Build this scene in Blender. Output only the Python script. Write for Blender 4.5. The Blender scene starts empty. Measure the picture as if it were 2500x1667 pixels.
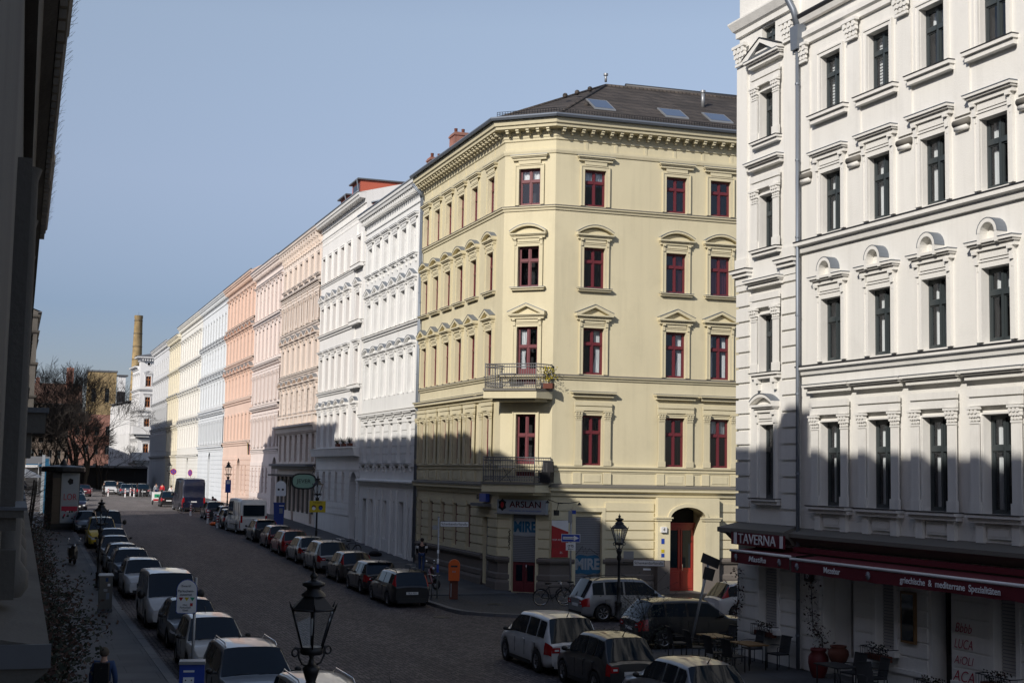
import bpy, bmesh, math, random
from mathutils import Vector, Matrix
R = math.radians
C = bpy.context.scene.collection
sc = bpy.context.scene
rnd = random.Random(7)

SKY_AIR, SKY_DUST, SKY_OZ, SKY_SAT, SKY_GAMMA, SKY_TINT, SKY_STR, SUN_E, EXPO = 1., .3, 3., 1., 1., (1, 1, 1, 1), .12, 4.2, 0.
# ---------------------------------------------------------------- terrain height along the street
YS = [-60, 60, 80, 100, 120, 160, 200, 900]
ZS = [0, 0, .45, 1.05, 1.5, 1.9, 2.1, 2.1]
def zg(y):
    for i in range(len(YS) - 1):
        if y <= YS[i + 1]:
            t = max(0, (y - YS[i]) / (YS[i + 1] - YS[i]))
            return ZS[i] + (ZS[i + 1] - ZS[i]) * t
    return ZS[-1]

# ---------------------------------------------------------------- materials
MATS = {}
def nn(nt, t, **kw):
    n = nt.nodes.new(t)
    for k, v in kw.items():
        if hasattr(n, k): setattr(n, k, v)
        else: n.inputs[k].default_value = v
    return n
def mat(name, col, rough=.6, metal=0., var=.12, scale=1.2, bump=.0, bscale=40., spec=.5, streak=0., coat=0., dirt=None, sub=None):
    if name in MATS: return MATS[name]
    m = bpy.data.materials.new(name); m.use_nodes = True
    nt = m.node_tree; b = nt.nodes['Principled BSDF']
    b.inputs['Roughness'].default_value = rough; b.inputs['Metallic'].default_value = metal
    b.inputs['Specular IOR Level'].default_value = spec
    if coat: b.inputs['Coat Weight'].default_value = coat; b.inputs['Coat Roughness'].default_value = .04
    tc = nn(nt, 'ShaderNodeTexCoord')
    no = nn(nt, 'ShaderNodeTexNoise', Scale=scale, Detail=5., Roughness=.6)
    if streak:
        mp = nn(nt, 'ShaderNodeMapping'); mp.inputs['Scale'].default_value = (1, 1, streak)
        nt.links.new(tc.outputs['Object'], mp.inputs['Vector']); nt.links.new(mp.outputs[0], no.inputs['Vector'])
    else: nt.links.new(tc.outputs['Object'], no.inputs['Vector'])
    cr = nn(nt, 'ShaderNodeValToRGB')
    cr.color_ramp.elements[0].position = .3; cr.color_ramp.elements[1].position = .7
    d = dirt if dirt else tuple(c * (1 - var) for c in col)
    cr.color_ramp.elements[0].color = (*d, 1); cr.color_ramp.elements[1].color = (*[min(1, c * (1 + var * .35)) for c in col], 1)
    nt.links.new(no.outputs['Fac'], cr.inputs[0]); nt.links.new(cr.outputs[0], b.inputs['Base Color'])
    if bump:
        n2 = nn(nt, 'ShaderNodeTexNoise', Scale=bscale, Detail=3.)
        nt.links.new(tc.outputs['Object'], n2.inputs['Vector'])
        bp = nn(nt, 'ShaderNodeBump', Strength=bump, Distance=.02)
        nt.links.new(n2.outputs['Fac'], bp.inputs['Height']); nt.links.new(bp.outputs[0], b.inputs['Normal'])
    MATS[name] = m
    return m
def plaster(name, col, var=.1):
    m = mat(name, col, rough=.85, var=var, scale=.35, bump=.3, bscale=22, streak=.35, spec=.25)
    nt = m.node_tree; b = nt.nodes['Principled BSDF']; src = b.inputs['Base Color'].links[0].from_socket
    tc = nn(nt, 'ShaderNodeTexCoord'); cur = src
    # rain streaks, then blotchy patches
    for sc3, lo, hi, dark, det in (((3.2, 3.2, .16), .5, .78, .9, 4.), ((.9, .9, .9), .52, .8, .9, 8.)):
        mp = nn(nt, 'ShaderNodeMapping'); mp.inputs['Scale'].default_value = sc3; nt.links.new(tc.outputs['Object'], mp.inputs['Vector'])
        no = nn(nt, 'ShaderNodeTexNoise', Scale=1., Detail=det, Roughness=.65); nt.links.new(mp.outputs[0], no.inputs['Vector'])
        mr = nn(nt, 'ShaderNodeMapRange'); mr.inputs['From Min'].default_value = lo; mr.inputs['From Max'].default_value = hi; mr.inputs['To Min'].default_value = 1; mr.inputs['To Max'].default_value = dark
        nt.links.new(no.outputs['Fac'], mr.inputs['Value']); hs = nn(nt, 'ShaderNodeHueSaturation'); nt.links.new(cur, hs.inputs['Color']); nt.links.new(mr.outputs[0], hs.inputs['Value']); cur = hs.outputs[0]
    nt.links.new(cur, b.inputs['Base Color']); return m
def flat(name, col, rough=.6, **k): return mat(name, col, rough=rough, var=.04, **k)
def paint(name, col, **k):
    k.setdefault('metal', .15)
    return mat(name, col, rough=.32, var=.1, scale=2.5, coat=.7, dirt=tuple(c * .8 + .012 for c in col), **k)
def emis(name, col, s):
    m = bpy.data.materials.new(name); m.use_nodes = True; b = m.node_tree.nodes['Principled BSDF']
    b.inputs['Base Color'].default_value = (*col, 1); b.inputs['Emission Color'].default_value = (*col, 1); b.inputs['Emission Strength'].default_value = s
    MATS[name] = m; return m

def glassmat(name, tint=(.8, .85, .85), refl=.1):
    m = bpy.data.materials.new(name); m.use_nodes = True; nt = m.node_tree
    nt.nodes.remove(nt.nodes['Principled BSDF']); out = nt.nodes['Material Output']
    tr = nn(nt, 'ShaderNodeBsdfTransparent'); tr.inputs[0].default_value = (*tint, 1)
    gl = nn(nt, 'ShaderNodeBsdfGlossy'); gl.inputs['Roughness'].default_value = .03; gl.inputs[0].default_value = (.9, .93, 1, 1)
    lw = nn(nt, 'ShaderNodeLayerWeight', Blend=.25)
    mr = nn(nt, 'ShaderNodeMapRange'); mr.inputs['To Min'].default_value = refl; mr.inputs['To Max'].default_value = .8
    tc = nn(nt, 'ShaderNodeTexCoord'); no = nn(nt, 'ShaderNodeTexNoise', Scale=.7, Detail=0.)
    bp = nn(nt, 'ShaderNodeBump', Strength=.02, Distance=.05)
    nt.links.new(tc.outputs['Object'], no.inputs['Vector']); nt.links.new(no.outputs['Fac'], bp.inputs['Height'])
    nt.links.new(bp.outputs[0], gl.inputs['Normal'])
    mx = nn(nt, 'ShaderNodeMixShader')
    nt.links.new(lw.outputs['Fresnel'], mr.inputs['Value']); nt.links.new(mr.outputs[0], mx.inputs[0])
    nt.links.new(tr.outputs[0], mx.inputs[1]); nt.links.new(gl.outputs[0], mx.inputs[2]); nt.links.new(mx.outputs[0], out.inputs[0])
    MATS[name] = m
    return m
glassmat('glass', (.88, .9, .9), .06); glassmat('lamp_glass', (.93, .95, .95), .04)

def cobble(name, c0, c1, joint, sx=7.5, sy=7.5, bump=.5, rough=.75, rot=.0, patch=.3):
    m = bpy.data.materials.new(name); m.use_nodes = True; nt = m.node_tree; b = nt.nodes['Principled BSDF']
    b.inputs['Roughness'].default_value = rough
    tc = nn(nt, 'ShaderNodeTexCoord'); mp = nn(nt, 'ShaderNodeMapping'); mp.inputs['Scale'].default_value = (sx, sy, 1); mp.inputs['Rotation'].default_value = (0, 0, rot)
    nt.links.new(tc.outputs['Object'], mp.inputs['Vector'])
    wob = nn(nt, 'ShaderNodeTexNoise', Scale=.35, Detail=2.); nt.links.new(tc.outputs['Object'], wob.inputs['Vector'])
    ad = nn(nt, 'ShaderNodeMixRGB', blend_type='ADD'); ad.inputs[0].default_value = .6
    nt.links.new(mp.outputs[0], ad.inputs[1]); nt.links.new(wob.outputs['Color'], ad.inputs[2])
    v = nn(nt, 'ShaderNodeTexVoronoi', voronoi_dimensions='2D', feature='DISTANCE_TO_EDGE'); v.inputs['Randomness'].default_value = .45; v.inputs['Scale'].default_value = 1
    v2 = nn(nt, 'ShaderNodeTexVoronoi', voronoi_dimensions='2D', feature='F1'); v2.inputs['Randomness'].default_value = .45; v2.inputs['Scale'].default_value = 1
    for q in (v, v2): nt.links.new(ad.outputs[0], q.inputs['Vector'])
    sep = nn(nt, 'ShaderNodeSeparateColor'); nt.links.new(v2.outputs['Color'], sep.inputs[0])
    mx = nn(nt, 'ShaderNodeMixRGB'); mx.inputs[1].default_value = (*c0, 1); mx.inputs[2].default_value = (*c1, 1); nt.links.new(sep.outputs[0], mx.inputs[0])
    pn = nn(nt, 'ShaderNodeTexNoise', Scale=.6, Detail=5.); mpp = nn(nt, 'ShaderNodeMapping'); mpp.inputs['Scale'].default_value = (1, .22, 1); nt.links.new(tc.outputs['Object'], mpp.inputs['Vector']); nt.links.new(mpp.outputs[0], pn.inputs['Vector'])
    pm = nn(nt, 'ShaderNodeMapRange'); pm.inputs['From Min'].default_value = .3; pm.inputs['From Max'].default_value = .7; pm.inputs['To Min'].default_value = 1 - patch; pm.inputs['To Max'].default_value = 1 + patch
    nt.links.new(pn.outputs['Fac'], pm.inputs['Value'])
    hs = nn(nt, 'ShaderNodeHueSaturation'); nt.links.new(mx.outputs[0], hs.inputs['Color']); nt.links.new(pm.outputs[0], hs.inputs['Value'])
    rp = nn(nt, 'ShaderNodeValToRGB'); rp.color_ramp.elements[0].position = .02; rp.color_ramp.elements[1].position = .16
    nt.links.new(v.outputs['Distance'], rp.inputs[0])
    m2 = nn(nt, 'ShaderNodeMixRGB'); m2.inputs[1].default_value = (*joint, 1); nt.links.new(rp.outputs[0], m2.inputs[0]); nt.links.new(hs.outputs[0], m2.inputs[2])
    nt.links.new(m2.outputs[0], b.inputs['Base Color'])
    bp = nn(nt, 'ShaderNodeBump', Strength=bump, Distance=.03); nt.links.new(rp.outputs[0], bp.inputs['Height']); nt.links.new(bp.outputs[0], b.inputs['Normal'])
    MATS[name] = m; return m
def brickmat(name, c0, c1, mortar, scale=1., bw=.25, bh=.075, ms=.012, bump=.4, rough=.85, axis='XZ', off=.5):
    m = bpy.data.materials.new(name); m.use_nodes = True; nt = m.node_tree; b = nt.nodes['Principled BSDF']; b.inputs['Roughness'].default_value = rough
    tc = nn(nt, 'ShaderNodeTexCoord'); sp = nn(nt, 'ShaderNodeSeparateXYZ'); cb = nn(nt, 'ShaderNodeCombineXYZ'); nt.links.new(tc.outputs['Object'], sp.inputs[0])
    if axis == 'XZ':
        a = nn(nt, 'ShaderNodeMath', operation='ADD'); nt.links.new(sp.outputs[0], a.inputs[0]); nt.links.new(sp.outputs[1], a.inputs[1])
        nt.links.new(a.outputs[0], cb.inputs[0]); nt.links.new(sp.outputs[2], cb.inputs[1])
    else:
        nt.links.new(sp.outputs[0], cb.inputs[0]); nt.links.new(sp.outputs[1], cb.inputs[1])
    br = nn(nt, 'ShaderNodeTexBrick'); br.offset = off
    br.inputs['Color1'].default_value = (*c0, 1); br.inputs['Color2'].default_value = (*c1, 1); br.inputs['Mortar'].default_value = (*mortar, 1)
    br.inputs['Scale'].default_value = scale; br.inputs['Brick Width'].default_value = bw; br.inputs['Row Height'].default_value = bh; br.inputs['Mortar Size'].default_value = ms
    nt.links.new(cb.outputs[0], br.inputs['Vector'])
    no = nn(nt, 'ShaderNodeTexNoise', Scale=.8, Detail=5.); nt.links.new(tc.outputs['Object'], no.inputs['Vector'])
    hs = nn(nt, 'ShaderNodeHueSaturation'); mr = nn(nt, 'ShaderNodeMapRange'); mr.inputs['From Min'].default_value = .3; mr.inputs['From Max'].default_value = .7; mr.inputs['To Min'].default_value = .7; mr.inputs['To Max'].default_value = 1.2
    nt.links.new(no.outputs['Fac'], mr.inputs['Value']); nt.links.new(mr.outputs[0], hs.inputs['Value']); nt.links.new(br.outputs['Color'], hs.inputs['Color'])
    nt.links.new(hs.outputs[0], b.inputs['Base Color'])
    inv = nn(nt, 'ShaderNodeMath', operation='SUBTRACT'); inv.inputs[0].default_value = 1; nt.links.new(br.outputs['Fac'], inv.inputs[1])
    bp = nn(nt, 'ShaderNodeBump', Strength=bump, Distance=.02); nt.links.new(inv.outputs[0], bp.inputs['Height']); nt.links.new(bp.outputs[0], b.inputs['Normal'])
    MATS[name] = m; return m

cobble('road_stone', (.045, .036, .038), (.15, .122, .12), (.014, .013, .014), 7.2, 5.2, 1.)
cobble('road_stone_sunlit', (.14, .125, .12), (.2, .18, .17), (.07, .065, .06), 8.5, 6.5, .5)  # paler copy of the road stone, sunlight on the crossing put into its colour
cobble('mosaic', (.03, .031, .034), (.065, .067, .072), (.015, .015, .015), 15, 15, .6)
brickmat('slabs', (.045, .047, .052), (.065, .068, .074), (.018, .018, .018), 1, 1.1, 1.3, .012, .3, .7, 'XY', .3)
brickmat('tiles', (.05, .042, .037), (.085, .07, .06), (.018, .016, .015), 1, .22, .3, .02, 1., .8)
brickmat('red_brick', (.3, .09, .06), (.4, .14, .09), (.25, .2, .17))
brickmat('yellow_brick', (.38, .26, .11), (.46, .33, .15), (.22, .18, .12))
plaster('yellow', (.655, .59, .405)); plaster('cream', (.76, .745, .7), .08); plaster('plinth', (.16, .14, .125))
plaster('white_a', (.77, .77, .75), .06); plaster('white_b', (.79, .78, .755), .06); plaster('ochre_pink', (.78, .68, .6), .14)
plaster('pale_pink', (.8, .70, .65), .08); plaster('salmon', (.76, .57, .47), .1); plaster('ice_blue', (.7, .73, .75), .08)
plaster('white_g', (.79, .78, .73), .07); plaster('butter', (.79, .74, .6), .08); plaster('silver_grey', (.68, .69, .7), .08)
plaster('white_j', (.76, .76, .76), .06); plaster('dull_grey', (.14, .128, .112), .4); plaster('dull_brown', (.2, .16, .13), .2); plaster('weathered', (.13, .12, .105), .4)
flat('metal_sheet', (.32, .33, .34), .45, metal=.5); flat('zinc', (.2, .225, .26), .5, metal=.5); flat('dark_metal', (.02, .02, .022), .5)
flat('iron', (.008, .008, .009), .45); flat('frame_red', (.135, .022, .03), .45); flat('frame_dark', (.04, .05, .053), .4)
flat('frame_brown', (.15, .06, .045), .5); flat('frame_white', (.7, .7, .7), .4); flat('frame_orange', (.33, .12, .04), .5)
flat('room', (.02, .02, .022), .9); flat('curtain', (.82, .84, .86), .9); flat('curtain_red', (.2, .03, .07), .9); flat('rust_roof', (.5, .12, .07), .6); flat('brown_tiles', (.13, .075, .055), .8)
flat('slate', (.11, .115, .125), .5); flat('shutter', (.22, .23, .25), .5); flat('shutter_light', (.42, .41, .4), .6)
flat('tyre', (.012, .012, .012), .85); flat('rim', (.45, .46, .48), .3, metal=.8); flat('black_plastic', (.015, .015, .016), .5)
flat('car_glass', (.004, .012, .022), .05, spec=.36); flat('red_lens', (.3, .008, .012), .15); flat('clear_lens', (.6, .62, .65), .12); flat('plate', (.7, .7, .7), .5)
flat('chrome', (.75, .76, .78), .12, metal=1.); flat('white_paint', (.75, .75, .75), .5); flat('red_paint', (.38, .015, .018), .5); flat('sign_blue', (.02, .06, .35), .4)
flat('black_text', (.01, .01, .01), .6); flat('orange', (.62, .1, .008), .5); flat('bin_blue', (.01, .04, .25), .4); flat('awning', (.12, .008, .016), .85)
flat('wood', (.2, .11, .04), .5); flat('terracotta', (.11, .01, .01), .6); flat('terracotta_dull', (.12, .035, .02), .8); flat('graffiti_blue', (.008, .1, .2), .6)
flat('graffiti_red', (.35, .008, .04), .6); flat('yellow_sign', (.55, .43, .015), .5); flat('green_paint', (.02, .3, .15), .5); flat('rattan', (.018, .018, .02), .7)
flat('granite', (.12, .12, .125), .7, bump=.2); flat('sheet_top', (.12, .125, .135), .6, bump=.3, bscale=5.); flat('bark', (.022, .018, .015), .95); flat('twig', (.03, .024, .021), .95); flat('leaf_brown', (.05, .022, .014), .8); flat('leaf_dark', (.014, .02, .009), .7)
flat('skin', (.5, .3, .22), .6); flat('hair', (.02, .013, .01), .8); flat('cloth_black', (.012, .012, .014), .9); flat('cloth_red', (.5, .02, .03), .9); flat('cloth_white', (.7, .7, .7), .9)
flat('cloth_blue', (.03, .06, .15), .9); flat('denim', (.03, .045, .09), .9); flat('cloth_grey', (.3, .33, .36), .9); flat('door_red', (.25, .018, .014), .35); flat('door_grey', (.3, .33, .36), .5)
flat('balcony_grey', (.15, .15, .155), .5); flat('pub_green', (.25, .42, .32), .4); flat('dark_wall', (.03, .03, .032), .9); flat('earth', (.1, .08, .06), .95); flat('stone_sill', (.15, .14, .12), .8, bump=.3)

# ---------------------------------------------------------------- mesh builder
class MB:
    def __init__(s): s.v = []; s.f = []; s.m = []; s.mn = []; s.fr = None; s.smooth = []
    def mi(s, n):
        if n not in s.mn: s.mn.append(n)
        return s.mn.index(n)
    def T(s, p):
        if s.fr is None: return p
        ox, oy, a = s.fr; x, d, z = p; c, k = math.cos(a), math.sin(a)
        return (ox + x * c + d * k, oy + x * k - d * c, z)
    def add(s, vs, fs, m, sm=False):
        n = len(s.v); s.v += [s.T(p) for p in vs]; i = s.mi(m)
        for f in fs: s.f.append([q + n for q in f]); s.m.append(i); s.smooth.append(sm)
    def box(s, x0, y0, z0, x1, y1, z1, m):
        if x0 > x1: x0, x1 = x1, x0
        if y0 > y1: y0, y1 = y1, y0
        if z0 > z1: z0, z1 = z1, z0
        s.add([(x0, y0, z0), (x1, y0, z0), (x1, y1, z0), (x0, y1, z0), (x0, y0, z1), (x1, y0, z1), (x1, y1, z1), (x0, y1, z1)],
              [(0, 3, 2, 1), (4, 5, 6, 7), (0, 1, 5, 4), (1, 2, 6, 5), (2, 3, 7, 6), (3, 0, 4, 7)], m)
    def quad(s, a, b, c, d, m): s.add([a, b, c, d], [(0, 1, 2, 3)], m)
    def prism(s, poly, d0, d1, m):   # polygon in (x,z) extruded along d
        n = len(poly)
        s.add([(x, d0, z) for x, z in poly] + [(x, d1, z) for x, z in poly],
              [tuple(range(n)), tuple(range(2 * n - 1, n - 1, -1))] + [(i, (i + 1) % n, n + (i + 1) % n, n + i) for i in range(n)], m)
    def vprism(s, poly, z0, z1, m):  # polygon in (x,y) extruded along z
        n = len(poly)
        s.add([(x, y, z0) for x, y in poly] + [(x, y, z1) for x, y in poly],
              [tuple(range(n)), tuple(range(2 * n - 1, n - 1, -1))] + [(i, (i + 1) % n, n + (i + 1) % n, n + i) for i in range(n)], m)
    def slab(s, pl, t, d0, d1, m):   # thick polyline in (x,z)
        for (a, b) in zip(pl[:-1], pl[1:]):
            s.prism([a, b, (b[0], b[1] - t), (a[0], a[1] - t)], d0, d1, m)
    def lathe(s, prof, m, n=16, c=(0, 0, 0), cap=True, sm=True, rot=0.):
        vs = []
        for r, z in prof:
            for i in range(n):
                a = 2 * math.pi * i / n + rot; vs.append((c[0] + r * math.cos(a), c[1] + r * math.sin(a), c[2] + z))
        fs = []
        for j in range(len(prof) - 1):
            for i in range(n):
                k = (i + 1) % n; fs.append((j * n + i, j * n + k, (j + 1) * n + k, (j + 1) * n + i))
        s.add(vs, fs, m, sm)
        if cap:
            s.add(vs[:n], [tuple(range(n - 1, -1, -1))], m); s.add(vs[-n:], [tuple(range(n))], m)
    def tube(s, pts, r, m, n=8, sm=True, cap=True):
        pts = [Vector(p) for p in pts]; rs = r if isinstance(r, (list, tuple)) else [r] * len(pts)
        vs = []; up = None
        for i, p in enumerate(pts):
            t = (pts[min(i + 1, len(pts) - 1)] - pts[max(i - 1, 0)])
            if t.length < 1e-9: t = Vector((0, 0, 1))
            t.normalize()
            if up is None: up = Vector((0, 0, 1)) if abs(t.z) < .9 else Vector((1, 0, 0))
            u = up - t * up.dot(t)
            if u.length < 1e-6: u = t.orthogonal()
            u.normalize(); w = t.cross(u); up = u
            for k in range(n):
                a = 2 * math.pi * k / n; q = p + (u * math.cos(a) + w * math.sin(a)) * rs[i]; vs.append(tuple(q))
        fs = []
        for j in range(len(pts) - 1):
            for i in range(n):
                k = (i + 1) % n; fs.append((j * n + i, j * n + k, (j + 1) * n + k, (j + 1) * n + i))
        if cap: fs += [tuple(range(n - 1, -1, -1)), tuple(range(len(vs) - n, len(vs)))]
        s.add(vs, fs, m, sm)
    def ball(s, c, r, m, n=10, sz=1.):
        pr = [(r * math.sin(math.pi * i / n), -r * sz * math.cos(math.pi * i / n)) for i in range(n + 1)]
        pr[0] = (.001, pr[0][1]); pr[-1] = (.001, pr[-1][1])
        s.lathe(pr, m, n + 2, c)
    def torus(s, c, R_, r, m, axis='x', n=24, k=6):
        pts = []
        for i in range(n + 1):
            a = 2 * math.pi * i / n
            o = {'x': (0, math.cos(a), math.sin(a)), 'y': (math.cos(a), 0, math.sin(a)), 'z': (math.cos(a), math.sin(a), 0)}[axis]
            pts.append((c[0] + o[0] * R_, c[1] + o[1] * R_, c[2] + o[2] * R_))
        s.tube(pts, r, m, k, cap=False)
    def sweep(s, pts, prof, m, caps=True):  # pts in local (x, y) plane with outward = right of travel; prof = [(d,z)]
        P = [Vector(p) for p in pts]; n = len(prof); vs = []
        for i, p in enumerate(P):
            ns = []
            if i > 0: t = (P[i] - P[i - 1]).normalized(); ns.append(Vector((t.y, -t.x)))
            if i < len(P) - 1: t = (P[i + 1] - P[i]).normalized(); ns.append(Vector((t.y, -t.x)))
            nm = sum(ns, Vector((0, 0))).normalized(); k = 1 / max(.3, nm.dot(ns[0]))
            for d, z in prof: q = p + nm * d * k; vs.append((q.x, q.y, z))
        fs = []
        for i in range(len(P) - 1):
            for j in range(n - 1): fs.append((i * n + j, (i + 1) * n + j, (i + 1) * n + j + 1, i * n + j + 1))
        fr = s.fr; s.fr = None; s.add(vs, fs, m)
        if caps: s.add(vs[:n], [tuple(range(n))], m); s.add(vs[-n:], [tuple(range(n))], m)
        s.fr = fr
    def mesh(s, name):
        me = bpy.data.meshes.new(name); me.from_pydata(s.v, [], s.f)
        for n in s.mn: me.materials.append(MATS[n])
        me.polygons.foreach_set('material_index', s.m); me.polygons.foreach_set('use_smooth', s.smooth)
        bm = bmesh.new(); bm.from_mesh(me); bmesh.ops.recalc_face_normals(bm, faces=bm.faces); bm.to_mesh(me); bm.free()
        me.update(); return me
    def build(s, name, parent=None, loc=(0, 0, 0), rot=0., label=None):
        if not s.f: return None
        return put(s.mesh(name), name, parent, loc, rot, label)
def put(me, name, parent=None, loc=(0, 0, 0), rot=0., label=None):
    o = bpy.data.objects.new(name, me); C.objects.link(o); o.parent = parent; o.location = loc
    o.rotation_euler = rot if isinstance(rot, tuple) else (0, 0, rot)
    if label: o['label'] = label
    return o
def thing(name, label, cat, loc=(0, 0, 0), rot=0., group=None, kind=None):
    o = bpy.data.objects.new(name, None); C.objects.link(o); o.location = loc; o.empty_display_size = .1
    o.rotation_euler = rot if isinstance(rot, tuple) else (0, 0, rot)
    return tag(o, label, cat, group, kind)
def tag(o, label, cat, group=None, kind=None):
    o['label'] = label; o['category'] = cat
    if group: o['group'] = group
    if kind: o['kind'] = kind
    return o
def struct(o, label=None, cat=None):
    o['kind'] = 'structure'
    if label: o['label'] = label
    if cat: o['category'] = cat
    return o
def dup(root, loc, rot, label, group=None):
    r = root.copy(); C.objects.link(r); r.location = loc; r.rotation_euler = (0, 0, rot); r['label'] = label
    if group: r['group'] = group
    for ch in list(root.children):
        c = ch.copy(); C.objects.link(c); c.parent = r
        for g in ch.children: d = g.copy(); C.objects.link(d); d.parent = c
    return r
def text(body, size, m, depth=.004, align='CENTER', shear=0., offset=0., name='lettering', sx=1., width=None):
    cu = bpy.data.curves.new('txt', 'FONT'); cu.body = body; cu.size = size; cu.extrude = depth; cu.align_x = align; cu.align_y = 'CENTER'; cu.shear = shear; cu.offset = offset
    o = bpy.data.objects.new('txt', cu); C.objects.link(o); bpy.context.view_layer.update()
    me = bpy.data.meshes.new_from_object(o.evaluated_get(bpy.context.evaluated_depsgraph_get()))
    me.materials.clear(); me.materials.append(MATS[m]); bpy.data.objects.remove(o); me.name = name
    if width: sx = width / max(.01, max(v.co.x for v in me.vertices) - min(v.co.x for v in me.vertices))
    for v in me.vertices: v.co = Vector((v.co.x * sx, -v.co.z, v.co.y))   # stand it up: x right, z up, facing -y
    return me
# ---------------------------------------------------------------- facade tools
def wall(mb, s0, s1, z0, z1, ops, m, depth=.25, back=True):
    ss = sorted({s0, s1} | {o[0] for o in ops} | {o[1] for o in ops}); zz = sorted({z0, z1} | {o[2] for o in ops} | {o[3] for o in ops})
    ss = [s for s in ss if s0 <= s <= s1]; zz = [z for z in zz if z0 <= z <= z1]
    for i in range(len(ss) - 1):
        run = None
        for j in range(len(zz) - 1):
            cs, cz = (ss[i] + ss[i + 1]) / 2, (zz[j] + zz[j + 1]) / 2
            hole = any(o[0] < cs < o[1] and o[2] < cz < o[3] for o in ops)
            if not hole:
                if run is None: run = zz[j]
            if (hole or j == len(zz) - 2) and run is not None:
                e = zz[j] if hole else zz[j + 1]
                mb.quad((ss[i], 0, run), (ss[i + 1], 0, run), (ss[i + 1], 0, e), (ss[i], 0, e), m); run = None
    for o in ops if back else []:
        a, b, p, q = o[:4]; dp = o[4] if len(o) > 4 else depth; rm = o[5] if len(o) > 5 else m
        mb.quad((a, 0, p), (a, -dp, p), (a, -dp, q), (a, 0, q), rm); mb.quad((b, 0, p), (b, -dp, p), (b, -dp, q), (b, 0, q), rm)
        mb.quad((a, 0, p), (b, 0, p), (b, -dp, p), (a, -dp, p), rm); mb.quad((a, 0, q), (b, 0, q), (b, -dp, q), (a, -dp, q), rm)
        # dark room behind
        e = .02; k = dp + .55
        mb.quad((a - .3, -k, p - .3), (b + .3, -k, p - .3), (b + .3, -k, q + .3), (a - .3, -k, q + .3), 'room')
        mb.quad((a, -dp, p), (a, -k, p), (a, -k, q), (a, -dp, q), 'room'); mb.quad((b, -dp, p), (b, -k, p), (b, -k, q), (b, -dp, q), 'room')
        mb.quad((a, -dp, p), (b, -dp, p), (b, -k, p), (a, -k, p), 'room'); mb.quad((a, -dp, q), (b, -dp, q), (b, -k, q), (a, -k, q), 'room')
def spandrel(mb, a, b, zs, zt, m, depth=.3, n=10, bulge=0.):
    # fills corners of a rectangular opening so its head becomes an arc
    c = (a + b) / 2; hw = (b - a) / 2; hh = zt - zs
    arc = [(c - hw * math.cos(math.pi * i / n), zs + hh * math.sin(math.pi * i / n)) for i in range(n + 1)]
    for i in range(n):
        p, q = arc[i], arc[i + 1]
        mb.quad((p[0], bulge, p[1]), (q[0], bulge, q[1]), (q[0], bulge, zt + .001), (p[0], bulge, zt + .001), m)
        mb.quad((p[0], bulge, p[1]), (q[0], bulge, q[1]), (q[0], -depth, q[1]), (p[0], -depth, p[1]), m)
def rustic(mb, s0, s1, z0, z1, ops, rh, m, pr=.06, gap=.055, vj=None):
    z = z0; k = 0
    while z < z1 - .1:
        e = min(z + rh - gap, z1 - gap * .5)
        blk = sorted([(o[0], o[1]) for o in ops if o[2] < e and o[3] > z]); x = s0; segs = []
        for a, b in blk:
            if a > x + .05: segs.append((x, a))
            x = max(x, b)
        if x < s1 - .05: segs.append((x, s1))
        for a, b in segs:
            if vj:
                c = int((b - a) / vj) + 1; w = (b - a) / c; off = 0
                for q in range(c): mb.box(a + q * w + (gap / 2 if q else 0), 0, z, a + (q + 1) * w - (gap / 2 if q < c - 1 else 0), pr, e, m)
            else: mb.box(a, 0, z, b, pr, e, m)
        z += rh; k += 1
CORN = lambda z, d, h: [(0, z - h), (d * .35, z - h), (d * .45, z - h * .55), (d * .8, z - h * .5), (d * .9, z - h * .12), (d, z - h * .1), (d, z), (0, z + .04)]
def string(mb, pts, z, m, d=.14, h=.22, top='stone_sill'):
    mb.sweep(pts, [(0, z - h), (d * .4, z - h), (d * .55, z - h * .5), (d, z - h * .4), (d, z)], m)
    mb.sweep(pts, [(d + .012, z - .03), (d + .012, z + .012), (0, z + .05)], top)

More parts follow.
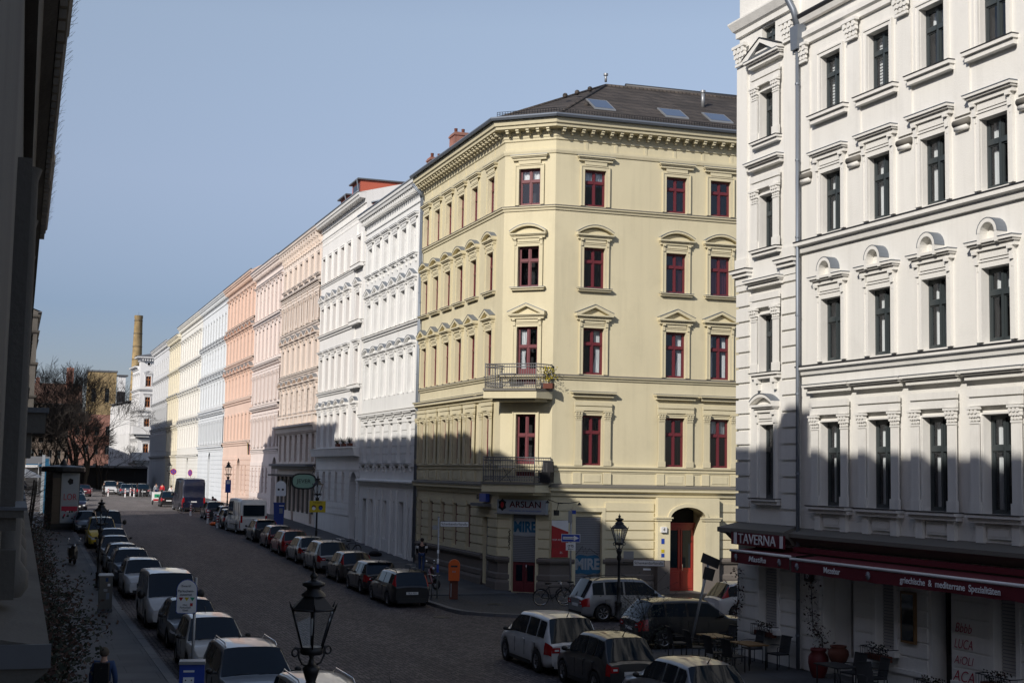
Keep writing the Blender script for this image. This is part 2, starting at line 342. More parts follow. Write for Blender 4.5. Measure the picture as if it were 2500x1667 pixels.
def hood(mb, w, h, kind, m, aw=.17, fz=.28, pr=.26, ex=.2, cap='zinc'):
    """mouldings over and around a window of w x h, origin at the middle of its foot"""
    x = w / 2
    if kind == 'none': return
    if kind != 'bare':
        mb.box(-x - aw, 0, 0, -x, .07, h + aw, m); mb.box(x, 0, 0, x + aw, .07, h + aw, m); mb.box(-x, 0, h, x, .07, h + aw, m)
        mb.box(-x - aw, .07, 0, -x - aw + .05, .1, h + aw, m); mb.box(x + aw - .05, .07, 0, x + aw, .1, h + aw, m); mb.box(-x - aw + .05, .07, h + aw - .05, x + aw - .05, .1, h + aw, m)
    if kind == 'plain': return
    z = h + aw + fz; hx = x + aw + ex
    if kind == 'pil':
        for sg in (-1, 1):
            c = sg * (x + .24)
            mb.box(c - .2, .1, 0, c + .2, .17, .28, m); mb.box(c - .16, .1, .28, c + .16, .15, h - .22, m)
            capital(mb, c, h - .22, .17, .2, .42, m)
        mb.box(-x - .46, .1, h + .22, x + .46, .16, h + .42, m); mb.box(-x - .46, .1, h + .46, x + .46, .18, h + .64, m)
        z = h + 1.0; hx = x + .62; pr = .34
    elif fz > .2:
        mb.box(-x - .02, .07, h + aw + .03, x + .02, .1, z - .06, m)
    for (a, b, c) in ((-.12, .0, .55), (.0, .05, .8), (.05, .12, 1.)):
        mb.box(-hx + (1 - c) * .18, 0, z + a, hx - (1 - c) * .18, pr * c, z + b, m)
    zt = z + .12
    if kind in ('ped', 'seg', 'con', 'arc3'):
        for sg in (-1, 1):   # scroll consoles
            c = sg * (x + aw * .55 + .02)
            mb.box(c - .07, 0, z - .2, c + .07, pr * .7, z - .1, m); mb.box(c - .065, 0, z - .45, c + .065, pr * .45, z - .2, m); mb.box(c - .05, 0, z - .62, c + .05, pr * .28, z - .45, m)
    if kind in ('flat', 'pil', 'con'):
        mb.box(-hx - .015, 0, zt, hx + .015, pr + .015, zt + .02, cap)
    if kind == 'ped':
        a = hx * .42
        mb.prism([(-hx * .86, zt), (hx * .86, zt), (0, zt + a * .78)], 0, pr * .35, m)
        for sg in (-1, 1):
            mb.prism([(sg * hx, zt), (sg * hx, zt + .09), (0, zt + a + .09), (0, zt + a - .04), (sg * hx * .8, zt)], 0, pr, m)
            mb.prism([(sg * (hx + .02), zt + .09), (sg * (hx + .02), zt + .115), (0, zt + a + .12), (0, zt + a + .09)], 0, pr + .02, cap)
    if kind == 'seg':
        n = 10; rise = hx * .36
        arc = [(-hx + 2 * hx * i / n, zt + rise * (1 - (2 * i / n - 1) ** 2)) for i in range(n + 1)]
        mb.prism([(-hx * .85, zt)] + [(p[0] * .85, zt + (p[1] - zt) * .8) for p in arc[1:-1]] + [(hx * .85, zt)], 0, pr * .3, m)
        for p, q in zip(arc[:-1], arc[1:]):
            mb.prism([p, q, (q[0], q[1] + .1), (p[0], p[1] + .1)], 0, pr, m)
            mb.prism([(p[0], p[1] + .1), (q[0], q[1] + .1), (q[0], q[1] + .125), (p[0], p[1] + .125)], 0, pr + .02, cap)
    if kind == 'arc3':      # cornice broken by a small round arch
        n = 10; r = hx * .42
        for sg in (-1, 1): mb.box(sg * r, 0, zt, sg * (hx + .015), pr + .015, zt + .02, cap)
        arc = [(-r * math.cos(math.pi * i / n), zt + .16 + r * math.sin(math.pi * i / n)) for i in range(n + 1)]
        mb.box(-r, 0, zt - .1, -r * .72, pr * 1.03, zt + .17, m); mb.box(r * .72, 0, zt - .1, r, pr * 1.03, zt + .17, m)
        for p, q in zip(arc[:-1], arc[1:]):
            i_ = lambda t: (t[0] * .72, zt + .16 + (t[1] - zt - .16) * .72)
            mb.prism([i_(p), i_(q), q, p], 0, pr * 1.03, m); o_ = lambda t: (t[0] * 1.05, zt + .16 + (t[1] - zt - .16) * 1.05)
            mb.prism([p, q, o_(q), o_(p)], 0, pr * 1.06, cap)
        mb.prism([(-r * .72, zt + .02)] + [(a[0] * .72, zt + .16 + (a[1] - zt - .16) * .72) for a in arc] + [(r * .72, zt + .02)], 0, .06, m)
def capital(mb, c, z, hw, d, h, m):
    mb.box(c - hw * 1.02, .1, z, c + hw * 1.02, d * .85, z + h * .12, m)
    r = random.Random(int(c * 1000) + 5)
    for lv in range(3):
        k = 3 + (lv % 2)
        for i in range(k):
            x = c + hw * (2 * (i + .5) / k - 1) * (1 + .1 * lv); zz = z + h * (.2 + .22 * lv)
            mb.prism([(x - hw * .3, zz), (x, zz - h * .06), (x + hw * .3, zz), (x + hw * .2, zz + h * .22), (x, zz + h * .27), (x - hw * .2, zz + h * .22)], .1, d * (.85 + .16 * lv), m)
    mb.box(c - hw * 1.3, .1, z + h * .86, c + hw * 1.3, d * 1.25, z + h, m)
def sill(mb, w, m, ex=.28, pr=.24, h=.16, cap='zinc', br=False):
    x = w / 2 + ex
    mb.box(-x, 0, -h, x, pr * .7, -h * .45, m); mb.box(-x - .04, 0, -h * .45, x + .04, pr, -.02, m); mb.box(-x - .055, 0, -.02, x + .055, pr + .02, 0, cap)
    if br:
        for sg in (-1, 1):
            c = sg * (w / 2 + .08); mb.box(c - .08, 0, -h - .14, c + .08, pr * .8, -h, m); mb.box(c - .06, 0, -h - .36, c + .06, pr * .5, -h - .14, m)
WC = {}
def win_meshes(w, h, fm, kind, pm, sl=None, door=False, rec=.22, fz=.28, kw=None, barmid=True):
    key = (round(w, 2), round(h, 2), fm, kind, pm, str(sl), door, rec, fz, str(kw), barmid)
    if key in WC: return WC[key]
    f = MB(); f.fr = (0, 0, 0); x = w / 2; t = .075; d0, d1 = -rec, -rec + .07; zt = h * .66
    f.box(-x, d0, 0, -x + t, d1, h, fm); f.box(x - t, d0, 0, x, d1, h, fm); f.box(-x + t, d0, 0, x - t, d1, t, fm); f.box(-x + t, d0, h - t, x - t, d1, h, fm)
    if barmid:
        f.box(-.045, d0, t, .045, d1 + .02, h - t, fm)
        f.box(-x + t, d0, zt - .06, -.046, d1 + .035, zt + .06, fm); f.box(.046, d0, zt - .06, x - t, d1 + .035, zt + .06, fm)
        for a, b in ((-x + t, -.045), (.045, x - t)):
            for p, q in ((t, zt - .06), (zt + .06, h - t)):
                g = .04
                f.box(a, d0 + .01, p, a + g, d1 - .012, q, fm); f.box(b - g, d0 + .01, p, b, d1 - .012, q, fm)
                f.box(a + g, d0 + .01, p, b - g, d1 - .012, p + g, fm); f.box(a + g, d0 + .01, q - g, b - g, d1 - .012, q, fm)
    if door: f.box(-x + t, d0 + .01, t, x - t, d1 - .02, h * .28, fm)
    p = MB(); p.fr = (0, 0, 0); p.quad((-x + t, d0 + .03, t), (x - t, d0 + .03, t), (x - t, d0 + .03, h - t), (-x + t, d0 + .03, h - t), 'glass')
    s = MB(); s.fr = (0, 0, 0); hood(s, w, h, kind, pm, fz=fz, **(kw or {}))
    if sl: sill(s, w, pm, **({} if sl is True else sl))
    r = (f.mesh('window'), p.mesh('pane'), s.mesh('surround') if s.f else None)
    WC[key] = r; return r
CU = {}
def curtain_mesh(w, h, style, rec, m='curtain'):
    key = (round(w, 2), round(h, 2), style, rec, m)
    if key in CU: return CU[key]
    c = MB(); c.fr = (0, 0, 0); x = w / 2 - .08; d = -rec - .12
    def fold(a, b, z0, z1, pinch=0):
        n = 14; vs = []
        for j, (z, sh) in enumerate(((z0, 0), ((z0 + z1) / 2 - .1, pinch), (z1, 0))):
            for i in range(n + 1):
                t = i / n; xx = a + (b - a) * t
                if sh: xx = a + (b - a) * t * (1 - sh)
                vs.append((xx, d + .035 * math.sin(i * 2.3), z))
        fs = [(j * (n + 1) + i, j * (n + 1) + i + 1, (j + 1) * (n + 1) + i + 1, (j + 1) * (n + 1) + i) for j in range(2) for i in range(n)]
        c.add(vs, fs, m)
    if style == 'sides': fold(-x, -x * .55, .05, h - .08); fold(x, x * .55, .05, h - .08)
    elif style == 'left': fold(-x, -x * .2, .05, h - .08, .35)
    elif style == 'right': fold(x, x * .2, .05, h - .08, .35)
    elif style == 'top': fold(-x, x, h * .68, h - .08)
    elif style == 'full': fold(-x, x, .05, h - .08)
    elif style == 'blind':
        for k in range(int(h / .09)): c.box(-x, d, .06 + k * .09, x, d + .02, .12 + k * .09, 'curtain')
    CU[key] = c.mesh('curtain'); return CU[key]
def window(parent, fr, s, z, w, h, fm, kind, pm, sl=None, door=False, rec=.22, fz=.28, cur=None, cm='curtain', kw=None, barmid=True):
    ms = win_meshes(w, h, fm, kind, pm, sl, door, rec, fz, kw, barmid)
    ox, oy, a = fr; loc = (ox + s * math.cos(a), oy + s * math.sin(a), z)
    f = put(ms[0], 'balcony_door' if door else 'window', parent, loc, a); put(ms[1], 'pane', f)
    if ms[2]: put(ms[2], 'surround', f)
    if cur: put(curtain_mesh(w, h, cur, rec, cm), 'curtain', f)
    return f
def at(fr, s, d=0.):
    ox, oy, a = fr; return (ox + s * math.cos(a) + d * math.sin(a), oy + s * math.sin(a) - d * math.cos(a))
def downpipe(parent, fr, s, z0, z1, m='zinc', d=.14, funnel=True):
    p = MB(); p.fr = fr; p.tube([(s, d, z0), (s, d, z1)], .06, m, 8)
    z = z0 + 1
    while z < z1: p.lathe([(.075, 0), (.075, .06)], m, 8, (s, d, z)) ; z += 2.4
    if funnel: p.tube([(s, d, z1), (s, d + .1, z1 + .25), (s - .1, d + .55, z1 + .8)], .07, m, 8)
    return p.build('downpipe', parent)
def door_panel(parent, fr, s, z0, w, h, m, name='door', rec=.3, glazed=True, dbl=True):
    d = MB(); d.fr = fr; x0, x1 = s - w / 2, s + w / 2; b = -rec
    d.box(x0, b - .05, z0, x1, b, z0 + h, m)
    cols = [(x0 + .08, s - .04), (s + .04, x1 - .08)] if dbl else [(x0 + .12, x1 - .12)]
    for a, c in cols:
        d.box(a, b, z0 + .12, c, b + .04, z0 + h * .3, m); d.box(a + .08, b + .04, z0 + .22, c - .08, b + .055, z0 + h * .3 - .1, m)
        d.box(a, b, z0 + h * .34, a + .07, b + .04, z0 + h - .1, m); d.box(c - .07, b, z0 + h * .34, c, b + .04, z0 + h - .1, m)
        if not glazed: d.box(a + .12, b, z0 + h * .36, c - .12, b + .04, z0 + h * .9, m)
    o = d.build(name, parent)
    if glazed:
        g = MB(); g.fr = fr
        for a, c in cols: g.box(a + .09, b + .002, z0 + h * .36, c - .09, b + .012, z0 + h - .14, 'car_glass')
        g.build('door_glass', o)
    hd = MB(); hd.fr = fr; hd.tube([(s + (.1 if dbl else w * .35), b + .1, z0 + 1.0), (s + (.1 if dbl else w * .35), b + .1, z0 + 1.3)], .015, 'chrome', 6); hd.build('handle', o)
    return o
def shutter(parent, fr, s0, s1, z0, z1, m, rec=.12, name='shutter'):
    d = MB(); d.fr = fr; z = z0; k = 0
    while z < z1 - .01:
        e = min(z + .085, z1); d.prism([(s0, z), (s1, z), (s1, e), (s0, e)], -rec - .03, -rec, 'sheet_top' if m == 'shutter' else 'shutter')
        d.box(s0, -rec, z + .014, s1, -rec + .02, e - .014, m); z += .085; k += 1
    return d.build(name, parent)
def chimney(parent, x, y, z0, z1, w=.7, l=1.2, m='red_brick', n=2):
    c = MB(); c.box(x - w / 2, y - l / 2, z0, x + w / 2, y + l / 2, z1, m); c.box(x - w / 2 - .06, y - l / 2 - .06, z1 - .22, x + w / 2 + .06, y + l / 2 + .06, z1 - .1, m)
    for i in range(n): c.lathe([(.1, 0), (.12, .35)], 'terracotta_dull', 8, (x, y - l / 2 + l * (i + .5) / n, z1))
    return c.build('chimney', parent)

# ================================================================ the yellow corner house
def yellow_house():
    B = thing('corner_house', 'pale yellow four storey corner house with red windows and a balcony tower corner', 'building', (22.3, 63.9, 0))
    FA = (0, 14.4, -math.pi / 2); FC = (0, 0, math.atan2(-1.76, 2.01)); LC = math.hypot(1.76, 2.01); aB = R(-2.23); FB = (2.01, -1.76, aB); LB = 22.
    eB = (2.01 + LB * math.cos(aB), -1.76 + LB * math.sin(aB)); path = [(0, 14.4), (0, 0), (2.01, -1.76), eB]
    Y = 'yellow'; zp = 1.7
    cA = [.82, 2.98, 5.25, 7.5, 9.82, 12.5]; cB = [2.05, 6.4, 8.82, 13.2, 15.7, 19.]
    rows = [(6.2, 2.42, 'pil', 1.02), (10.6, 2.26, 'ped', 1.08), (14.8, 2.0, 'seg', 1.1), (18.85, 1.8, 'flat', 1.12)]
    ops = {'A': [], 'B': [], 'C': []}
    for z, h, k, w in rows:
        for c in cA: ops['A'].append((c - .5, c + .5, z, z + h))
        for c in cB: ops['B'].append((c - w / 2, c + w / 2, z, z + h))
    for z, h, k, w in rows:
        z2, h2 = (z, h) if z > 14 else (z - .55, h + .55)
        ops['C'].append((LC / 2 - w / 2, LC / 2 + w / 2, z2, z2 + h2))
    gA = [(c - .42, c + .42, 1.95, 4.15) for c in cA[:-1]]; dA = (12.15, 13.0, .35, 3.6)
    gA.append(dA); ops['A'] += gA
    dC = (.72, 1.95, .12, 3.85); ops['C'].append(dC)
    ent = (6.05, 7.93, .12, 4.27, 1.1); sh2 = (1.25, 2.6, .5, 4.0, .15); g3 = (10., 11.1, 1.9, 3.9); ops['B'] += [ent, sh2, g3, (13., 14.1, 1.9, 3.9), (16, 17.1, 1.9, 3.9)]
    W = MB()
    for fr, L, k in ((FA, 14.4, 'A'), (FC, LC, 'C'), (FB, LB, 'B')):
        W.fr = fr
        wall(W, 0, L, zp, 22.9, ops[k], Y)
        wall(W, 0, L, -.3, zp, [(a, b, p, min(q, zp)) for a, b, p, q, *r in ops[k] if p < zp], 'plinth', back=False)
    # undo the doubled reveal tops of doors: harmless, inside
    W.fr = FA; rustic(W, .02, 14.38, zp + .1, 4.35, gA, .45, Y, .07)
    W.fr = FC; rustic(W, .02, LC - .02, zp + .1, 4.4, [(dC[0] - .12, dC[1] + .12, 0, 9)], .45, Y, .07)
    W.fr = FB; rustic(W, .02, LB, zp + .1, 4.5, [(5.3, 8.72, 0, 9), (1.08, 2.77, 0, 4.2), (g3[0], g3[1], 1.9, 3.9), (13, 14.1, 1.9, 3.9), (16, 17.1, 1.9, 3.9)], .45, Y, .07)
    # back and roof closing walls
    W.fr = None
    W.quad((12, 14.4, 0), (0, 14.4, 0), (0, 14.4, 22.9), (12, 14.4, 22.9), Y)
    W.quad((eB[0], eB[1], 0), (eB[0], 14.4, 0), (eB[0], 14.4, 22.9), (eB[0], eB[1], 22.9), Y)
    W.build('wall', B)
    # plinth courses
    for pp in ([(0, 14.4), (0, 2.3)], [(0, 1.35), (0, 0), (2.01 * .24, -1.76 * .24)], [(2.01 * .76, -1.76 * .76), (2.01, -1.76), at(FB, 1.2)], [at(FB, 2.65), at(FB, 5.3)], [at(FB, 8.75), eB]):
        P = MB(); P.sweep(pp, [(0, zp - .2), (.1, zp - .18), (.16, zp - .08), (.16, zp + .02), (0, zp + .1)], 'plinth')
        P.sweep(pp, [(.13, -.2), (.13, .55), (.06, .7), (.09, .75), (.09, .95), (0, 1.02)], 'plinth')
        P.build('plinth', B)
    # string courses
    S = MB()
    S.sweep(path, [(0, 4.72), (.1, 4.74), (.14, 4.9), (.3, 4.98), (.3, 5.1), (.34, 5.12), (.34, 5.2), (0, 5.3)], Y); S.sweep(path, [(.35, 5.14), (.35, 5.215), (0, 5.32)], 'stone_sill')
    string(S, path, 6.17, Y, .13, .16, Y); string(S, path, 5.98, Y, .07, .12, Y)
    string(S, path[:2], 9.62, Y, .3, .3); string(S, path, 10.52, Y, .15, .2); string(S, path, 18.78, Y, .14, .22)
    S.build('string_course', B)
    for fr, cols in ((FA, cA), (FB, cB)):
        for c in cols:
            P2 = MB(); P2.fr = fr
            for sg in (-1, 1): P2.box(c + sg * .78 - .2, 0, 5.32, c + sg * .78 + .2, .1, 5.86, Y)
            P2.box(c - .55, 0, 5.34, c + .55, .05, 5.84, Y); P2.prism([(c - .42, 5.42), (c + .42, 5.42), (c + .42, 5.76), (c - .42, 5.76)], .05, .075, Y); P2.box(c - .6, 0, 5.3, c + .6, .04, 5.34, Y); P2.build('sill_panel', B)
    # main cornice
    K = MB()
    K.sweep(path, [(0, 21.35), (.05, 21.37), (.09, 21.5), (.09, 21.6), (.02, 21.62)], Y)
    K.sweep(path, [(.0, 22.0), (.06, 22.05), (.06, 22.15), (.1, 22.2)], Y)
    K.sweep(path, [(.1, 22.2), (.1, 22.52), (.6, 22.56), (.62, 22.68), (.7, 22.72), (.74, 22.9), (.74, 22.98), (0, 23.02)], Y)
    for fr, L in ((FA, 14.4), (FC, LC), (FB, LB)):
        K.fr = fr; n = int(round(L / .5))
        for i in range(n):
            s = (i + .5) * L / n
            K.box(s - .07, .09, 22.36, s + .07, .48, 22.53, Y); K.box(s - .055, .09, 22.27, s + .055, .28, 22.36, Y); K.box(s - .08, .44, 22.46, s + .08, .54, 22.535, Y)
        n = int(L / 1.5)
        for i in range(1, n): K.box(i * L / n - .07, 0, 21.62, i * L / n + .07, .03, 22.0, Y)
    K.build('cornice', B)
    G = MB()
    gp = []
    for p_ in path: gp.append(p_)
    G.sweep(path, [(.74, 23.0), (.9, 22.96), (.96, 23.06), (.92, 23.14), (.86, 23.1), (.78, 23.06)], 'zinc')
    G.build('gutter', B)
    # roof
    Rf = MB(); off = .7
    def offp(d, z):
        P_ = [Vector(p) for p in path]; r = []
        for i, p in enumerate(P_):
            ns = []
            if i: t = (P_[i] - P_[i - 1]).normalized(); ns.append(Vector((t.y, -t.x)))
            if i < 3: t = (P_[i + 1] - P_[i]).normalized(); ns.append(Vector((t.y, -t.x)))
            nm = sum(ns, Vector((0, 0))).normalized(); q = p + nm * d / max(.3, nm.dot(ns[0])); r.append((q.x, q.y, z))
        return r
    e0 = offp(.8, 23.03); e1 = offp(-5.2, 26.75)
    apex = (6.7, 3.1, 26.5)
    e1[3] = (eB[0] + .1, 3.1 - (eB[0] - 6.7) * .039, 26.6); Rf.quad(e0[0], e0[1], apex, (6.7, 14.4, 26.5), 'tiles')
    Rf.add([e0[1], e0[2], apex], [(0, 1, 2)], 'tiles')
    Rf.quad(e0[2], e0[3], e1[3], apex, 'tiles')
    Rf.quad(apex, e1[3], (e1[3][0], 14.4, 24), (6.7, 14.4, 26.5), 'slate')
    Rf.tube([e0[1], apex], .09, 'tiles', 6); Rf.tube([e0[2], apex], .09, 'tiles', 6); Rf.tube([apex, e1[3]], .1, 'tiles', 6)
    rf = Rf.build('roof', B)
    q = MB(); q.tube([(7.9, 3.2, 26.62), (eB[0], 3.2 - (eB[0] - 7.9) * .039, 26.68)], .16, 'dark_metal', 6); q.build('ridge_cap', rf)
    sg = MB()  # snow guard
    ge = offp(.55, 23.25); 
    for a, b in zip(ge[1:-1], ge[2:]):
        a, b = Vector(a), Vector(b); n = int((b - a).length / .14)
        for k in range(n): p = a.lerp(b, k / n); sg.box(p.x - .01, p.y - .01, p.z - .05, p.x + .01, p.y + .01, p.z + .2, 'iron')
        for z in (0, .1, .2): sg.tube([(a.x, a.y, a.z + z), (b.x, b.y, b.z + z)], .012, 'iron', 4)
    sg.build('snow_guard', rf)
    nB = Vector((math.sin(aB), -math.cos(aB))); tB = Vector((math.cos(aB), math.sin(aB))); o2 = Vector((2.01, -1.76))
    def rp(s, d): p = o2 + tB * s - nB * d; return Vector((p.x, p.y, 23.03 + (d + .8) * 3.72 / 6.0))
    for s0, s1, d0, d1 in ((2.2, 3.35, .6, 1.9), (6.0, 7.3, .5, 1.6), (8.5, 9.8, .5, 1.6), (11.2, 12.4, .5, 1.6)):
        k = MB(); up = Vector((0, 0, .07)); a, b, c, d = rp(s0, d0) + up, rp(s1, d0) + up, rp(s1, d1) + up, rp(s0, d1) + up
        k.add([tuple(v) for v in (a, b, c, d)] + [tuple(v - up) for v in (a, b, c, d)], [(0, 1, 5, 4), (1, 2, 6, 5), (2, 3, 7, 6), (3, 0, 4, 7), (0, 1, 2, 3)], 'metal_sheet')
        kk = k.build('skylight', B); g = MB(); e = Vector((0, 0, .01)); cc = (a + b + c + d) / 4
        g.add([tuple(cc + (v - cc) * .86 + e) for v in (a, b, c, d)], [(0, 1, 2, 3)], 'chrome'); g.build('pane', kk)
    k = MB(); p = rp(9.2, 2.9); k.tube([(p.x, p.y, p.z - .1), (p.x, p.y, p.z + .75)], .1, 'metal_sheet', 8); k.lathe([(.14, 0), (.14, .12)], 'metal_sheet', 8, (p.x, p.y, p.z + .7)); k.build('vent_pipe', B)
    k = MB(); k.tube([(apex[0], apex[1], 26.7), (apex[0], apex[1], 27.1)], .07, 'metal_sheet', 8); k.lathe([(.13, 0), (.13, .1)], 'metal_sheet', 8, (apex[0], apex[1], 27.05)); k.build('vent_pipe', B)
    for s, d in ((1.2, 2.2), (2.0, 1.2), (3.1, 3.7), (2.1, 2.9)):
        k = MB(); p = rp(s, d); k.ball((p.x, p.y, p.z), .14, 'tiles', 6); k.build('roof_vent', rf)
    # windows
    r = random.Random(3)
    kws = {'pil': {'ex': .2}, 'ped': {'ex': .22, 'aw': .2, 'pr': .3}, 'seg': {'ex': .2, 'aw': .2, 'pr': .28}, 'flat': {'ex': .2, 'aw': .2, 'pr': .26}}
    cb = {(0, 6.2): None, (0, 10.6): 'right', (1, 10.6): 'right', (2, 10.6): 'sides', (0, 18.85): 'top', (1, 14.8): 'right', (2, 14.8): 'full', (2, 6.2): 'top'}
    for z, h, k, w in rows:
        slk = {'br': False, 'ex': .3} if z == 14.8 else None
        fzz = {'pil': .28, 'ped': .3, 'seg': .32, 'flat': .34}[k]
        for c in cA: window(B, FA, c, z, 1.0, h, 'frame_red', k, Y, slk, fz=fzz, kw={**kws[k], 'ex': .12}, cur=r.choice([None, None, 'sides', 'full']))
        for i, c in enumerate(cB): window(B, FB, c, z, w, h, 'frame_red', k, Y, slk, fz=fzz, kw=kws[k], cur=cb.get((i, z)), cm='curtain_red' if z == 14.8 else 'curtain')
        bd = z < 14; z2, h2 = (z, h) if z > 14 else (z - .55, h + .55)
        window(B, FC, LC / 2, z2, w, h2, 'frame_red', k if k != 'pil' else 'plain', Y, slk, fz=fzz, kw=kws[k] if k != 'pil' else None, door=bd, cur={14.8: None, 18.85: 'top', 10.6: 'left', 6.2: None}[z])
    for a, b, p, q in gA[:-1]: window(B, FA, (a + b) / 2, p, b - a, q - p, 'frame_red', 'none', Y)
    for a, b, p, q in ((g3), (13., 14.1, 1.9, 3.9), (16, 17.1, 1.9, 3.9)): window(B, FB, (a + b) / 2, p, b - a, q - p, 'frame_red', 'plain', Y, True)
    shutter(B, FA, dA[0], dA[1], dA[2], dA[3], 'shutter', .2)['label'] = 'narrow grey roller shutter covered in tags'
    # shop corner: shutter half down, red door
    shutter(B, FC, dC[0], dC[1], 1.55, 3.85, 'shutter', .16)
    door_panel(B, FC, (dC[0] + dC[1]) / 2, .14, dC[1] - dC[0], 1.41, 'frame_red', 'shop_door', .2)
    shutter(B, FB, sh2[0] + .02, sh2[1] - .02, .5, 3.75, 'shutter', .12); 
    F = MB(); F.fr = FB; F.box(1.08, 0, .5, 1.25, .1, 4.2, Y); F.box(2.6, 0, .5, 2.77, .1, 4.2, Y); F.box(1.25, 0, 4.0, 2.6, .1, 4.2, Y); F.box(1.25, -.12, 3.75, 2.6, -.08, 4.0, Y)
    F.fr = FC; F.box(dC[0] - .14, 0, .2, dC[0], .08, 4.5, Y); F.box(dC[1], 0, .2, dC[1] + .14, .08, 4.5, Y); F.build('shop_surround', B)
    # arched entrance
    E = MB(); E.fr = FB; a, b = ent[:2]
    for s0, s1 in ((5.4, a), (b, 8.68)):
        E.box(s0, 0, zp, s1, .35, 4.72, Y); E.box(s0, 0, -.2, s1, .35, zp, 'plinth'); E.box(s0 - .1, 0, 3.68, s1 + (.1 if s0 > 6 else .04), .42, 3.72, Y); E.box(s0 - .07, 0, 3.6, s1 + .05, .4, 3.68, Y)
        E.box(s0 - .13, 0, 3.72, s1 + .12, .45, 3.78, Y)
    E.box(a, .0, 4.27, b, .35, 4.72, Y); spandrel(E, a, b, 3.72, 4.27, Y, -.001, 14, .35); spandrel(E, a, b, 3.72, 4.27, Y, .6, 14, -.02)
    n = 14; c = (a + b) / 2; hw = (b - a) / 2
    arc = [(c - hw * math.cos(math.pi * i / n), 3.72 + .55 * math.sin(math.pi * i / n)) for i in range(n + 1)]
    for p, q in zip(arc[:-1], arc[1:]):
        E.quad((p[0], .35, p[1]), (q[0], .35, q[1]), (q[0], -.6, q[1]), (p[0], -.6, p[1]), Y)
        o = lambda t: (c + (t[0] - c) * 1.16, 3.72 + (t[1] - 3.72) * 1.3)
        E.prism([p, q, o(q), o(p)], .35, .42, Y)
    E.build('entrance_arch', B)
    door_panel(B, FB, c + .18, .14, 1.5, 3.1, 'door_red', 'entrance_door', 1.0)
    k = MB(); k.fr = FB; k.box(c - .62, -1.0, 3.24, c + .98, -.9, 3.4, 'door_red'); k.box(c - .7, -1.02, 3.4, c + 1.05, -.8, 3.48, 'door_red'); k.box(a, -1.1, .12, c - .57, -1.0, 3.4, 'door_red'); k.box(a, -1.12, 3.4, b, -1.06, 4.3, 'room'); k.build('door_frame', B)
    k = MB(); k.fr = FB; k.box(a - .3, -1.1, -.1, b + .3, .45, .13, 'granite'); k.build('doorstep', B)
    # balconies across the chamfer
    for zb in (5.3, 9.75):
        b_ = MB(); b_.fr = FC
        poly = [(.05, -.1), (-.2, .45), (-.42, 1.2), (2.3, 1.2), (LC + .06, .2), (LC, -.1)]
        b_.vprism(poly, zb - .42, zb - .06, Y); b_.vprism([(x * 1.0 + (.0), y + (.08 if y > .2 else 0)) for x, y in poly], zb - .06, zb + .06, 'stone_sill')
        b_.vprism([(x * .8 + .27, y * .75) for x, y in poly], zb - .56, zb - .42, Y)
        bo = b_.build('balcony', B)
        r_ = MB(); r_.fr = FC; rp_ = [(x + (.06 if x < 1 else -.06), y - .06) for x, y in poly[1:5]]; rp_ = [(.12, -.02)] + rp_ + [(LC - .04, 0)]
        for z in (.14, 1.22, .32, 1.08): r_.tube([(x, y, zb + z) for x, y in rp_], .018 if z < 1 else .026, 'balcony_grey', 6)
        for (p, q) in zip(rp_[:-1], rp_[1:]):
            L = math.hypot(q[0] - p[0], q[1] - p[1]); n = max(2, int(L / .12))
            for i in range(n):
                t = i / n; x, y = p[0] + (q[0] - p[0]) * t, p[1] + (q[1] - p[1]) * t
                r_.box(x - .009, y - .009, zb + .1, x + .009, y + .009, zb + 1.22, 'balcony_grey')
                t2 = (i + 1) / n; x2, y2 = p[0] + (q[0] - p[0]) * t2, p[1] + (q[1] - p[1]) * t2
                r_.tube([(x, y, zb + .14), (x2, y2, zb + .32)], .008, 'balcony_grey', 4, cap=False); r_.tube([(x, y, zb + .32), (x2, y2, zb + .14)], .008, 'balcony_grey', 4, cap=False)
        for x, y in rp_[1:-1]: r_.tube([(x, y, zb + .05), (x, y, zb + 1.27)], .026, 'balcony_grey', 6)
        r_.build('railing', bo)
    downpipe(B, FA, .12, .2, 21.9)
    return B, FA, FB, FC, LC
YH, FA, FB, FC, LC = yellow_house()
YW = Matrix.Translation((22.3, 63.9, 0))
def yw(fr, s, d, z):
    x, y = at(fr, s, d); return (22.3 + x, 63.9 + y, z)
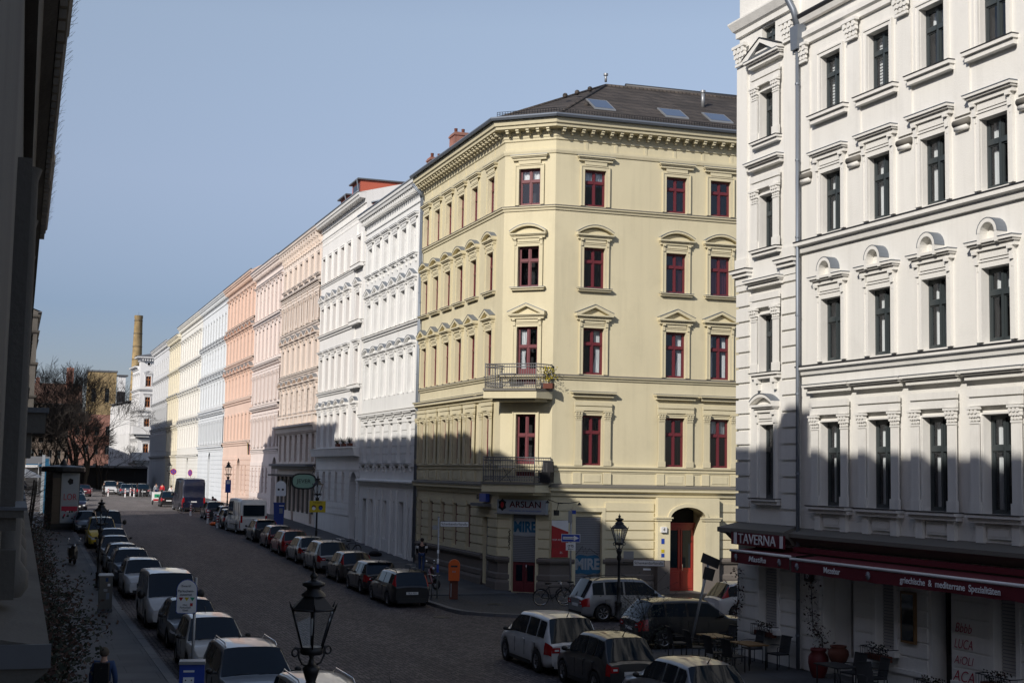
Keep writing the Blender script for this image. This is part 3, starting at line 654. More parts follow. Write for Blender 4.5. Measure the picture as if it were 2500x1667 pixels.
# ================================================================ cream tavern house on the right
CA = R(-88.56)
def tavern_house():
    # s = 0 at the building's far corner (-5.37 in survey coordinates), s grows toward the camera
    fx, fy = 22.6 - 5.37 * math.sin(R(1.44)), 35 + 5.37 * math.cos(R(1.44))
    B = thing('tavern_house', 'cream stucco house with dark windows and red tavern awnings at street level', 'building', (fx, fy, 0), CA)
    M = 'cream'; F0 = (0, 0, 0); L = 24.; Q = 3.46   # Q: length of the corner bay
    cols = [5.17, 7.53, 9.9, 12.27, 14.64, 17.0, 19.4, 21.8]; cs = 1.82
    rows = [(5.0, 2.44, 'pil', 1.0, -.04), (9.25, 1.86, 'arc3', 1.0, 0), (13.1, 1.82, 'con', 1.02, 0), (16.75, 1.76, 'plain', 1.02, 0)]
    rowq = [(5.15, 2.3, 'seg'), (9.1, 1.85, 'pil'), (13.05, 1.75, 'pil'), (16.6, 1.6, 'pil'), (19.55, .8, 'none')]
    ops = [(c - .51, c + .51, z, z + h) for c in cols for z, h, k, w, _ in rows]
    qw = .8
    opq = [(cs - qw / 2, cs + qw / 2, z, z + h) for z, h, k in rowq]
    # ground floor: doors and shuttered windows under the awning
    gr = [(1.38, 2.42, 1.15, 3.0), (4.65, 6.15, .12, 3.1, 1.4), (7.27, 8.09, 1.2, 3.05), (9.6, 10.38, .4, 3.05, .5), (12.02, 12.8, 1.15, 3.05), (14.2, 15.3, .12, 3.1, .5), (17.5, 18.6, .95, 2.95), (20.2, 21.4, .95, 2.95)]
    W = MB(); W.fr = F0
    wall(W, Q, L, 3.6, 24.6, ops, M, .26); wall(W, Q, L, -.3, 3.6, [o for o in gr if o[0] > Q], M, .3)
    W.fr = (0, -.12, 0); wall(W, 0, Q, -.3, 24.6, opq + [gr[0]], M, .26)
    W.fr = None
    W.quad((0, -.12, -.3), (0, 12, -.3), (0, 12, 24.6), (0, -.12, 24.6), M); W.quad((Q, 0, -.3), (Q, -.12, -.3), (Q, -.12, 24.6), (Q, 0, 24.6), M)
    W.quad((0, 12, -.3), (L, 12, -.3), (L, 12, 24.6), (0, 12, 24.6), M); W.quad((L, 12, -.3), (L, 0, -.3), (L, 0, 24.6), (L, 12, 24.6), M)
    W.quad((0, -.12, 24.6), (L, -.12, 24.6), (L, 12, 27), (0, 12, 27), 'slate')
    # rusticated corner strips
    W.fr = (0, -.12, 0)
    z = 4.35; 
    while z < 12.2:
        for a, b in ((-.06, .72), (Q - .78, Q + .03)): W.box(a, -.3 if a < 0 else 0, z, b, .07, z + .42, M)
        z += .5
    for a, b in ((-.04, .6), (Q - .62, Q + .02)): W.box(a, 0, 12.5, b, .08, 19.4, M); W.box(a - .03, 0, 12.5, b + .03, .13, 12.9, M)
    W.fr = F0
    rustic(W, Q + .05, L, .75, 3.0, [(o[0] - .14, o[1] + .14, 0, 9) for o in gr], .42, M, .04)
    W.box(Q + .05, 0, -.2, gr[1][0] - .1, .1, .12, M)
    for a, b in ((gr[1][1] + .05, gr[3][0] - .1), (gr[3][1] + .1, gr[5][0] - .1)): W.box(a, 0, .12, b, .07, .68, M); W.box(a, 0, .68, b, .13, .8, M); W.box(a - .1, 0, -.2, b, .14, .12, M)
    W.fr = (0, -.12, 0); rustic(W, 0.02, Q, .5, 3.0, [(gr[0][0] - .12, gr[0][1] + .12, 0, 9)], .42, M, .04)
    W.build('wall', B)
    S = MB()
    pm = [(Q, 0), (L, 0)]; pq = [(0, 3), (0, -.12), (Q, -.12)]
    string(S, pm, 12.98, M, .26, .34, 'dark_metal'); string(S, pm, 9.16, M, .2, .26, 'dark_metal')
    S.sweep(pq, [(0, 3.75), (.18, 3.78), (.3, 3.95), (.5, 4.02), (.5, 4.16), (0, 4.35)], 'stone_sill'); S.sweep(pm, [(0, 3.75), (.12, 3.78), (.3, 3.95), (.42, 4.02), (.42, 4.13), (0, 4.3)], 'stone_sill')
    for a, b in ((-.06, .76), (Q - .82, Q + .06)):
        S.fr = (0, -.12, 0); S.box(a - .05, 0, 12.3, b + .05, .2, 12.42, M); S.box(a - .1, 0, 12.42, b + .1, .28, 12.52, M); S.box(a - .12, 0, 12.52, b + .12, .3, 12.55, 'dark_metal'); S.box(a, 0, 12.05, b, .1, 12.3, M)
    S.fr = None
    S.sweep(pm, [(0, 19.1), (.1, 19.12), (.1, 19.28), (.18, 19.34), (.18, 19.5), (.04, 19.55), (.04, 19.6)], M)
    S.sweep(pm, [(.04, 19.95), (.22, 19.98), (.25, 20.05), (.25, 20.1), (.0, 20.12)], 'dark_metal'); S.sweep(pm, [(.04, 19.8), (.14, 19.82), (.2, 19.97)], M)
    S.sweep(pq, [(0, 20.4), (.1, 20.42), (.1, 20.6), (.18, 20.66), (.3, 20.9), (.3, 20.95), (0, 20.98)], M)
    S.build('string_course', B)
    K = MB(); K.sweep(pm, [(0, 24.0), (.2, 24.05), (.3, 24.3), (.8, 24.4), (.85, 24.65), (0, 24.7)], M); K.sweep(pq, [(0, 24.2), (.2, 24.25), (.3, 24.5), (.7, 24.6), (.75, 24.85), (0, 24.9)], M); K.build('cornice', B)
    # giant pilasters of the top floor with leaf capitals
    for a in [3.75] + [(c1 + c2) / 2 for c1, c2 in zip(cols[:-1], cols[1:])]:
        P = MB(); P.fr = F0; P.box(a - .3, 0, 15.2, a + .3, .055, 18.55, M)
        capital(P, a, 18.55, .28, .2, .6, M); P.build('pilaster', B)
    # rounded little ledges between the third floor windows
    for a in [3.85] + [(c1 + c2) / 2 for c1, c2 in zip(cols[:-1], cols[1:])]:
        k = MB(); k.fr = F0; k.tube([(a - .28, .06, 15.0), (a + .28, .06, 15.0)], .1, 'stone_sill', 10, cap=True); k.tube([(a - .24, .05, 14.86), (a + .24, .05, 14.86)], .08, M, 8); k.build('ledge', B)
    # panels under first floor windows
    r = random.Random(8)
    for i, c in enumerate(cols):
        for z, h, k, w, dz in rows:
            kw = {'pil': {'aw': .06, 'ex': .22}, 'arc3': {'aw': .2, 'pr': .3, 'ex': .16}, 'con': {'aw': .2, 'pr': .3, 'ex': .16}, 'plain': {'aw': .16}}[k]
            sl = True if k == 'pil' else ({'ex': .38, 'pr': .26, 'h': .26, 'cap': 'dark_metal'} if k == 'plain' else None)
            cu = r.choice({'plain': [None, 'blind', None, 'top', 'sides'], 'con': ['left', 'sides', 'right', 'sides', 'full'], 'arc3': ['sides', 'sides', 'right', 'top', 'full'], 'pil': ['sides', 'left', 'sides', 'full']}[k])
            window(B, F0, c, z, w + .02, h, 'frame_dark', k, M, ({'ex': .45, 'pr': .3, 'h': .22, 'cap': 'dark_metal'} if k == 'pil' else sl), rec=.24, fz=.34 if k != 'pil' else .3, cur=cu, kw=kw)
        k = MB(); k.fr = F0; k.box(c - .78, 0, 4.28, c - .5, .12, 4.78, M); k.box(c + .5, 0, 4.28, c + .78, .12, 4.78, M); k.box(c - .42, 0, 4.4, c + .42, .06, 4.72, M); k.box(c - .36, .06, 4.46, c + .36, .075, 4.66, M); k.build('sill_panel', B)
    FQ = (0, -.12, 0)
    for z, h, k in rowq:
        kw = {'seg': {'aw': .16, 'pr': .3, 'ex': .1}, 'pil': {'aw': .05, 'pr': .3, 'ex': .1}, 'none': {}}[k]
        k2 = k
        if z == 16.6: k2 = 'pil'
        window(B, FQ, cs, z, qw, h, 'frame_dark', k2, M, {'ex': .36, 'pr': .24, 'h': .2, 'cap': 'dark_metal', 'br': z == 9.1}, rec=.24, fz=.34, cur='sides' if z < 16 else None, kw=kw)
        if z in (13.05,):
            pass
    k = MB(); k.fr = FQ; zt = 16.6 + 1.6 + 1.12; hx = qw / 2 + .67; a = .42
    k.prism([(cs - hx, zt), (cs + hx, zt), (cs, zt + a)], 0, .1, M)
    for sg in (-1, 1):
        k.prism([(cs + sg * hx, zt), (cs + sg * hx, zt + .1), (cs, zt + a + .14), (cs, zt + a), (cs + sg * hx * .75, zt)], 0, .34, M); k.prism([(cs + sg * (hx + .02), zt + .1), (cs + sg * (hx + .02), zt + .13), (cs, zt + a + .17), (cs, zt + a + .14)], 0, .37, 'dark_metal')
    k.build('pediment', B)
    for a in (.28, Q - .3): k = MB(); k.fr = FQ; capital(k, a, 19.4, .3, .2, .7, M); k.build('capital', B)
    # ground floor fillings
    for (a, b, p, q, *_), cv in zip(gr, range(9)):
        fr = FQ if a < Q else F0
        if p > .9:
            shutter(B, fr, a + .01, b - .01, p, q, 'shutter_light', .2)
            k = MB(); k.fr = fr; k.box(a - .14, 0, p, a, .07, q + .12, M); k.box(b, 0, p, b + .14, .07, q + .12, M); k.box(a - .2, 0, p - .14, b + .2, .2, p, M); k.build('window_surround', B)
    door_panel(B, F0, 5.8, .12, .68, 2.8, 'iron', 'house_door', 1.3, glazed=False, dbl=False)
    door_panel(B, F0, 9.99, .4, .77, 2.6, 'iron', 'tavern_door', .45, dbl=True)
    k = MB(); k.fr = F0; k.box(4.66, -.46, .15, 5.45, -.4, 3.1, M); k.build('side_wall', B)
    k = MB(); k.fr = F0; k.box(4.6, -.9, 0, 6.3, .3, .14, 'granite'); k.build('doorstep', B)
    downpipe(B, F0, Q + .16, .1, 19.0, 'zinc', .2, False)
    k = MB(); k.fr = F0; k.prism([(Q, 19.0), (Q + .34, 19.0), (Q + .42, 19.75), (Q - .05, 19.75)], .06, .34, 'zinc'); k.tube([(Q + .16, .2, 19.7), (Q + .1, .3, 20.3), (Q - .1, .5, 20.9), (Q - .2, .7, 21.6)], .1, 'zinc', 8); k.build('rain_hopper', B)
    return B, (fx, fy)
TH, TO = tavern_house()
def cw(s, d, z):
    c, k = math.cos(CA), math.sin(CA); return (TO[0] + s * c + d * k, TO[1] + s * k - d * c, z)

# ================================================================ the long row beyond the corner
def row_house(name, label, y1, y0, m, floors, n=6, X=22.3, cols=None, frame='frame_white', strings=(), top=23.3, corn='dentil', ground=(), gcorn=None, rust=None, door=None, depth=12, roofm='slate', ww=1.05, rec=.3, extra=None, ridge=3.2, zoff=0., cap='zinc', doorm='door_grey', vj=None):
    """y1 far end, y0 near end; facade looks to -X; s runs from the far end toward the camera"""
    zb = zg((y0 + y1) / 2); L = y1 - y0
    B = thing(name, label, 'building', (X, y1, zb), -math.pi / 2)
    F0 = (0, 0, 0); z_ = lambda z: z - zb
    if cols is None: cols = [L * (i + .5) / n for i in range(n)]
    ops = []
    for f in floors:
        for c in cols: ops.append((c - ww / 2, c + ww / 2, z_(f[0]), z_(f[1])))
    gops = [(a, b, p, q) + tuple(r) for a, b, p, q, *r in ground]
    W = MB(); W.fr = F0
    gz = z_(gcorn) if gcorn else 0
    dop = []
    if door: dop = [(door[0] - door[1] / 2, door[0] + door[1] / 2, -.1, door[2], .5)]
    wall(W, 0, L, -1.2, z_(top) - .4, ops + gops + dop, m, rec)
    if door: spandrel(W, door[0] - door[1] / 2, door[0] + door[1] / 2, door[2] - door[1] * .5, door[2], m, .5, 10, .003)
    if rust:
        for z0, z1, rh in rust: rustic(W, .02, L - .02, z_(z0), z_(z1), ops + gops + dop, rh, m, .05, vj=vj)
    W.fr = None
    zt = z_(top)
    W.quad((0, 0, -1), (0, depth, -1), (0, depth, zt), (0, 0, zt), m); W.quad((L, 0, -1), (L, depth, -1), (L, depth, zt), (L, 0, zt), m)
    W.build('wall', B)
    Rf = MB(); Rf.quad((0, -.5, zt), (L, -.5, zt), (L, 5.5, zt + ridge), (0, 5.5, zt + ridge), roofm); Rf.quad((0, depth, zt), (L, depth, zt), (L, 5.5, zt + ridge), (0, 5.5, zt + ridge), roofm)
    for s in (0, L): Rf.add([(s, -.5, zt), (s, 5.5, zt + ridge), (s, depth, zt)], [(0, 1, 2)], m)
    Rf.tube([(0, -.62, zt + .02), (L, -.62, zt + .02)], .09, 'zinc', 6); Rf.build('roof', B)
    S = MB(); pa = [(0, 0), (L, 0)]
    for z, d, h in strings: string(S, pa, z_(z), m, d, h)
    if gcorn: S.sweep(pa, [(0, gz - .35), (.1, gz - .33), (.16, gz - .12), (.34, gz - .08), (.34, gz), (0, gz + .08)], m)
    S.build('string_course', B)
    K = MB()
    K.sweep(pa, [(0, zt - 1.3), (.08, zt - 1.28), (.08, zt - 1.18), (.02, zt - 1.15)], m)
    K.sweep(pa, [(0, zt - .72), (.1, zt - .7), (.1, zt - .42), (.5, zt - .38), (.55, zt - .25), (.62, zt - .2), (.66, zt - .03), (0, zt - .005)], m)
    K.fr = F0
    if corn == 'dentil':
        k = int(L / .42)
        for i in range(k): s = (i + .5) * L / k; K.box(s - .08, .09, zt - .66, s + .08, .42, zt - .41, m)
    elif corn == 'bracket':
        k = int(L / 1.0)
        for i in range(k): s = (i + .5) * L / k; K.box(s - .13, 0, zt - .75, s + .13, .52, zt - .42, m); K.box(s - .11, 0, zt - 1.1, s + .11, .3, zt - .75, m); K.box(s - .09, 0, zt - 1.35, s + .09, .16, zt - 1.1, m)
    elif corn == 'grid':
        k = int(L / .32)
        for i in range(k):
            s = (i + .5) * L / k
            for j in range(3): K.box(s - .11, 0, zt - 1.75 + j * .3, s + .11, .03, zt - 1.53 + j * .3, m)
    K.build('cornice', B)
    for f in floors:
        z0, z1, kind = f[:3]; o = f[3] if len(f) > 3 else {}
        for c in cols:
            window(B, F0, c, z_(z0), ww, z1 - z0, o.get('frame', frame), kind, m, o.get('sill'), rec=rec - .04, fz=o.get('fz', .3), cur=o.get('cur'), kw={'ex': o.get('ex', .2), 'pr': o.get('pr', .26), 'aw': o.get('aw', .17), 'cap': o.get('cap', cap)})
    for g in ground:
        a, b, p, q = g[:4]
        if p < .5: door_panel(B, F0, (a + b) / 2, p, b - a, q - p, doorm, 'door', .27)
        else: window(B, F0, (a + b) / 2, p, b - a, q - p, frame, 'none', m, None, rec=rec - .04)
    if door: door_panel(B, F0, door[0], -.1, door[1], door[2] + .08, 'dark_wall' if doorm == 'dark' else doorm, 'gateway_door', .46)
    if extra: extra(B, F0, L, zt, zb)
    return B
fl = lambda **k: k
GR = "row houses along the right side of the street"

def exA(B, F0, L, zt, zb):
    chimney(B, 5.9, 4.7, zt, 28.1 - zb, 1.2, 1.0); chimney(B, .4, 4.7, zt, 27.6 - zb, .9, 1.)
    downpipe(B, F0, L - .1, .2, zt - 1.2)
    for s in (2.55, 4.6, 6.1, 8.3, 9.8, 12.0, 13.2): k = MB(); k.fr = F0; k.box(s - .16, 0, -.5, s + .16, .1, 3.95, 'white_a'); k.build('pilaster', B)
gA_ = [(1.0, 2.1, .15, 3.3), (2.9, 3.8, .9, 3.3), (5.2, 5.9, .9, 3.3), (6.5, 7.3, .9, 3.3), (8.9, 9.6, .9, 3.3), (10.3, 11.3, .15, 3.3), (12.4, 13.4, .15, 3.0)]
row_house('row_house', 'white house beside the yellow corner, pointed pediments over one floor and arched over the next', 92.6, 78.35, 'white_a',
    [(6.25, 8.75, 'bare', fl(sill=dict(ex=.2, br=True))), (10.5, 12.87, 'seg', fl(ex=.22)), (14.82, 16.85, 'ped', fl(ex=.22)), (18.84, 20.69, 'flat', fl(sill=dict(ex=.3, br=True)))],
    cols=[12.27 - 0, 10.1, 7.95, 5.75, 3.6, 1.45], strings=[(14.72, .2, .26), (9.5, .3, .36), (6.0, .06, .1)], top=23.1, gcorn=5.15, rust=[(5.9, 9.2, .47)], ground=gA_, extra=exA, ridge=2.)
def exB(B, F0, L, zt, zb):
    # wider bay at the near end
    k = MB(); k.fr = F0; z_ = lambda z: z - zb
    k.box(L - 2.7, 0, z_(7.35), L - 2.4, .1, zt - 1.9, 'white_b'); k.box(L - .3, 0, z_(7.35), L - .02, .1, zt - 1.9, 'white_b')
    for z in (20.0, 16.05, 11.6): k.box(L - 2.9, 0, z_(z) - .2, L, .4, z_(z) + .02, 'white_b'); k.box(L - 2.95, 0, z_(z) + .02, L, .43, z_(z) + .05, 'stone_sill')
    k.build('bay_trim', B)
    k = MB(); k.fr = F0; k.sweep([(0, 0), (L, 0)], [(0, z_(7.0) - .3), (.4, z_(7.0) - .25), (.5, z_(7.25)), (.55, z_(7.3)), (0, z_(7.38))], 'white_b'); k.build('ledge', B)
    door_x = L - 1.3
    for x0, y0_, y1_, h in ((L - 5.6, .5, 5.6, 1.75), (L - 9.4, .5, 4.6, 1.3)):
        d = MB(); d.box(x0 - 1.2, y0_, zt, x0 + 1.4, y1_, zt + h, 'rust_roof'); d.box(x0 - 1.35, y0_ - .25, zt + h, x0 + 1.55, y1_ + .3, zt + h + .1, 'slate'); d.box(x0 - .9, y0_ - .02, zt + .35, x0 + 1.1, y0_, zt + h - .2, 'car_glass')
        d.tube([(x0 + 1.45, y0_ - .3, zt + h), (x0 + 1.45, y0_ - .1, zt + .5), (x0 + 1.45, y0_ - .4, zt + .1)], .05, 'zinc', 6)
        d.build('dormer', B)
    g = MB(); g.add([(L + .1, .4, zt - 2.2), (L + .1, 8.2, zt - 1.5), (L + .1, 8.2, zt + 1.7), (L + .1, .4, zt - .75), (L - .2, .4, zt - 2.2), (L - .2, 8.2, zt - 1.5), (L - .2, 8.2, zt + 1.7), (L - .2, .4, zt - .75)], [(0, 1, 2, 3), (7, 6, 5, 4), (0, 3, 7, 4), (3, 2, 6, 7)], 'red_brick'); g.build('fire_wall', B)
    g = MB(); g.add([(L + .2, .3, zt - .71), (L + .2, 8.2, zt + 1.76), (L - .3, 8.2, zt + 1.76), (L - .3, .3, zt - .71)], [(0, 1, 2, 3)], 'zinc'); g.tube([(L - .05, .3, zt - .7), (L - .05, 8.2, zt + 1.77)], .12, 'zinc', 6); g.build('wall_capping', B)
    for c in (L - 1.8, L - 3.7, L - 5.6):
        f = MB(); f.fr = F0; r = random.Random(int(c * 10)); zz = z_(7.42)
        f.box(c - .35, .18, zz, c + .35, .42, zz + .2, 'terracotta_dull')
        for i in range(26): f.tube([(c - .3 + .6 * r.random(), .3, zz + .15), (c - .4 + .8 * r.random(), .1 + .5 * r.random(), zz + .35 + .35 * r.random())], .012, 'leaf_dark', 3)
        f.build('flower_box', B)
row_house('row_house', 'tall white house with brown window frames and red dormers, second house past the yellow corner', 107.1, 92.7, 'white_b',
    [(7.43, 9.86, 'seg', fl(ex=.16)), (11.74, 14.18, 'flat', fl(ex=.12)), (16.14, 18.12, 'ped', fl(ex=.16)), (20.11, 22.06, 'plain')],
    cols=[.95, 3.15, 5.2, 7.4, 9.6, 12.6], frame='frame_brown', strings=[(16.05, .22, .28), (11.6, .2, .26), (20.0, .14, .2)], top=24.9, corn='grid', gcorn=None, door=(12.6, 2.0, 4.6), rust=[(2.6, 5.9, .45)],
    ground=[(.5, 1.3, 2.4, 4.55), (2.7, 3.6, 2.4, 4.55), (4.8, 5.6, 2.4, 4.55), (7.0, 7.8, 2.4, 4.55), (9.2, 10.0, 2.4, 4.55)], extra=exB, X=22.3, ridge=1.6)
def exC(B, F0, L, zt, zb):
    z_ = lambda z: z - zb; m = 'ochre_pink'
    k = MB(); k.sweep([(0, 0), (L, 0)], [(0, z_(8.75)), (.3, z_(8.85)), (.35, z_(9.2)), (.6, z_(9.25)), (.6, z_(9.4)), (0, z_(9.5))], m); k.fr = F0
    n = 26
    for i in range(n): s = (i + .5) * L / n; k.box(s - .1, 0, z_(9.5), s + .1, .2, z_(10.1), m) if i % 3 else k.box(s - .22, 0, z_(9.5), s + .22, .24, z_(10.1), m)
    k.box(0, 0, z_(10.1), L, .26, z_(10.22), m)
    for i in range(40): s = (i + .5) * L / 40; k.box(s - .08, 0, z_(8.72), s + .08, .26, z_(8.95), m)
    k.build('balustrade', B)
    # shop front
    k = MB(); k.fr = F0; k.box(.2, 0, 4.35, L - .1, .6, 4.6, 'stone_sill'); k.box(0, 0, 4.6, L, .8, 4.78, 'sheet_top'); k.box(.3, 0, 3.75, L - .3, .9, 3.9, 'dark_metal')
    for i in range(9): s = 1.0 + i * 1.85; k.box(s - .14, 0, .9, s + .14, .16, 3.75, 'stone_sill')
    k.build('shop_front', B)
row_house('row_house', 'ornate ochre pink house with bracketed cornice above the pub sign', 123.6, 107.2, 'ochre_pink',
    [(6.36, 8.58, 'bare', fl(frame='frame_brown')), (10.4, 12.27, 'seg', fl(sill=True, cap='metal_sheet', ex=.26, pr=.36)), (13.9, 16.0, 'ped', fl(cap='metal_sheet', ex=.26, pr=.36)), (17.6, 19.6, 'pil', fl(ex=.1)), (21.3, 22.95, 'plain', fl(sill=True))],
    n=7, strings=[(20.4, .24, .3), (17.45, .2, .3), (13.75, .2, .25), (6.1, .2, .3)], top=24.9, corn='bracket', rust=[(6.2, 8.7, .42), (10.4, 12.4, .5)], ground=[(1.3, 2.3, 1., 3.5), (3.1, 4.1, 1., 3.5), (5, 6, 1., 3.5), (6.9, 7.9, .1, 3.5), (8.7, 9.7, 1., 3.5), (10.5, 11.6, 1., 3.5), (12.5, 13.5, 1., 3.5), (14.4, 15.4, .1, 3.5)], frame='frame_brown', extra=exC, doorm='frame_brown', vj=.9)
row_house('row_house', 'pale pink house with plain flat hoods, next to the ochre pink one', 138.6, 123.7, 'pale_pink',
    [(7.78, 10.37, 'pil', fl(ex=.05)), (12.02, 14.49, 'pil', fl(ex=.05)), (16.08, 19.0, 'flat'), (20.2, 22.85, 'flat')],
    n=7, frame='frame_brown', rec=.2, strings=[(19.95, .3, .4), (15.7, .3, .4), (11.7, .3, .4), (7.5, .14, .3)], top=25.0, gcorn=None, door=(13.2, 2.2, 5.2), rust=[(1.5, 6.4, .5)], ground=[(1., 1.9, 1.9, 4.2), (3., 3.9, 1.9, 4.2), (5, 5.9, 1.9, 4.2), (7, 7.9, 1.9, 4.2), (9, 9.9, 1.9, 4.2)])
row_house('row_house', 'salmon coloured house with two rows of grey capped pediments', 157.9, 138.7, 'salmon',
    [(8.7, 11.28, 'plain'), (13.1, 15.3, 'ped', fl(pr=.4, ex=.3, cap='metal_sheet')), (17.15, 19.5, 'seg', fl(pr=.4, ex=.3, cap='metal_sheet')), (21.1, 23.7, 'flat')],
    n=8, frame='frame_brown', rec=.2, strings=[(20.9, .24, .3), (16.9, .24, .3), (12.85, .25, .4), (8.5, .2, .4)], top=25.6, gcorn=None, door=(11.5, 2.2, 6.0 - 1.0), rust=[(2.1, 7.0, .5)], vj=1.2,
    ground=[(1., 1.9, 1.5, 4.2), (3.4, 4.3, 1.5, 4.2), (6, 6.9, 1.5, 4.2), (8.2, 9.1, 1.5, 4.2), (13.6, 14.5, 1.5, 4.2), (16., 16.9, 1.5, 4.2)])
row_house('row_house', 'ice blue grey house with two dark arched gateways, behind the dark blue van', 179.8, 158.0, 'ice_blue',
    [(8.54, 11.02, 'pil', fl(ex=.02)), (12.92, 15.54, 'ped', fl(pr=.4, ex=.26, cap='metal_sheet')), (17.19, 19.57, 'seg', fl(pr=.4, ex=.26, cap='metal_sheet')), (20.62, 23.23, 'plain')],
    n=9, frame='frame_dark', rec=.2, strings=[(20.3, .25, .3), (16.9, .2, .3), (12.6, .3, .5), (8.3, .3, .5)], top=25.6, door=(10.5, 2.2, 5.6), rust=[(2.1, 8.0, .5)], vj=1.2, doorm='dark')
row_house('row_house', 'creamy white house with a small round gable, between the ice blue and butter yellow ones', 204.1, 179.9, 'white_g',
    [(8.33, 10.97, 'ped', fl(pr=.36, ex=.22, cap='metal_sheet')), (12.64, 15.17, 'seg', fl(pr=.36, ex=.22, cap='metal_sheet')), (16.61, 18.91, 'flat'), (20.29, 22.88, 'flat')],
    n=9, frame='frame_brown', rec=.2, strings=[(19.9, .3, .3), (16.2, .2, .3), (12.3, .2, .3), (7.35, .25, .4)], top=25.6, door=(13, 2.2, 5.2), rust=[(2.1, 7.2, .5)], vj=1.3)
row_house('row_house', 'butter yellow house, far along the row', 219.1, 204.2, 'butter',
    [(8.06, 10.77, 'flat'), (12.28, 15.28, 'seg', fl(pr=.34, ex=.2)), (16.53, 19.1, 'flat'), (20.25, 23.04, 'flat')],
    n=6, frame='frame_brown', rec=.2, strings=[(19.8, .3, .3), (16, .2, .3), (11.8, .3, .4), (7.4, .25, .4)], top=24.8, rust=[(2.1, 7.2, .5)], vj=1.3)
row_house('row_house', 'silver grey house at the far end of the row with its foot in shade', 245., 219.2, 'silver_grey',
    [(8.16, 10.74, 'pil', fl(ex=.0)), (12.24, 14.96, 'pil', fl(ex=.0)), (16.58, 19.06, 'flat'), (20.62, 22.58, 'plain')],
    n=9, frame='frame_dark', rec=.2, strings=[(19.8, .3, .3), (16, .2, .3), (11.7, .3, .4), (7.4, .3, .4)], top=25.2, rust=[(2.1, 7.2, .5)], vj=1.3)
# ================================================================ far corner house, works and things beyond the square
def simple_house(name, label, loc, rot, L, H, m, rows, n, depth=10, frame='frame_white', ww=1.0, roofm='slate', ridge=3., kinds=None, over=.5, groove=False, cat='building'):
    B = thing(name, label, cat, loc, rot); F0 = (0, 0, 0)
    cols = [L * (i + .5) / n for i in range(n)]
    ops = [(c - ww / 2, c + ww / 2, z, z + h) for c in cols for z, h in rows]
    W = MB(); W.fr = F0; wall(W, 0, L, -1.5, H, ops, m, .25)
    W.fr = None
    W.quad((0, 0, -1.5), (0, depth, -1.5), (0, depth, H), (0, 0, H), m); W.quad((L, 0, -1.5), (L, depth, -1.5), (L, depth, H), (L, 0, H), m); W.quad((0, depth, -1.5), (L, depth, -1.5), (L, depth, H), (0, depth, H), m)
    if groove:
        W.fr = F0
        for i in range(n + 1): W.box(L * i / n - .12, 0, 0, L * i / n + .12, .12, H - .5, m)
    W.build('wall', B)
    Rf = MB(); Rf.quad((0, -over, H), (L, -over, H), (L, depth / 2, H + ridge), (0, depth / 2, H + ridge), roofm); Rf.quad((0, depth, H), (L, depth, H), (L, depth / 2, H + ridge), (0, depth / 2, H + ridge), roofm)
    for s in (0, L): Rf.add([(s, 0, H), (s, depth / 2, H + ridge), (s, depth, H)], [(0, 1, 2)], m)
    Rf.box(0, -over, H - .12, L, 0, H, 'sheet_top'); Rf.build('roof', B)
    for j, (z, h) in enumerate(rows):
        for c in cols: window(B, F0, c, z, ww, h, frame, kinds[j] if kinds else 'bare', m, None, rec=.2)
    return B
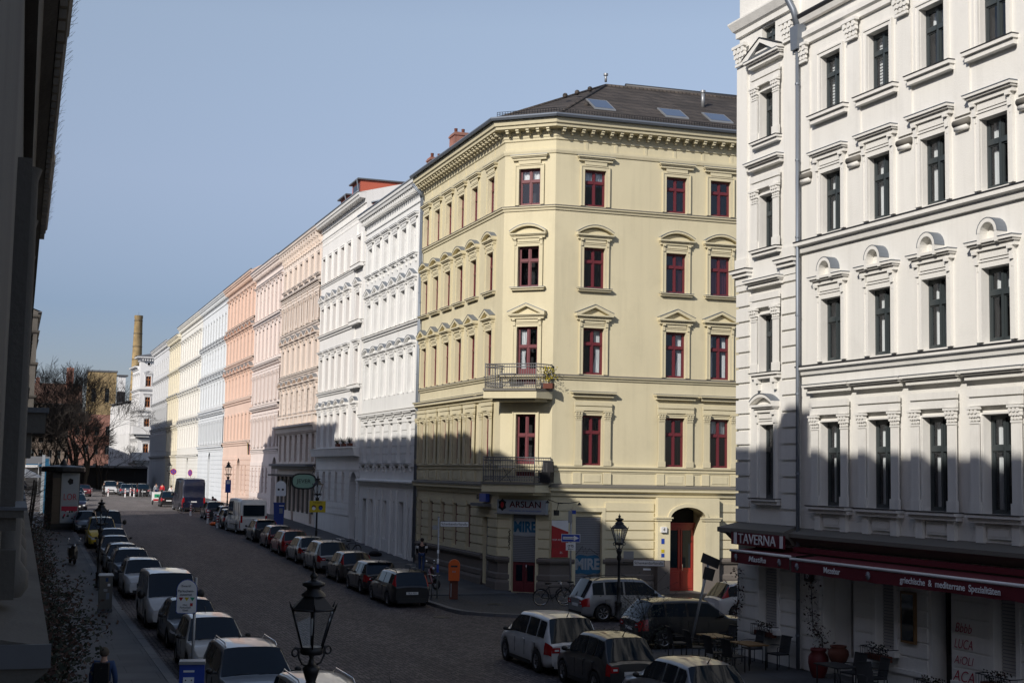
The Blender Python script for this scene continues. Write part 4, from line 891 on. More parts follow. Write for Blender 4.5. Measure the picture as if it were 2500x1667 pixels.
def far_corner():
    zb = 2.1; B = thing('far_corner_house', 'white corner house with turret roof, orange framed windows and boxy balconies beyond the square', 'building', (20.98, 255, zb)); m = 'white_j'
    F = (0, 0, 0); Ff = 6.; Fs = (-.6, 9.4, math.atan2(-9.4, .6)); Ls = math.hypot(9.4, .6)
    rows = [(5.7, 1.9), (10.05, 2.0), (14.1, 1.8), (17.8, 1.8)]
    ops = [(.95, 1.85, z, z + h) for z, h in rows] + [(1.18, 1.62, 21.55, 22.0)]
    W = MB(); W.fr = F; wall(W, 0, Ff, -1, 23.0, ops, m, .25); rustic(W, 2.2, 3.2, 1, 20, [], .5, m, .06)
    W.fr = Fs; os_ = [(c - .4, c + .4, z, z + h) for c in (1.6, 3.8, 6.0, 8.2) for z, h in rows]; wall(W, 0, Ls, -1, 21.4, os_, m, .25); W.fr = None
    W.quad((0, 0, 21), (-.12, 2, 21), (-.12, 2, 23), (0, 0, 23), m)
    W.quad((-.6, 9.4, -1), (6, 9.4, -1), (6, 9.4, 21.4), (-.6, 9.4, 21.4), m); W.quad((6, 9.4, -1), (6, 0, -1), (6, 0, 23), (6, 9.4, 23), m)
    W.build('wall', B)
    S = MB()
    for z in (4.4, 9.5, 13.5, 17.3): string(S, [(-.6, 9.4), (0, 0), (6, 0)], z, m, .3, .35)
    for z in (12.6, 8.5): string(S, [(-.6, 9.4), (0, 0), (6, 0)], z, m, .16, .2)
    S.sweep([(-.12, 2.5), (0, 0), (6, 0)], [(0, 22.2), (.15, 22.25), (.3, 22.7), (.8, 22.8), (.85, 23.05), (0, 23.1)], m); S.sweep([(-.6, 9.4), (-.12, 2)], [(0, 20.8), (.15, 20.85), (.3, 21.2), (.7, 21.3), (.75, 21.5), (0, 21.5)], m)
    S.fr = F
    for i in range(14): S.box(.2 + i * .42, 0, 22.3, .36 + i * .42, .6, 22.75, m)
    S.build('cornice', B)
    Rf = MB(); Rf.add([(-1, -.9, 23.1), (6.5, -.9, 23.1), (6.5, 3.4, 23.1), (-1, 3.4, 23.1), (2.5, 1.2, 23.9)], [(0, 1, 4), (1, 2, 4), (2, 3, 4), (3, 0, 4), (0, 1, 2, 3)], 'sheet_top'); Rf.quad((-1.35, 9.4, 21.55), (-.85, 2.5, 21.55), (4, 2.5, 23.2), (4, 9.4, 23.2), 'slate'); Rf.build('roof', B)
    for i, (z, h) in enumerate(rows): window(B, F, 1.4, z, .9, h, 'frame_orange', 'ped' if i == 3 else 'flat', m, None, rec=.12, fz=.3, kw={'ex': .2})
    for c in (1.6, 3.8, 6.0, 8.2):
        for z, h in rows: window(B, Fs, c, z, .8, h, 'frame_white', 'flat', m, None, rec=.2)
    k = MB(); k.torus((1.4, -.03, 21.78), .3, .06, m, 'y', 16, 5); k.build('round_window', B)
    for zt in (9.6, 5.0):
        b = MB(); poly = [(-1.15, 2.2), (-1.0, -1.1), (2.3, -1.1), (2.3, 0), (0, 0), (-.12, 2.2)]
        b.vprism(poly, zt - .35, zt, m); b.vprism([(-1.1, 1.6), (-.95, -1.05), (-.85, -.95), (-1.0, 1.6)], zt, zt + 1.05, m); b.vprism([(-.95, -1.05), (2.28, -1.05), (2.28, -.95), (-.95, -.95)], zt, zt + 1.05, m); b.vprism([(2.2, -1.0), (2.3, -1.0), (2.3, 0), (2.2, 0)], zt, zt + 1.05, m)
        b.vprism([(-.6, 1.2), (-.4, -.7), (1.9, -.7), (1.9, 0), (0, 0)], zt - .8, zt - .35, m)
        bo = b.build('balcony', B)
        r_ = MB()
        for i in range(6): r_.tube([(-1.0 + i * .1, 1.5 - .4 * i, zt + 1.05), (-1.0 + i * .1, 1.5 - .4 * i, zt + 2.1)], .02, 'dark_metal', 4)
        r_.tube([(-1.0, 1.5, zt + 2.1), (-.5, -.5, zt + 2.1)], .025, 'dark_metal', 4); r_.build('railing', bo)
    return B
far_corner()
simple_house('white_works_building', 'low white building of narrow window strips left of the turreted corner house', (18.2, 285.5, 2.1), math.atan2(-21.3, 2.1), 21.4, 15.6, 'white_j', [(.8, 2.2), (4., 2.2), (7.3, 2.2), (10.6, 2.2), (13., 1.6)], 12, roofm='sheet_top', ridge=.4, ww=.9, kinds=['none'] * 5, groove=True)
def brick_chimney():
    c = MB(); zb = 2.1; H = 38.2
    pr = [(1.7, -2), (1.6, 5), (1.32, 18), (1.12, 28), (.9, H - .8), (.97, H - .7), (.97, H)]
    c.lathe(pr, 'yellow_brick', 20)
    o = thing('factory_chimney', 'tall round chimney of banded yellow brick rising behind the far white corner house', 'chimney', (26.2, 330, zb)); c.build('shaft', o)
    b = MB()
    for z in (10, 14, 17.5, 21, 24.5, 28, 31, 34, 37): r = .93 + (38 - z) * .0195; b.lathe([(r + .03, -.06), (r + .05, 0), (r + .03, .06)], 'dark_metal', 20, (0, 0, z), cap=False)
    b.build('iron_band', o)
    t = MB(); t.lathe([(1.0, 0), (.75, .02)], 'dark_wall', 20, (0, 0, H)); t.tube([(0, 0, H), (0, 0, H + .8)], .02, 'iron', 4); t.build('chimney_mouth', o)
brick_chimney()
def works():
    o = thing('brick_works', 'tall brick works, yellow above and red below, half hidden behind the bare trees', 'building', (14.6, 312, 2.1)); F0 = (0, 0, 0)
    w = MB(); w.fr = F0; wall(w, .4, 6.1, 14.5, 24., [(1.0, 1.9, 17.2, 20.2), (3.8, 4.7, 17.2, 20.2)], 'yellow_brick', .2)
    w.fr = None; w.quad((.4, 0, 14.5), (.4, 9, 14.5), (.4, 9, 24), (.4, 0, 24), 'yellow_brick'); w.quad((6.1, 0, -1), (6.1, 9, -1), (6.1, 9, 24), (6.1, 0, 24), 'yellow_brick')
    w.quad((.4, 0, 24), (6.1, 0, 24), (6.1, 9, 24), (.4, 9, 24), 'sheet_top'); w.build('tower_wall', o)
    w = MB(); w.fr = F0; wall(w, -3, 6.15, -1, 14.5, [(a, a + .9, z, z + 2.) for a in (-2, 0, 2, 4.3) for z in (2, 6, 10)], 'red_brick', .2); w.fr = None; w.quad((-3, 0, 14.5), (6.15, 0, 14.5), (6.15, 9, 14.5), (-3, 9, 14.5), 'sheet_top'); w.quad((-3, 0, -1), (-3, 9, -1), (-3, 9, 14.5), (-3, 0, 14.5), 'red_brick'); w.build('wall', o)
    k = MB(); k.box(.2, -.15, 23.7, 6.3, 9, 24.05, 'sheet_top'); k.box(.35, -.1, 21.4, 6.15, 0, 21.7, 'yellow_brick'); k.build('cornice', o)
    for a in (-2, 0, 2, 4.3):
        for z in (2, 6, 10): window(o, F0, a + .45, z, .9, 2., 'frame_dark', 'none', 'red_brick', None, rec=.15)
    for a in (1.45, 4.25): window(o, F0, a, 17.2, .9, 3., 'frame_dark', 'none', 'red_brick', None, rec=.15)
    h = thing('roof_hut', 'small white hut with a flat projecting roof beside the yellow brick tower', 'hut', (20.9, 312, 2.1)); b = MB(); b.fr = F0; wall(b, 0, 1.7, 12, 23.0, [(.5, 1.1, 21.2, 22.)], 'white_j', .1); b.fr = None; b.quad((1.7, 0, 12), (1.7, 3, 12), (1.7, 3, 23), (1.7, 0, 23), 'white_j'); b.fr = F0; b.box(-.05, .0, 11, 1.75, .06, 19.6, 'dark_metal'); b.build('wall', h)
    b = MB(); b.box(-.2, -.4, 23.0, 2.2, 3.2, 23.25, 'sheet_top'); b.build('roof', h); window(h, F0, .8, 21.2, .6, .8, 'frame_white', 'none', 'white_j', None, rec=.08)
works()
bh = simple_house('brown_tenement', 'long brown tenement with a tiled roof far behind the bare trees', (1.5, 335, 2.1), 0., 13.4, 17.5, 'dull_brown', [(1.5, 2), (5, 2), (8.6, 2), (12, 2), (15, 1.6)], 7, roofm='brown_tiles', ridge=5., depth=14, frame='frame_dark')
chimney(bh, 10.6, 6, 20, 26.2, 1.6, 1.6); chimney(bh, 3.5, 7, 20, 23.7, .9, 1.2)
simple_house('far_shade_block', 'low dark flat roofed block standing in for the shaded far end of the street', (2.9, 234, 2.1), 0., 18.1, 3.4, 'dark_wall', [(.1, .25)], 3, depth=5, roofm='dark_wall', ridge=.25, ww=1.4, frame='dark_metal', kinds=['none'], over=.9)  # near-black colour paints the shaded zone at the far end of the street

# ================================================================ left side of the street, seen almost edge on
AL = R(90 - .35)
def left_house(name, label, s0, s1, H, m, ledge=True, bal=(), bump=(), proj=0., corz=1.05, zadd=0.):
    zb = zg((s0 + s1) / 2)
    B = thing(name, label, 'building', (-.12 + s0 * .0061 + proj, s0, 0), AL); L = s1 - s0; F0 = (0, 0, 0)
    n = int(L / 2.6); cols = [L * (i + .5) / n for i in range(n) if s0 + L * (i + .5) / n > 9.5]
    rows = [(5.5 + zb * .6, 2.3), (9.9 + zb * .6, 2.2), (14. + zb * .6, 2.0), (H - 3.6, 1.6)]
    ops = [(c - .55, c + .55, z, z + h) for c in cols for z, h in rows] + [(c - .5, c + .5, 1.4, 3.3) for c in cols]
    W = MB(); W.fr = F0; wall(W, 0, L, -1, H - .3, ops, m, .22); W.fr = None
    D = 11.
    for s in (0, L): W.quad((s, 0, -1), (s, D, -1), (s, D, H), (s, 0, H), m)
    W.quad((0, D, -1), (L, D, -1), (L, D, H), (0, D, H), m); W.build('wall', B)
    Rf = MB(); Rf.quad((0, -corz, H), (L, -corz, H), (L, 5.5, H + 3.), (0, 5.5, H + 3.), 'tiles'); Rf.quad((0, D, H), (L, D, H), (L, 5.5, H + 3.), (0, 5.5, H + 3.), 'tiles')
    for s in (0, L): Rf.add([(s, -corz, H), (s, 5.5, H + 3), (s, D, H)], [(0, 1, 2)], 'sheet_top')
    rf = Rf.build('roof', B)
    K = MB(); K.sweep([(0, 0), (L, 0)], [(0, H - 1.6), (.1, H - 1.55), (.16, H - 1.2), (.2, H - .75), (corz - .12, H - .62), (corz - .1, H - .4), (corz, H - .3), (corz, H - .02), (0, H)], m)
    K.fr = F0; k = int(L / 1.3)
    for i in range(k): s = (i + .5) * L / k; K.box(s - .16, .1, H - 1.15, s + .16, corz - .2, H - .64, m); K.box(s - .13, .1, H - 1.6, s + .13, .5, H - 1.15, m)
    K.build('cornice', B)
    sp = MB(); i = 0; r = random.Random(int(s0) + 3); s = 0
    while s < L: a = .1 + .5 * r.random(); sp.tube([(s, -corz + .05, H), (s + (r.random() - .5) * .3, -corz - .1 - .25 * r.random(), H + a)], .006, 'iron', 3, cap=False); s += .25 + .3 * r.random()
    sp.build('bird_spikes', rf)
    S = MB()
    for z in (9.2, 13.4): string(S, [(max(0, 9.5 - s0), 0), (L, 0)], z + zb * .6, m, .22, .3)
    S.build('string_course', B)
    if ledge:
        l0 = 10.15 - s0 if s0 < 10 else 0
        S = MB(); S.sweep([(l0, 0), (L, 0)], [(0, 4.0), (.2, 4.05), (.25, 4.3), (.37, 4.4), (.37, 4.56), (0, 4.62)], 'weathered'); S.fr = F0; S.box(l0 - .03, 0, 4.42, l0, .38, 4.58, 'sheet_top')
        S.box(l0 - 4.2, 0, 3.8, l0 - .1, .22, 4.15, 'granite')
        S.build('ledge', B)
    e = [L * i / n for i in range(n + 1)]
    for s in e:
        if s < .5 or s + s0 < 11: continue
        P = MB(); P.fr = F0
        P.box(s - .3, 0, 4.7, s + .3, .12, 5.1, m); P.lathe([(.15, 4.7), (.2, 4.78), (.2, 4.9), (.13, 5.0), (.12, 8.2), (.15, 8.3)], m, 12, (s, .03, 0))
        P.build('column', B); P = MB(); P.fr = F0; P.box(s - .22, 0, 9.3, s + .22, .14, H - 1.6, m); P.build('pilaster', B)
    for z, h in rows:
        for c in cols: window(B, F0, c, z, 1.1, h, 'frame_white', ('plain' if s0 < 0 else 'flat') if z < 15 else 'plain', m, {'cap': 'sheet_top', 'pr': .16} if z < 15 else None, rec=.2, kw={'pr': .3, 'cap': 'sheet_top'})
    for c in cols: window(B, F0, c, 1.4, 1.0, 1.9, 'frame_dark', 'none', m, None, rec=.2)
    for z, a, b, d in bal:
        k = MB(); k.fr = F0; k.box(a, 0, z - .28, b, d, z, m); k.box(a - .05, 0, z, b + .05, d + .04, z + .07, 'sheet_top'); k.box(a + .1, 0, z - .62, a + .5, d * .6, z - .28, m); k.box(b - .5, 0, z - .62, b - .1, d * .6, z - .28, m); k.build('hood_slab', B)
    for a, b, hh in bump:
        k = MB(); k.fr = F0; k.box(a, -1.6, H - .1, b, .5, H + hh, m); k.box(a - .1, -1.7, H + hh, b + .1, .6, H + hh + .12, 'sheet_top'); k.build('dormer', B)  # unseen roof block added to shape the shadow on the tavern wall
    for s in (L * .3, L * .8): chimney(B, s, 5.5, H + 1, H + 4.2, 1.2, .7)
    return B
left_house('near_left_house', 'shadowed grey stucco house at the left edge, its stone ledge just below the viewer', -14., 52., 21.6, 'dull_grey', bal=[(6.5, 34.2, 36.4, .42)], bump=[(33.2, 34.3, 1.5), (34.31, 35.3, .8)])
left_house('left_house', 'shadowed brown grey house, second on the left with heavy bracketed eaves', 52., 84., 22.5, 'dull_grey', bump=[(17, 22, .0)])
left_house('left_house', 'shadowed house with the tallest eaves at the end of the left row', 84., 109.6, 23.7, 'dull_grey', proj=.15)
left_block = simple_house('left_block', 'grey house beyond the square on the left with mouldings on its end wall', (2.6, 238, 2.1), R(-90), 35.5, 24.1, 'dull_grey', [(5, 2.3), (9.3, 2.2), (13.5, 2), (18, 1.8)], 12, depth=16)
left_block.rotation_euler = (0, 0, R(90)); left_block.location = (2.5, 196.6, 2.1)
for z in (8.5, 12.8, 17.2, 21.5, 23.6):
    k = MB(); k.sweep([(0, 16), (0, 0), (35.5, 0)], [(0, z - .3), (.25, z - .25), (.35, z), (0, z + .08)], 'dull_grey'); k.build('string_course', left_block)
k = MB(); k.fr = (0, 16, R(-90))
for s in (13.5, 14.8):
    for z in (5, 9.3, 13.5, 18): k.box(s - .45, 0, z, s + .45, .05, z + 2., 'frame_dark')
k.build('window', left_block)
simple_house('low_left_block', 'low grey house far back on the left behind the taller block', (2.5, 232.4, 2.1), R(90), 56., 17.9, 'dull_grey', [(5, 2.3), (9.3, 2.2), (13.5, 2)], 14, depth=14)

# ================================================================ ground, road, pavements
def strip(name, xa, xb, y0, y1, dz, m, step=5., side=0.):
    """sheet between x = xa and xb following the terrain"""
    b = MB(); ys = [y0]
    while ys[-1] + step < y1: ys.append(ys[-1] + step)
    ys.append(y1); vs = []
    for y in ys: vs += [(xa, y, zg(y) + dz), (xb, y, zg(y) + dz)]
    b.add(vs, [(2 * i, 2 * i + 1, 2 * i + 3, 2 * i + 2) for i in range(len(ys) - 1)], m)
    if side:
        for k in (0, 1):
            n = len(b.v); w = [vs[2 * i + k] for i in range(len(ys))]; b.add(w + [(x, y, z - side) for x, y, z in w], [(i, i + 1, len(ys) + i + 1, len(ys) + i) for i in range(len(ys) - 1)], m)
        for e in (vs[:2], vs[-2:]): b.quad(e[0], e[1], (e[1][0], e[1][1], e[1][2] - side), (e[0][0], e[0][1], e[0][2] - side), m)
    return struct(b.build(name))
g = MB(); ysg = [-300, -60, 60, 80, 100, 120, 160, 200, 900, 3000]
g.add([(x, y, zg(y) - .03) for y in ysg for x in (-1500, 1500)], [(2 * i, 2 * i + 1, 2 * i + 3, 2 * i + 2) for i in range(len(ysg) - 1)], 'earth'); struct(g.build('ground'))
strip('road', 4.45, 17.5, -20, 134, .0, 'road_stone')
strip('crossing', -60, 22, 134.0, 232, .004, 'road_stone_sunlit')
sb = MB(); sb.quad((17.5, 42.0, .004), (90, 41., .004), (90, 51.6, .004), (17.5, 54.6, .004), 'road_stone'); struct(sb.build('side_road'))
def pavement(name, poly, z0=.12, m='slabs', m2='mosaic', kerb=None):
    b = MB(); b.vprism(poly, -.2, z0, m); return struct(b.build(name))
strip('pavement', -1., 4.2, -20, 128, .12, 'slabs', side=.5)
strip('pavement', 17.72, 22.9, -20, 41.4, .12, 'slabs', side=.5)
strip('pavement', 17.72, 22.6, 62, 247, .12, 'slabs', side=.5)
strip('pavement', 0, 4.4, 180, 232, .12, 'slabs', side=.5)
arc_ = [(17.45 + 3.4 - 3.4 * math.cos(R(a)), 56.4 - 3.4 * math.sin(R(a))) for a in range(0, 91, 10)]
pavement('corner_pavement', [(17.72 + (x - 17.45) * .99, y + .27) for x, y in arc_] + [(90, 51.9), (90, 63), (23, 63.), (22.6, 62.002), (17.72, 62.002)], .118, 'mosaic')
# kerbs
def kerb(name, pts, w=.26):
    b = MB(); r = random.Random(2)
    for (p, q) in zip(pts[:-1], pts[1:]):
        p, q = Vector(p), Vector(q); L = (q - p).length; n = max(1, int(L / 1.0)); t = (q - p).normalized(); nx = Vector((t.y, -t.x)) * w
        for i in range(n):
            a, c = p + t * (L * i / n + .008), p + t * (L * (i + 1) / n - .008); za, zc = zg(a.y), zg(c.y)
            vs = [(a.x, a.y, za - .2), (c.x, c.y, zc - .2), (c.x + nx.x, c.y + nx.y, zc - .2), (a.x + nx.x, a.y + nx.y, za - .2)]
            h = .128 + r.random() * .006
            b.add(vs + [(x, y, z + .2 + h) for x, y, z in vs], [(4, 5, 6, 7), (0, 1, 5, 4), (1, 2, 6, 5), (2, 3, 7, 6), (3, 0, 4, 7)], 'granite')
    return struct(b.build(name))
kerb('kerb', [(4.2, -20), (4.2, 128)]); kerb('kerb', [(17.46, 247), (17.46, 56.4)][::-1]); kerb('kerb', [(17.46, -20), (17.46, 41.4), (60, 40.2)][:2])
kerb('kerb', [(x, y) for x, y in arc_] + [(90, 51.6)], -.26)
b = MB(); b.vprism([(22.9, 40.5), (22.6, 41.4), (17.72, 41.4), (17.72, 42.0), (90, 41.), (90, 39.4)], -.2, .117, 'slabs'); struct(b.build('corner_pavement'))
# manhole covers, a little litter
for x, y in ((6.5, 43), (12.4, 61.5), (16.5, 54.), (20.0, 57.6), (12.9, 100)):
    k = MB(); k.lathe([(.34, 0), (.34, .012), (.28, .016), (.27, .008)], 'iron', 18, (0, 0, 0)); o = k.build('manhole_cover', None, (x, y, zg(y) + (.12 if x > 17.7 else .004))); tag(o, {6.5: 'round iron manhole cover in the road beside the left row of cars', 12.4: 'round iron manhole cover out in the middle of the crossing', 16.5: 'round iron manhole cover near the curved kerb and black estate', 20.0: 'round iron cover in the pavement before the shop corner', 12.9: 'round iron manhole cover far up the cobbled road'}[x], 'manhole cover', 'manhole covers')

# ================================================================ bare trees
def tree(label, loc, h, seed, stems=3, spread=.5, thick=.35, maxd=7, group='bare trees on the square'):
    r = random.Random(seed); T_ = MB(); Wd = MB()
    o = thing('bare_tree', label, 'tree', loc, 0, group)
    def grow(p, d, L, rad, depth):
        n = 3 if depth < 3 else 2; pts = [p]; rs = [rad]; q = p; dd = d
        for i in range(n):
            dd = (dd + Vector((r.uniform(-1, 1), r.uniform(-1, 1), r.uniform(-.3, .6))) * (.16 + .03 * depth)).normalized(); q = q + dd * (L / n); pts.append(q); rs.append(max(.016, rad * (1 - .38 * (i + 1) / n)))
        (T_ if depth < 3 else Wd).tube(pts, rs, 'bark' if depth < 3 else 'twig', 7 if depth < 2 else (5 if depth < 4 else 3), cap=False)
        if depth >= maxd: return
        k = 2 if depth < 2 else 3
        for i in range(k):
            a = r.uniform(0, 6.28); sp = r.uniform(.3, .82) if depth else r.uniform(.2, .5)
            ax = dd.orthogonal().normalized(); ax.rotate(Matrix.Rotation(a, 3, dd)); nd = (dd * math.cos(sp) + ax * math.sin(sp)); nd.z += .12; nd.normalize()
            st = pts[-1] if i < 2 else pts[-2].lerp(pts[-1], r.random())
            grow(st, nd, L * r.uniform(.7, .88), rs[-1] * r.uniform(.62, .8), depth + 1)
    for i in range(stems):
        a = 6.28 * i / stems + r.random(); grow(Vector((.3 * math.cos(a), .3 * math.sin(a), -.2)), Vector((math.cos(a) * spread * r.uniform(.4, 1), math.sin(a) * spread * r.uniform(.4, 1), 1)).normalized(), h * .225, thick * r.uniform(.8, 1.1), 0)
    T_.build('trunk', o); Wd.build('crown', o); return o
tree('tallest bare tree, many stemmed, right in the middle before the brick works', (9.6, 212, 2.1), 20.5, 11, 5, .36, .4)
tree('wide spreading bare tree left of the tallest one', (5.6, 205, 2.1), 14.5, 5, 4, .6, .34)
tree('bare tree behind the tallest one, before the red brick wall', (8.3, 227, 2.1), 15., 31, 4, .5, .28)
tree('bare tree at the far left edge of the square, half behind the houses', (2.6, 207, 2.1), 12.5, 41, 4, .5, .25)
tree('low bare tree nearest the left houses', (3.6, 218, 2.1), 13.5, 9, 4, .55, .28)
tree('slender bare tree reaching over the white building near the turret house', (12.9, 222, 2.1), 10.5, 21, 3, .6, .22, 6)
# ================================================================ cars
def lerp_tab(t, x):
    if x <= t[0][0]: return t[0][1]
    for (a, b), (c, d) in zip(t[:-1], t[1:]):
        if x <= c: return b + (d - b) * ((x - a) / (c - a) if c > a else 0)
    return t[-1][1]
SH = {  # fractions of length measured from the nose: cowl, roof front, roof rear, tail top ; heights as fractions of height
 'hatch': dict(cowl=.27, rf=.45, rr=.86, rb=.975, hood=.60, nose=.48, belt=.60, tail=.62, L=4.1, W=1.75, H=1.47),
 'wagon': dict(cowl=.27, rf=.43, rr=.91, rb=.985, hood=.61, nose=.47, belt=.61, tail=.60, L=4.6, W=1.78, H=1.46),
 'suv': dict(cowl=.25, rf=.41, rr=.88, rb=.98, hood=.63, nose=.54, belt=.63, tail=.62, L=4.45, W=1.85, H=1.62),
 'mpv': dict(cowl=.19, rf=.38, rr=.89, rb=.98, hood=.58, nose=.46, belt=.58, tail=.56, L=4.4, W=1.8, H=1.64),
 'sedan': dict(cowl=.28, rf=.44, rr=.72, rb=.87, hood=.60, nose=.48, belt=.61, tail=.66, L=4.6, W=1.78, H=1.43, deck=.66),
 'small': dict(cowl=.22, rf=.42, rr=.86, rb=.97, hood=.60, nose=.50, belt=.60, tail=.60, L=3.65, W=1.66, H=1.5),
 'mini': dict(cowl=.27, rf=.40, rr=.90, rb=.97, hood=.64, nose=.54, belt=.63, tail=.62, L=3.75, W=1.68, H=1.41),
 'van': dict(cowl=.15, rf=.30, rr=.955, rb=.985, hood=.56, nose=.44, belt=.56, tail=.52, L=4.9, W=1.9, H=1.93),
 'cargo': dict(cowl=.14, rf=.27, rr=.975, rb=.99, hood=.46, nose=.38, belt=.46, tail=.45, L=5.4, W=2.05, H=2.5),
}
def car(label, kind, x, y, head, m, roofm=None, rails=False, panel_van=False, spoiler=False, plate=None, lights='lens', rimk='rim', dz=0., wheel=None, trim=None, name='parked_car', cat='car', group='cars parked along the kerbs', dims=None, mirror=None, antenna=True, tallamp=False, rear_win=True):
    s = dict(SH[kind]); s.update(dims or {}); L, Wd, H = s['L'], s['W'], s['H']; z0 = .2
    wr = wheel or (.34 if H > 1.55 else .31); xf, xr = L * .19, L * .80
    if kind in ('van', 'cargo'): xf, xr = L * .17, L * .78
    zb_ = zg(y) + dz
    o = thing(name, label, cat, (x, y, zb_), head, group)
    hood, nose, belt = s['hood'] * H, s['nose'] * H, s['belt'] * H
    c, rf, rr, rb = s['cowl'] * L, s['rf'] * L, s['rr'] * L, s['rb'] * L
    top = [(0, nose * .82), (.03 * L, nose), (.08 * L, nose + (hood - nose) * .55), (c * .75, hood * .985), (c, hood), (rf, H * .975), (rf + (rr - rf) * .3, H), (rf + (rr - rf) * .7, H * .995), (rr, H * .965)]
    if 'deck' in s: top += [(rb, s['deck'] * H), (L * .975, s['deck'] * H * .985), (L, s['deck'] * H * .8)]
    else: top += [(rb, s['tail'] * H), (L, s['tail'] * H * .93)]
    bl = [(0, nose * .8), (c, belt * .985), (rr, belt * 1.03), (rb, s['tail'] * H * .98), (L, s['tail'] * H * .9)]
    wid = [(0, .74), (.025 * L, .86), (.07 * L, .94), (.2 * L, .985), (.5 * L, 1.), (.8 * L, .985), (.94 * L, .94), (.98 * L, .88), (L, .8)]
    if kind in ('van', 'cargo'): wid = [(0, .78), (.03 * L, .92), (.1 * L, .98), (.9 * L, 1.), (.985 * L, .98), (L, .95)]
    ng = 3 if rr - rf < 2.4 else 3
    pil = [rf + .02 * L + (rr - rf - .02 * L) * t for t in ((.0, .38, .78, 1.0) if 'deck' not in s else (0, .45, .95, 1.))]
    hw0 = Wd / 2
    st = sorted(set([round(v, 3) for v in [0, .012 * L, .03 * L, .055 * L, .08 * L, .12 * L, c * .75, c, (c + rf) / 2, rf, rr, (rr + rb) / 2, rb, L * .985, L] +
                     [xf + wr * 1.17 * math.cos(a) for a in [math.pi * i / 8 for i in range(9)]] + [xr + wr * 1.17 * math.cos(a) for a in [math.pi * i / 8 for i in range(9)]] +
                     [p + e for p in pil for e in (-.04, .04)] + [(rf + rr) / 2, xf + wr * 1.4, (xf + xr) / 2, xr - wr * 1.4]]))
    st = [v for i, v in enumerate(st) if i == 0 or v - st[i - 1] > .012]; st[-1] = L
    roof_w = .70 if kind not in ('van', 'cargo') else .84
    if kind in ('mpv', 'suv'): roof_w = .72
    if panel_van: roof_w = .9
    body = MB(); rings = []
    for xx in st:
        zt = lerp_tab(top, xx); zb = min(lerp_tab(bl, xx), zt - .02); w = hw0 * lerp_tab(wid, xx)
        arch = 0
        for xw in (xf, xr):
            dx = (xx - xw) / (wr * 1.17)
            if abs(dx) < .999: arch = max(arch, wr + wr * 1.17 * math.sqrt(1 - dx * dx))
        zl = z0 + (.06 if xx < .03 * L or xx > .97 * L else 0); g = max(0, (zt - zb) / (H - belt))   # 0 on the hood, 1 at full cabin height
        g = min(1, g); wt = w * (.93 - (.93 - roof_w) * g)
        zs = max(zl + .14, arch); mid = max((zl + zb) / 2 + .02, zs + .015)
        mid = min(mid, zb - .02) if mid > zb - .02 else mid; zs = min(zs, mid - .005)
        cr = .035 * (1 - .4 * g) if zt > .3 else 0
        half = [(w * .7, max(zl, arch - .04) if arch else zl), (w * .95, max(zl + .03, arch)), (w * .985, zs), (w * 1.0, mid), (w * .985, mid + (zb - mid) * .65), (w * .95, zb),
                (w * .945 + (wt - w * .945) * .08, zb + (zt - zb) * .1), (w * .945 + (wt - w * .945) * .82, zb + (zt - zb) * .84), (wt * .97, zt - .028 * (g + .3)), (wt * .86, zt - .004), (wt * .5, zt + cr * .8), (0, zt + cr)]
        rings.append(half)
    nh = len(rings[0]); full = []
    for xx, hf in zip(st, rings):
        full.append([(-w_, xx, z) for w_, z in hf] + [(w_, xx, z) for w_, z in hf[-2::-1]])
    nr = len(full[0]); vs = [p for r_ in full for p in r_]
    # local axes: nose toward -y, so y is measured from the nose; recentre later
    vs = [(a, b - L / 2, z) for a, b, z in vs]
    def side(j): return j if j < nh - 1 else nr - 2 - j
    glass = {'windscreen': [], 'rear_window': [], 'l': [], 'r': [], 'tl': [], 'tr': [], 'hl': [], 'hr': []}; bf = []; rfc = []
    for i in range(len(st) - 1):
        xm = (st[i] + st[i + 1]) / 2
        for j in range(nr - 1):
            f = (i * nr + j, i * nr + j + 1, (i + 1) * nr + j + 1, (i + 1) * nr + j); sj = side(j)
            key = None
            if c - .01 < xm < rf and sj >= 8: key = 'windscreen'
            elif rr < xm < rb and sj >= 8 and not panel_van: key = 'rear_window'
            elif sj == 6 and c + (rf - c) * .45 < xm < (rr + (rb - rr) * .3 if 'deck' not in s else rr) and not (panel_van and xm > pil[1] - .05):
                if not any(abs(xm - p) < .041 for p in pil[1:3]): key = 'l' if j < nh - 1 else 'r'
            if key: glass[key].append(f)
            elif not tallamp and xm > L * (.945 if kind != 'cargo' else .985) and (sj in (3, 4) if kind != 'cargo' else sj in (2, 3)): glass['tl' if j < nh - 1 else 'tr'].append(f)
            elif xm < L * .075 and sj == 4: glass['hl' if j < nh - 1 else 'hr'].append(f)
            elif tallamp and xm > rr + (rb - rr) * .1 and sj in (6, 7) and xm < rb: glass['tl' if j < nh - 1 else 'tr'].append(f)
            (rfc if (roofm and rf - .01 < xm < rr and sj >= 7) else bf).append(f)
    body.add(vs, bf, m, True)
    if rfc: n0 = len(body.v) - len(vs); i_ = body.mi(roofm); [(body.f.append([q + n0 for q in f]), body.m.append(i_), body.smooth.append(True)) for f in rfc]
    for e, rg in ((0, full[0]), (len(st) - 1, full[-1])): body.add([(a, b - L / 2, z) for a, b, z in rg], [tuple(range(nr))], m)
    # underside and inner wheel wells
    body.box(-hw0 * .72, -L / 2 + .1, z0 - .02, hw0 * .72, L / 2 - .1, z0 + .28, 'black_plastic')
    # door seams
    for sg in (-1, 1):
        for p in pil[:3]:
            pass
    bo = body.build('body', o)
